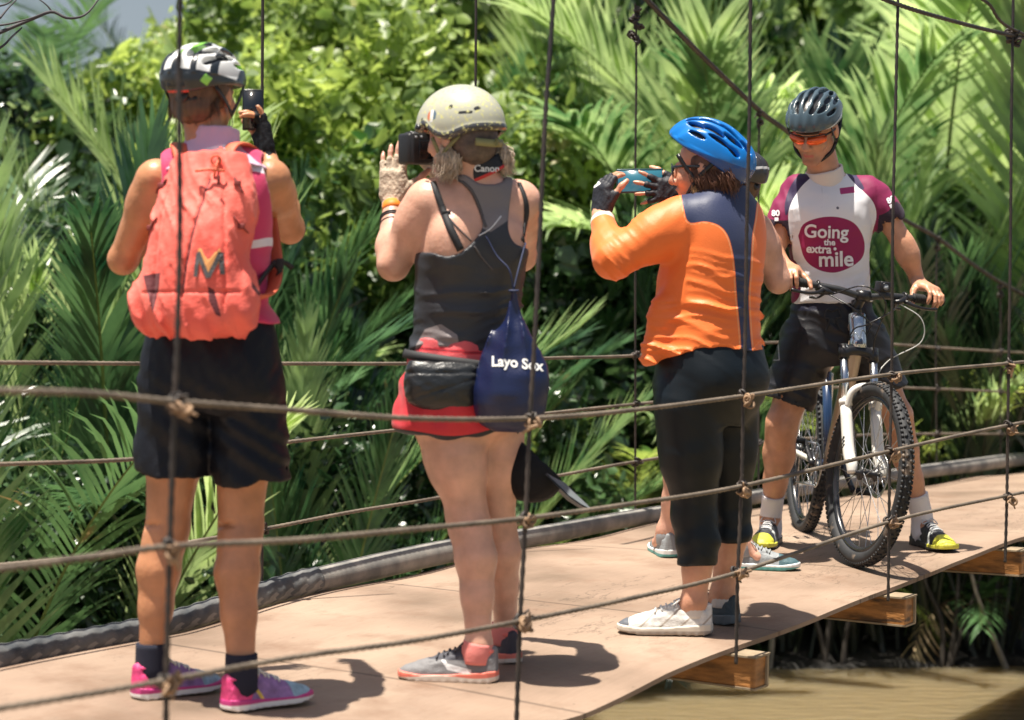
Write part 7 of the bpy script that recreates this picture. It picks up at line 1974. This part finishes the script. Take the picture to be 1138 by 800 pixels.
    for s_ in (-1, 1):
        g0 = bc + V3(-.027, s_ * .225, .019); g1 = bc + V3(-.047, s_ * .362, .022); gr.append((WS([g0])[0], WS([g1])[0]))
        b = MB(); tube(b, WS, V_(g0, lerp(g0, g1, .1), lerp(g0, g1, .9), g1), [.019, .0165, .0165, .019], 0, 14, smooth=14)
        for k_ in np.linspace(.1, .9, 12): b.torus(WS([lerp(g0, g1, k_)])[0], .0168, .0016, gr[-1][1] - gr[-1][0], 16, 5)
        b.build("grip", mat("rubber_grip", (.015, .015, .016), .8), ck)
        b = MB(); q = bc + V3(-.022, s_ * .185, .016)
        b.torus(WS([q])[0], .0155, .006, gr[-1][1] - gr[-1][0], 18, 8); tube(b, WS, V_(q + V3(.012, 0, -.004), q + V3(.035, -s_ * .03, -.018), q + V3(.030, -s_ * .055, -.022)), [.012, .011, .006], 0, 10, smooth=8)
        tube(b, WS, V_(q + V3(.034, -s_ * .01, -.016), q + V3(.055, s_ * .03, -.030), q + V3(.050, s_ * .075, -.034), q + V3(.040, s_ * .125, -.030)), [.009, .006, .0055, .007], 0, 8, smooth=14)
        b.box(WS([q + V3(-.0, -s_ * .028, -.020)])[0], (.022, .020, .012), M[:3, :3], 0, .005)
        tube(b, WS, V_(q + V3(.0, -s_ * .035, -.024), q + V3(-.03, -s_ * .02, -.045), q + V3(-.045, s_ * .01, -.046)), [.006, .004, .006], 0, 8, smooth=8)
        b.build("brake_lever", M_blackplastic, ck)
    b = MB(); q = bc + V3(.0, .078, .034); b.box(WS([q + V3(0, 0, .012)])[0], (.030, .022, .020), M[:3, :3] @ Ms, 0, .005); b.box(WS([q - V3(0, 0, .018)])[0], (.012, .014, .014), M[:3, :3] @ Ms, 0, .003)
    b.torus(WS([q + V3(.031, 0, .012)])[0], .014, .003, WS([q + V3(1, 0, 0)])[0] - WS([q])[0], 20, 6); b.build("lamp", M_blackplastic, ck)
    b = MB(); b.lathe([(0, 0), (.012, 0), (.013, .002), (0, .003)], WS([q + V3(.030, 0, .012)])[0], WS([q + V3(1, 0, 0)])[0] - WS([q])[0], 16); b.build("lamp_lens", mat("grey_lens", (.3, .32, .34), .15), ck)
    # cables: each loops ahead of the head tube
    cb = []
    for (pts, r_) in (([bc + V3(.0, -.16, -.006), bc + V3(.10, -.09, -.05), bc + V3(.09, .0, -.10), lerp(ht0, ht1, .6) + V3(.03, .035, 0), lerp(ht0, bbk, .2) + V3(0, .03, .03)], .0028),
                      ([bc + V3(.0, .16, -.006), bc + V3(.10, .08, -.05), bc + V3(.09, -.01, -.11), lerp(ht0, ht1, .5) + V3(.03, -.035, 0), lerp(ht0, bbk, .2) + V3(0, -.03, .03)], .0028),
                      ([bc + V3(.0, -.13, -.01), bc + V3(.09, -.04, .035), bc + V3(.11, .05, -.02), bc + V3(.06, .045, -.16), A0 + V3(0, .060, 0) + ax * .45], .0028)):
        b = MB(); b.tube(WS(spline(pts, 30)), r_, 6); b.build("cable", M_blackplastic, ck)
    b = MB(); b.tube(WS(spline([bc + V3(.01, .15, -.01), bc + V3(.05, .235, -.06), bc + V3(.05, .245, -.15), bc + V3(.02, .13, -.24), A0 + V3(-.01, .078, 0) + ax * .36, A0 + V3(-.012, .086, 0) + ax * .10], 40)), .0022, 6); b.build("brake_hose", mat("white_hose", (.5, .5, .48), .4), ck)
    # drive side
    cr = V3(.43, -.052, .325)
    b = MB()
    for k_, (R_, of) in enumerate(((.082, 0), (.062, .008), (.045, .014))): b.torus(W([cr + V3(0, of, 0)])[0], R_, .0045, Y2, 44, 6, sq=(1.3, .5))
    for i in range(5):
        th = 2 * math.pi * i / 5; b.tube(W([cr, cr + V3(math.cos(th) * .08, 0, math.sin(th) * .08)]), .005, 6)
    for i in range(40):
        th = 2 * math.pi * i / 40; b.box(W([cr + V3(math.cos(th) * .088, 0, math.sin(th) * .088)])[0], (.0022, .001, .0022), M[:3, :3])
    b.build("chainring", m_stl, e)
    for s_, ang in ((-1, 2.6), (1, 2.6 + math.pi)):
        d = V3(math.cos(ang), 0, math.sin(ang)); c0 = V3(.43, s_ * .062, .325); c1 = c0 + d * .170 + V3(0, s_ * .012, 0)
        b = MB(); b.tube(W([c0, lerp(c0, c1, .5), c1]), [.016, .011, .013], 10, smooth=6, sq=(1, .7)); cka = b.build("crank_arm", M_blackplastic, e)
        pc = c1 + V3(0, s_ * .055, 0)
        b = MB()
        for (dx, dy) in ((.048, 0), (-.048, 0)): b.box(W([pc + V3(dx, dy, 0)])[0], (.005, .048, .011), M[:3, :3])
        for dy in (-.045, 0, .045): b.box(W([pc + V3(0, dy, 0)])[0], (.046, .005, .009), M[:3, :3])
        for dx in (-.045, -.015, .015, .045):
            for dy in (-.045, .045): b.tube(W([pc + V3(dx, dy, -.014), pc + V3(dx, dy, .014)]), .0028, 5)
        b.tube(W([c1, pc + V3(0, s_ * .045, 0)]), .007, 8); b.build("pedal", M_blackplastic, cka)
    b = MB(); rr = V3(0, -.058, .35)
    for i, R_ in enumerate((.055, .048, .041, .034, .027)): b.torus(W([rr + V3(0, i * .004 - .004, 0)])[0], R_, .003, Y2, 32, 5, sq=(1.3, .5))
    b.build("cassette", m_stl, e)
    b = MB(); b.tube(W([cr + V3(0, 0, .085), rr + V3(0, 0, .050)]), .0035, 6); b.tube(W([cr + V3(0, 0, -.085), V3(.05, -.058, .22)]), .0035, 6); b.build("chain", m_stl, e)
    b = MB(); b.tube(W([rr + V3(.0, -.02, -.02), V3(.03, -.070, .285), V3(.06, -.062, .235)]), [.013, .010, .006], 8, smooth=8); b.torus(W([V3(.02, -.06, .28)])[0], .016, .004, Y2, 18, 6); b.torus(W([V3(.055, -.06, .225)])[0], .016, .004, Y2, 18, 6); b.build("rear_derailleur", M_blackplastic, e)
    return e, dict(W=W, WS=WS, grips=gr, M=M)

# ================================================================== the man with the bicycle
def man(bk):
    Y0 = 8.80; SCL = .94; p = lambda x, y, d=0: P(x, y, Y0 + d)
    base = ground(935, 612)
    e = empty("person", base, "man in a white and maroon lettered jersey and orange sunglasses straddling a bicycle", "person")
    fw = unit(V3(-.10, -1, 0)); pel = p(925, 380); nb = p(919, 196, -.01)
    R = frame_up(nb - pel, fw)
    T = [(-.05, 0, 0, .09, .07, 2.2), (-.02, 0, 0, .150, .105, 2.3), (.06, 0, .0, .150, .108, 2.3), (.15, 0, 0, .138, .100, 2.2), (.26, 0, 0, .138, .098, 2.2), (.37, 0, 0, .152, .110, 2.3), (.48, 0, 0, .162, .112, 2.4), (.555, 0, 0, .152, .085, 2.4), (.60, 0, -.008, .095, .060, 2.1), (.63, 0, -.008, .056, .050, 2)]
    T = [(h, a_, b_, rs * SCL, rf * SCL, ex) for h, a_, b_, rs, rf, ex in T]
    hc = p(905, 142, -.09); hR = frame(unit(V3(-.42, -.80, -.46)), (.08, 0, 1))
    shR, shL = p(884, 217, 0), p(972, 219, .0)          # his right arm is on the picture's left
    (gR0, gR1), (gL0, gL1) = bk['grips'][0], bk['grips'][1]
    gl = lerp(gL0, gL1, .45); grr = lerp(gR0, gR1, .45)
    wrL = gl + V3(-.015, .080, .062); elL = p(1004, 271, -.02)
    wrR = grr + V3(.0, .085, .045); elR = p(856, 288, -.06)
    hR_, hL = p(899, 384, 0), p(956, 384, 0)
    kR, kL = p(869, 470, .0), p(998, 462, .0); sR_, sL_ = (-.30, -1), (.36, -1); hlR, hlL = ground(859, 602), ground(1018, 604); aR, aL = ank(hlR, sR_), ank(hlL, sL_)
    F = Field(np.array([.84, Y0 - .75, -.02]), np.array([1.72, Y0 + .34, 1.88]), .0055)
    F.add(loft(pel, R, T), .02); F.add(cone(nb - R[:, 2] * .03, hc + hR @ V3(0, -.02, -.06), .062, .056), .03)
    F.addall([cone(lerp(shL, nb, .2), lerp(shR, nb, .2), .058, .058)], .04)
    F.addall(arm_prims(shL, elL, wrL, .97, 1.0), .03); F.addall(arm_prims(shR, elR, wrR, .97, 1.0), .03)
    F.addall(leg_prims(hR_, kR, aR, V3(-.3, -1, 0), th=.088, kr=.054, ca=.055, ar=.034), .03); F.addall(leg_prims(hL, kL, aL, V3(.25, -1, 0), th=.086, kr=.053, ca=.052, ar=.034), .02)
    a, b, c = head_prims(hc, hR, 1.05, True); F.addall(a, .015); F.addall(b, .007); F.addall(c, .006, 's')
    dl = unit(gl + V3(.02, -.02, .030) - wrL)
    handL = hand(wrL, unit(dl + V3(.22, -.1, -.05)), V3(-.1, -.25, -1), V3(-1, -.2, 0), ((.30, .85, .5), (.35, .85, .5), (.38, .85, .5), (.40, .8, .5)), (.6, .6, .5), (.3, .4), s=1.04, spread=.12)
    dr = unit(grr + V3(-.02, -.02, .03) - wrR)
    handR = hand(wrR, dr, V3(0, -.3, -1), V3(1, -.2, 0), ((.5, 1.0, .6),) * 4, (.6, .6, .4), s=1.04)
    hand_to(F, handL); hand_to(F, handR)
    V, Q = F.mesh(); V = relax(V, Q, 1, .4)
    q = (V - hc) @ hR
    lips = np.minimum(.0065 - np.abs(q[:, 2] / 1.06 + .0695), .020 - np.abs(q[:, 0])) - 9 * (q[:, 1] < .06)
    stub = np.minimum(.030 - np.abs(q[:, 2] / 1.06 + .088), q[:, 1] - .02) - 9 * (np.linalg.norm(q, axis=1) > .16)
    brow = np.minimum(.005 - np.abs(q[:, 2] / 1.06 - .018), q[:, 1] - .06)
    mk("body", V, Q, skin("man_skin", (.58, .29, .175), [("stub", (.43, .215, .14), .02), ("lips", (.48, .15, .12), .002), ("brow", (.08, .04, .02), .001)]), e, {"lips": lips, "stub": stub, "brow": brow})
    # jersey
    pr = [loft(pel, R, [(.150, 0, 0, .152, .116, 2.3), (.26, 0, 0, .147, .110, 2.2), (.37, 0, 0, .156, .117, 2.3), (.48, 0, 0, .165, .118, 2.4), (.55, 0, 0, .158, .094, 2.4), (.595, 0, -.008, .104, .070, 2.1), (.618, 0, -.006, .074, .063, 2)]), cone(lerp(shL, nb, .2), lerp(shR, nb, .2), .066, .066)]
    sl = []
    cuts = []
    for sh_, el_, t_ in ((shL, elL, .62), (shR, elR, .70)):
        sl += [cone(sh_, lerp(sh_, el_, .35), .065, .064), cone(lerp(sh_, el_, .3), lerp(sh_, el_, .95), .063, .061)]
        cuts.append((lerp(sh_, el_, t_), unit(el_ - sh_)))
    G = autofield(pr + sl, .005); G.addall(pr, .03); G.addall(sl, .035)
    for (c0, d), sx in zip(cuts, (1, -1)):
        x = G.ax[0][:, None, None]; y = G.ax[1][None, :, None]; z = G.ax[2][None, None, :]
        cut = (x - c0[0]) * d[0] + (y - c0[1]) * d[1] + (z - c0[2]) * d[2]
        onarm = sx * (x - (pel[0] + (.165 if sx > 0 else -.160)))
        G.d = np.maximum(G.d, np.where(onarm > 0, cut, np.minimum(cut, -.001) * 0 - 1)).astype(np.float32)
        G.add(cone(c0 - d * .025, c0 + d * .06, .056, .060), .004, 's')
    G.add(cone(nb + R[:, 2] * -.01, nb + R[:, 2] * .08, .060, .062), .004, 's')
    G.add(fun(lambda x, y, z: creases(x, y, z, .0060, 34, 91, (-.35, 0)) * np.clip((1.40 - z) * 4, .25, 1) + .0035 * snoise(x, y, z, 16, 93) + .003 * np.abs(np.sin(x * 70 + z * 25)) * (np.abs(x - pel[0]) > .155)), 0, 'disp')
    V, Q = G.mesh(); V = relax(V, Q, 1, .4); px, py = pxy(V); k_ = .0036; fr = V[:, 1] < Y0 + .02
    def pl(poly, n=5): return -sdpoly(px, py, np.array(spline(list(poly) + [poly[0]], len(poly) * n)[:-1])) * k_
    white = pl([(902, 182), (934, 178), (944, 196), (957, 210), (970, 224), (974, 240), (969, 262), (966, 300), (967, 345), (886, 345), (888, 318), (884, 300), (879, 270), (876, 240), (880, 222), (890, 206)])
    white = np.where(fr, white, -1)
    rp = pl([(884, 290), (889, 300), (885, 312), (890, 322), (884, 335), (870, 335), (870, 285)])
    oval = np.where(fr, pl([(887, 262), (893, 249), (910, 242), (930, 241), (948, 247), (958, 260), (961, 275), (957, 288), (943, 298), (926, 303), (908, 299), (894, 287)]), -1)
    navy = np.where(fr, np.maximum(pl([(897, 186), (903, 194), (890, 208), (880, 224), (874, 240), (872, 228), (877, 210), (886, 196)]), pl([(932, 180), (940, 178), (950, 192), (960, 208), (956, 210), (944, 197)])), -1)
    cf = np.full(len(V), -1.0)
    for (c0, d), sx in zip(cuts, (1, -1)):
        s_ = (V - c0) @ d; on = sx * (V[:, 0] - pel[0]) > .160
        cf = np.where(on, s_ + .062 + .008 * np.sin(V[:, 0] * 60 + V[:, 1] * 50), cf)
    logo = np.where(fr, -sdpoly(px, py, [(933, 209), (949, 207), (950, 214), (934, 216)]) * k_, -1)
    dot = np.where(fr, .006 - np.hypot(px - 931, py - 231) * k_, -1)
    zp = np.where(fr, np.minimum(.0012 - np.abs(px - 913.5) * k_, (232 - py) * k_), -1)
    m_j = mat("maroon_white_jersey", (.215, .012, .070), .6, sheen=.06, bump=.0006, bscale=300, spec=.35, layers=[("cuffd", (.025, .012, .025)), ("white", (.76, .755, .78)), ("navy", (.035, .022, .07)), ("oval", (.29, .014, .085), .0008), ("logo", (.38, .03, .15)), ("dot", (.10, .10, .14)), ("zip", (.55, .55, .58))])
    js = mk("jersey", V, Q, m_j, e, {"white": np.minimum(white, -rp + .0), "oval": oval, "navy": navy, "cuffd": cf, "logo": logo, "dot": dot, "zip": zp})
    tr = tree_of(V, Q); m_l = mat("white_print", (.80, .78, .80), .6)
    def word(txt, cx, cy, size, rot=0, bold=.0012, sx=1.0, name="lettering", sh=0.0):
        tv, tf = textmesh(txt, size, bold, sh); c_, s_ = math.cos(rot), math.sin(rot); tv = tv.copy(); tv[:, 0] *= sx
        tv = np.stack([tv[:, 0] * c_ - tv[:, 1] * s_, tv[:, 0] * s_ + tv[:, 1] * c_], 1)
        stick(name, tv, tf, P(cx, cy, 8.0), V3(1, 0, 0), V3(0, 0, 1), unit(P(cx, cy, 9) - EYE), tr, m_l, js, .004)
    word("Going", 918, 258, .068, -.03, .0014); word("the", 922, 269.5, .032, -.03, .0010); word("extra", 910, 277, .044, -.04, .0014); word("mile", 929, 288.5, .078, .02, .0018, 1.0)
    word("•", 928, 277, .04, 0, .001)
    for (cx, cy, r_) in ((862, 237, 0), (990, 222, .5)):
        word("80", cx, cy, .030, r_, .0012); word("≡", cx + 1, cy + 7, .026, r_, .0012)
    # collar
    na, nc = nb - R[:, 2] * .03, hc + hR @ V3(0, -.02, -.06)
    cr_ = neck_ring("collar", e, mat("cream_collar", (.74, .66, .60), .7, bump=.0006, bscale=260), na, nc, .064, .058, -.15, .36, .009, .0)
    # shorts
    S2 = [(-.085, 0, 0, .12, .10, 2.2), (-.03, 0, 0, .166, .124, 2.3), (.05, 0, 0, .168, .124, 2.3), (.12, 0, 0, .155, .115, 2.2), (.170, 0, 0, .147, .110, 2.2)]
    hemR, hemL = p(874, 449, .0), p(984, 437, .0); pr = [loft(pel, R, S2)]
    lg = []
    for hp, hm in ((hR_, hemR), (hL, hemL)):
        d = unit(hm - hp); lg.append((hm, d)); pr.append(cone(hp + V3(0, 0, .02), hm + d * .05, .106, .102 if hm is hemR else .090))
    G = autofield(pr, .0055); G.addall(pr, .03)
    x = G.ax[0][:, None, None]; y = G.ax[1][None, :, None]; z = G.ax[2][None, None, :]
    for (hm, d), sx in zip(lg, (-1, 1)):
        cut = (x - hm[0]) * d[0] + (y - hm[1]) * d[1] + (z - hm[2]) * d[2]
        G.d = np.maximum(G.d, np.where(sx * (x - pel[0]) > 0, cut, -1)).astype(np.float32); G.add(cone(hm - d * .03, hm + d * .06, .088 if hm is hemR else .078, .092 if hm is hemR else .082), .004, 's')
    G.add(fun(lambda x, y, z: creases(x, y, z, .010, 30, 95, (.45, 0)) + .005 * snoise(x, y, z, 17, 96) + .003 * np.exp(-((np.abs(x - pel[0]) - .13 - .3 * (.9 - z)) / .004) ** 2)), 0, 'disp')
    V, Q = G.mesh(); V = relax(V, Q, 1, .4); px, py = pxy(V)
    pipe = np.where(V[:, 1] < Y0, .0022 - np.abs(-sdpoly(px, py, [(860, 352), (880, 342), (884, 330), (850, 330), (846, 400), (866, 400), (864, 372)])) * .0036, -1)
    mk("shorts", V, Q, mat("charcoal_baggy_shorts", (.016, .016, .019), .45, spec=.4, bump=.0008, bscale=220, layers=[("pipe", (.35, .35, .38)), ("band", (.012, .013, .028))]), e, {"pipe": pipe, "band": (V - pel) @ R[:, 2] - .125})
    b = MB(); q0 = pel + R @ V3(.0, .120, .12)
    for s_ in (-1, 1): b.tube([q0, q0 + R @ V3(s_ * .022, .012, .008), q0 + R @ V3(s_ * .03, .012, -.02), q0 + R @ V3(s_ * .012, .01, -.028), q0 + R @ V3(s_ * .03, .014, -.075)], .0032, 6, smooth=18)
    b.build("waist_tie", M_strap, e)
    # socks, shoes
    m_s = mat("white_sock", (.74, .70, .70), .85, bump=.0012, bscale=350)
    for an, kn, f in ((aR, kR, V3(-.3, -1, 0)), (aL, kL, V3(.3, -1, 0))):
        f = unit(f); u = unit(kn - an); b = MB(); b.tube([an + u * .105, an + u * .06, an + u * .01, an + V3(0, 0, -.04), an + f * .03 + V3(0, 0, -.07)], [.043, .042, .042, .045, .044], 20, smooth=14)
        for k_ in range(14): b.torus(an + u * (.104 - .003 * k_ * .4), .0425, .0014, u, 20, 4) if k_ < 3 else None
        b.build("sock", m_s, e)
    def at(V): return {"yel": V[:, 1] - .205 + .25 * (V[:, 2] - .03), "side": np.sin(V[:, 1] * 75 + V[:, 2] * 40) * .01 - .0085, "low": np.maximum(.010 - V[:, 2], .17 - V[:, 1])}
    mu = mat("black_yellow_upper", (.030, .032, .038), .5, bump=.0012, bscale=220, layers=[("side", (.50, .52, .50)), ("yel", (.74, .72, .06), .002)]); ms = mat("yellow_black_sole", (.62, .60, .07), .5, layers=[("low", (.04, .04, .04))])
    lc = mat("silver_lace", (.62, .62, .62), .6)
    shoe(e, hlR, sR_, .270, mu, ms, lc, "black and yellow shoe", attrs=at, wide=1.12)
    shoe(e, hlL, sL_, .270, mu, ms, lc, "black and yellow shoe", attrs=at, wide=1.12)
    # hair, helmet, sunglasses
    K = Field(hc - .13, hc + .13, .0045); K.add(ell(hc + hR @ V3(0, -.024, .024), np.array([.080, .095, .090]) * 1.05, hR), 0); K.add(fun(lambda x, y, z: (x - hc[0]) * hR[0, 1] + (y - hc[1]) * hR[1, 1] + (z - hc[2]) * hR[2, 1] - .005), .01, 'i'); K.add(fun(lambda x, y, z: .002 * snoise(x, y, z * .4, 200, 6)), 0, 'disp')
    V, Q = K.mesh(); mk("hair", V, Q, mat("dark_brown_hair", (.045, .025, .016), .5), e)
    def hat(V): x, y, z = V.T; return {"lt": .0022 - np.abs(np.abs(np.sin(np.abs(x) * 95 + .5)) - .2 - y * 1.5) * .02, "edge": .003 - np.abs(z - .004 + .10 * y)}
    bike_helmet(e, hc + hR[:, 2] * .006, hR, (mat("teal_grey_helmet", (.055, .085, .105), .22, coat=.5, layers=[("edge", (.55, .58, .60))]), M_blackplastic, M_blackplastic), "dark teal and silver racing helmet", 1.03, attrs=hat)
    b = MB(); Wd = lambda v: hc + hR @ (np.array(v, float) * 1.05)
    n = 9; Vv = []; Ff = []
    for sx in (-1, 1):
        k0 = len(Vv)
        for i in range(n):
            for j in range(6):
                u = i / (n - 1); v = j / 5 - .5; x_ = sx * (.006 + .062 * u); hgt = .036 * math.sin(math.pi * (.16 + .72 * u)) ** .6
                Vv.append(Wd((x_, .107 - 7.0 * x_ * x_ - .010 * (v + .2) ** 2 * 4, -.004 + v * hgt)))
        Ff += [(k0 + i * 6 + j, k0 + (i + 1) * 6 + j, k0 + (i + 1) * 6 + j + 1, k0 + i * 6 + j + 1) for i in range(n - 1) for j in range(5)]
    Vv = np.array(Vv); nv = len(Vv); Vv = np.vstack([Vv, Vv - hR[:, 1] * .0025]); Ff += [tuple(nv + k for k in f[::-1]) for f in Ff]
    m_lens = mat("orange_mirror_lens", (.85, .12, .02), .12, metal=.55, coat=.6)
    gl_ = mk("sunglasses", Vv, Ff, m_lens, e)
    b = MB()
    for sx in (-1, 1): b.tube([Wd((sx * .066, .078, .010)), Wd((sx * .078, .04, .008)), Wd((sx * .080, -.01, .0))], .003, 6, smooth=8, sq=(.5, 1.5))
    b.tube([Wd((x_, .1085 - 7 * x_ * x_, .0145)) for x_ in np.linspace(-.068, .068, 20)], .0026, 6); b.build("glasses_frame", M_blackplastic, gl_)
    return e
e1, i1 = person1()
backpack(i1)
person2()
person3()
person4()
eb, ib = bike()
man(ib)
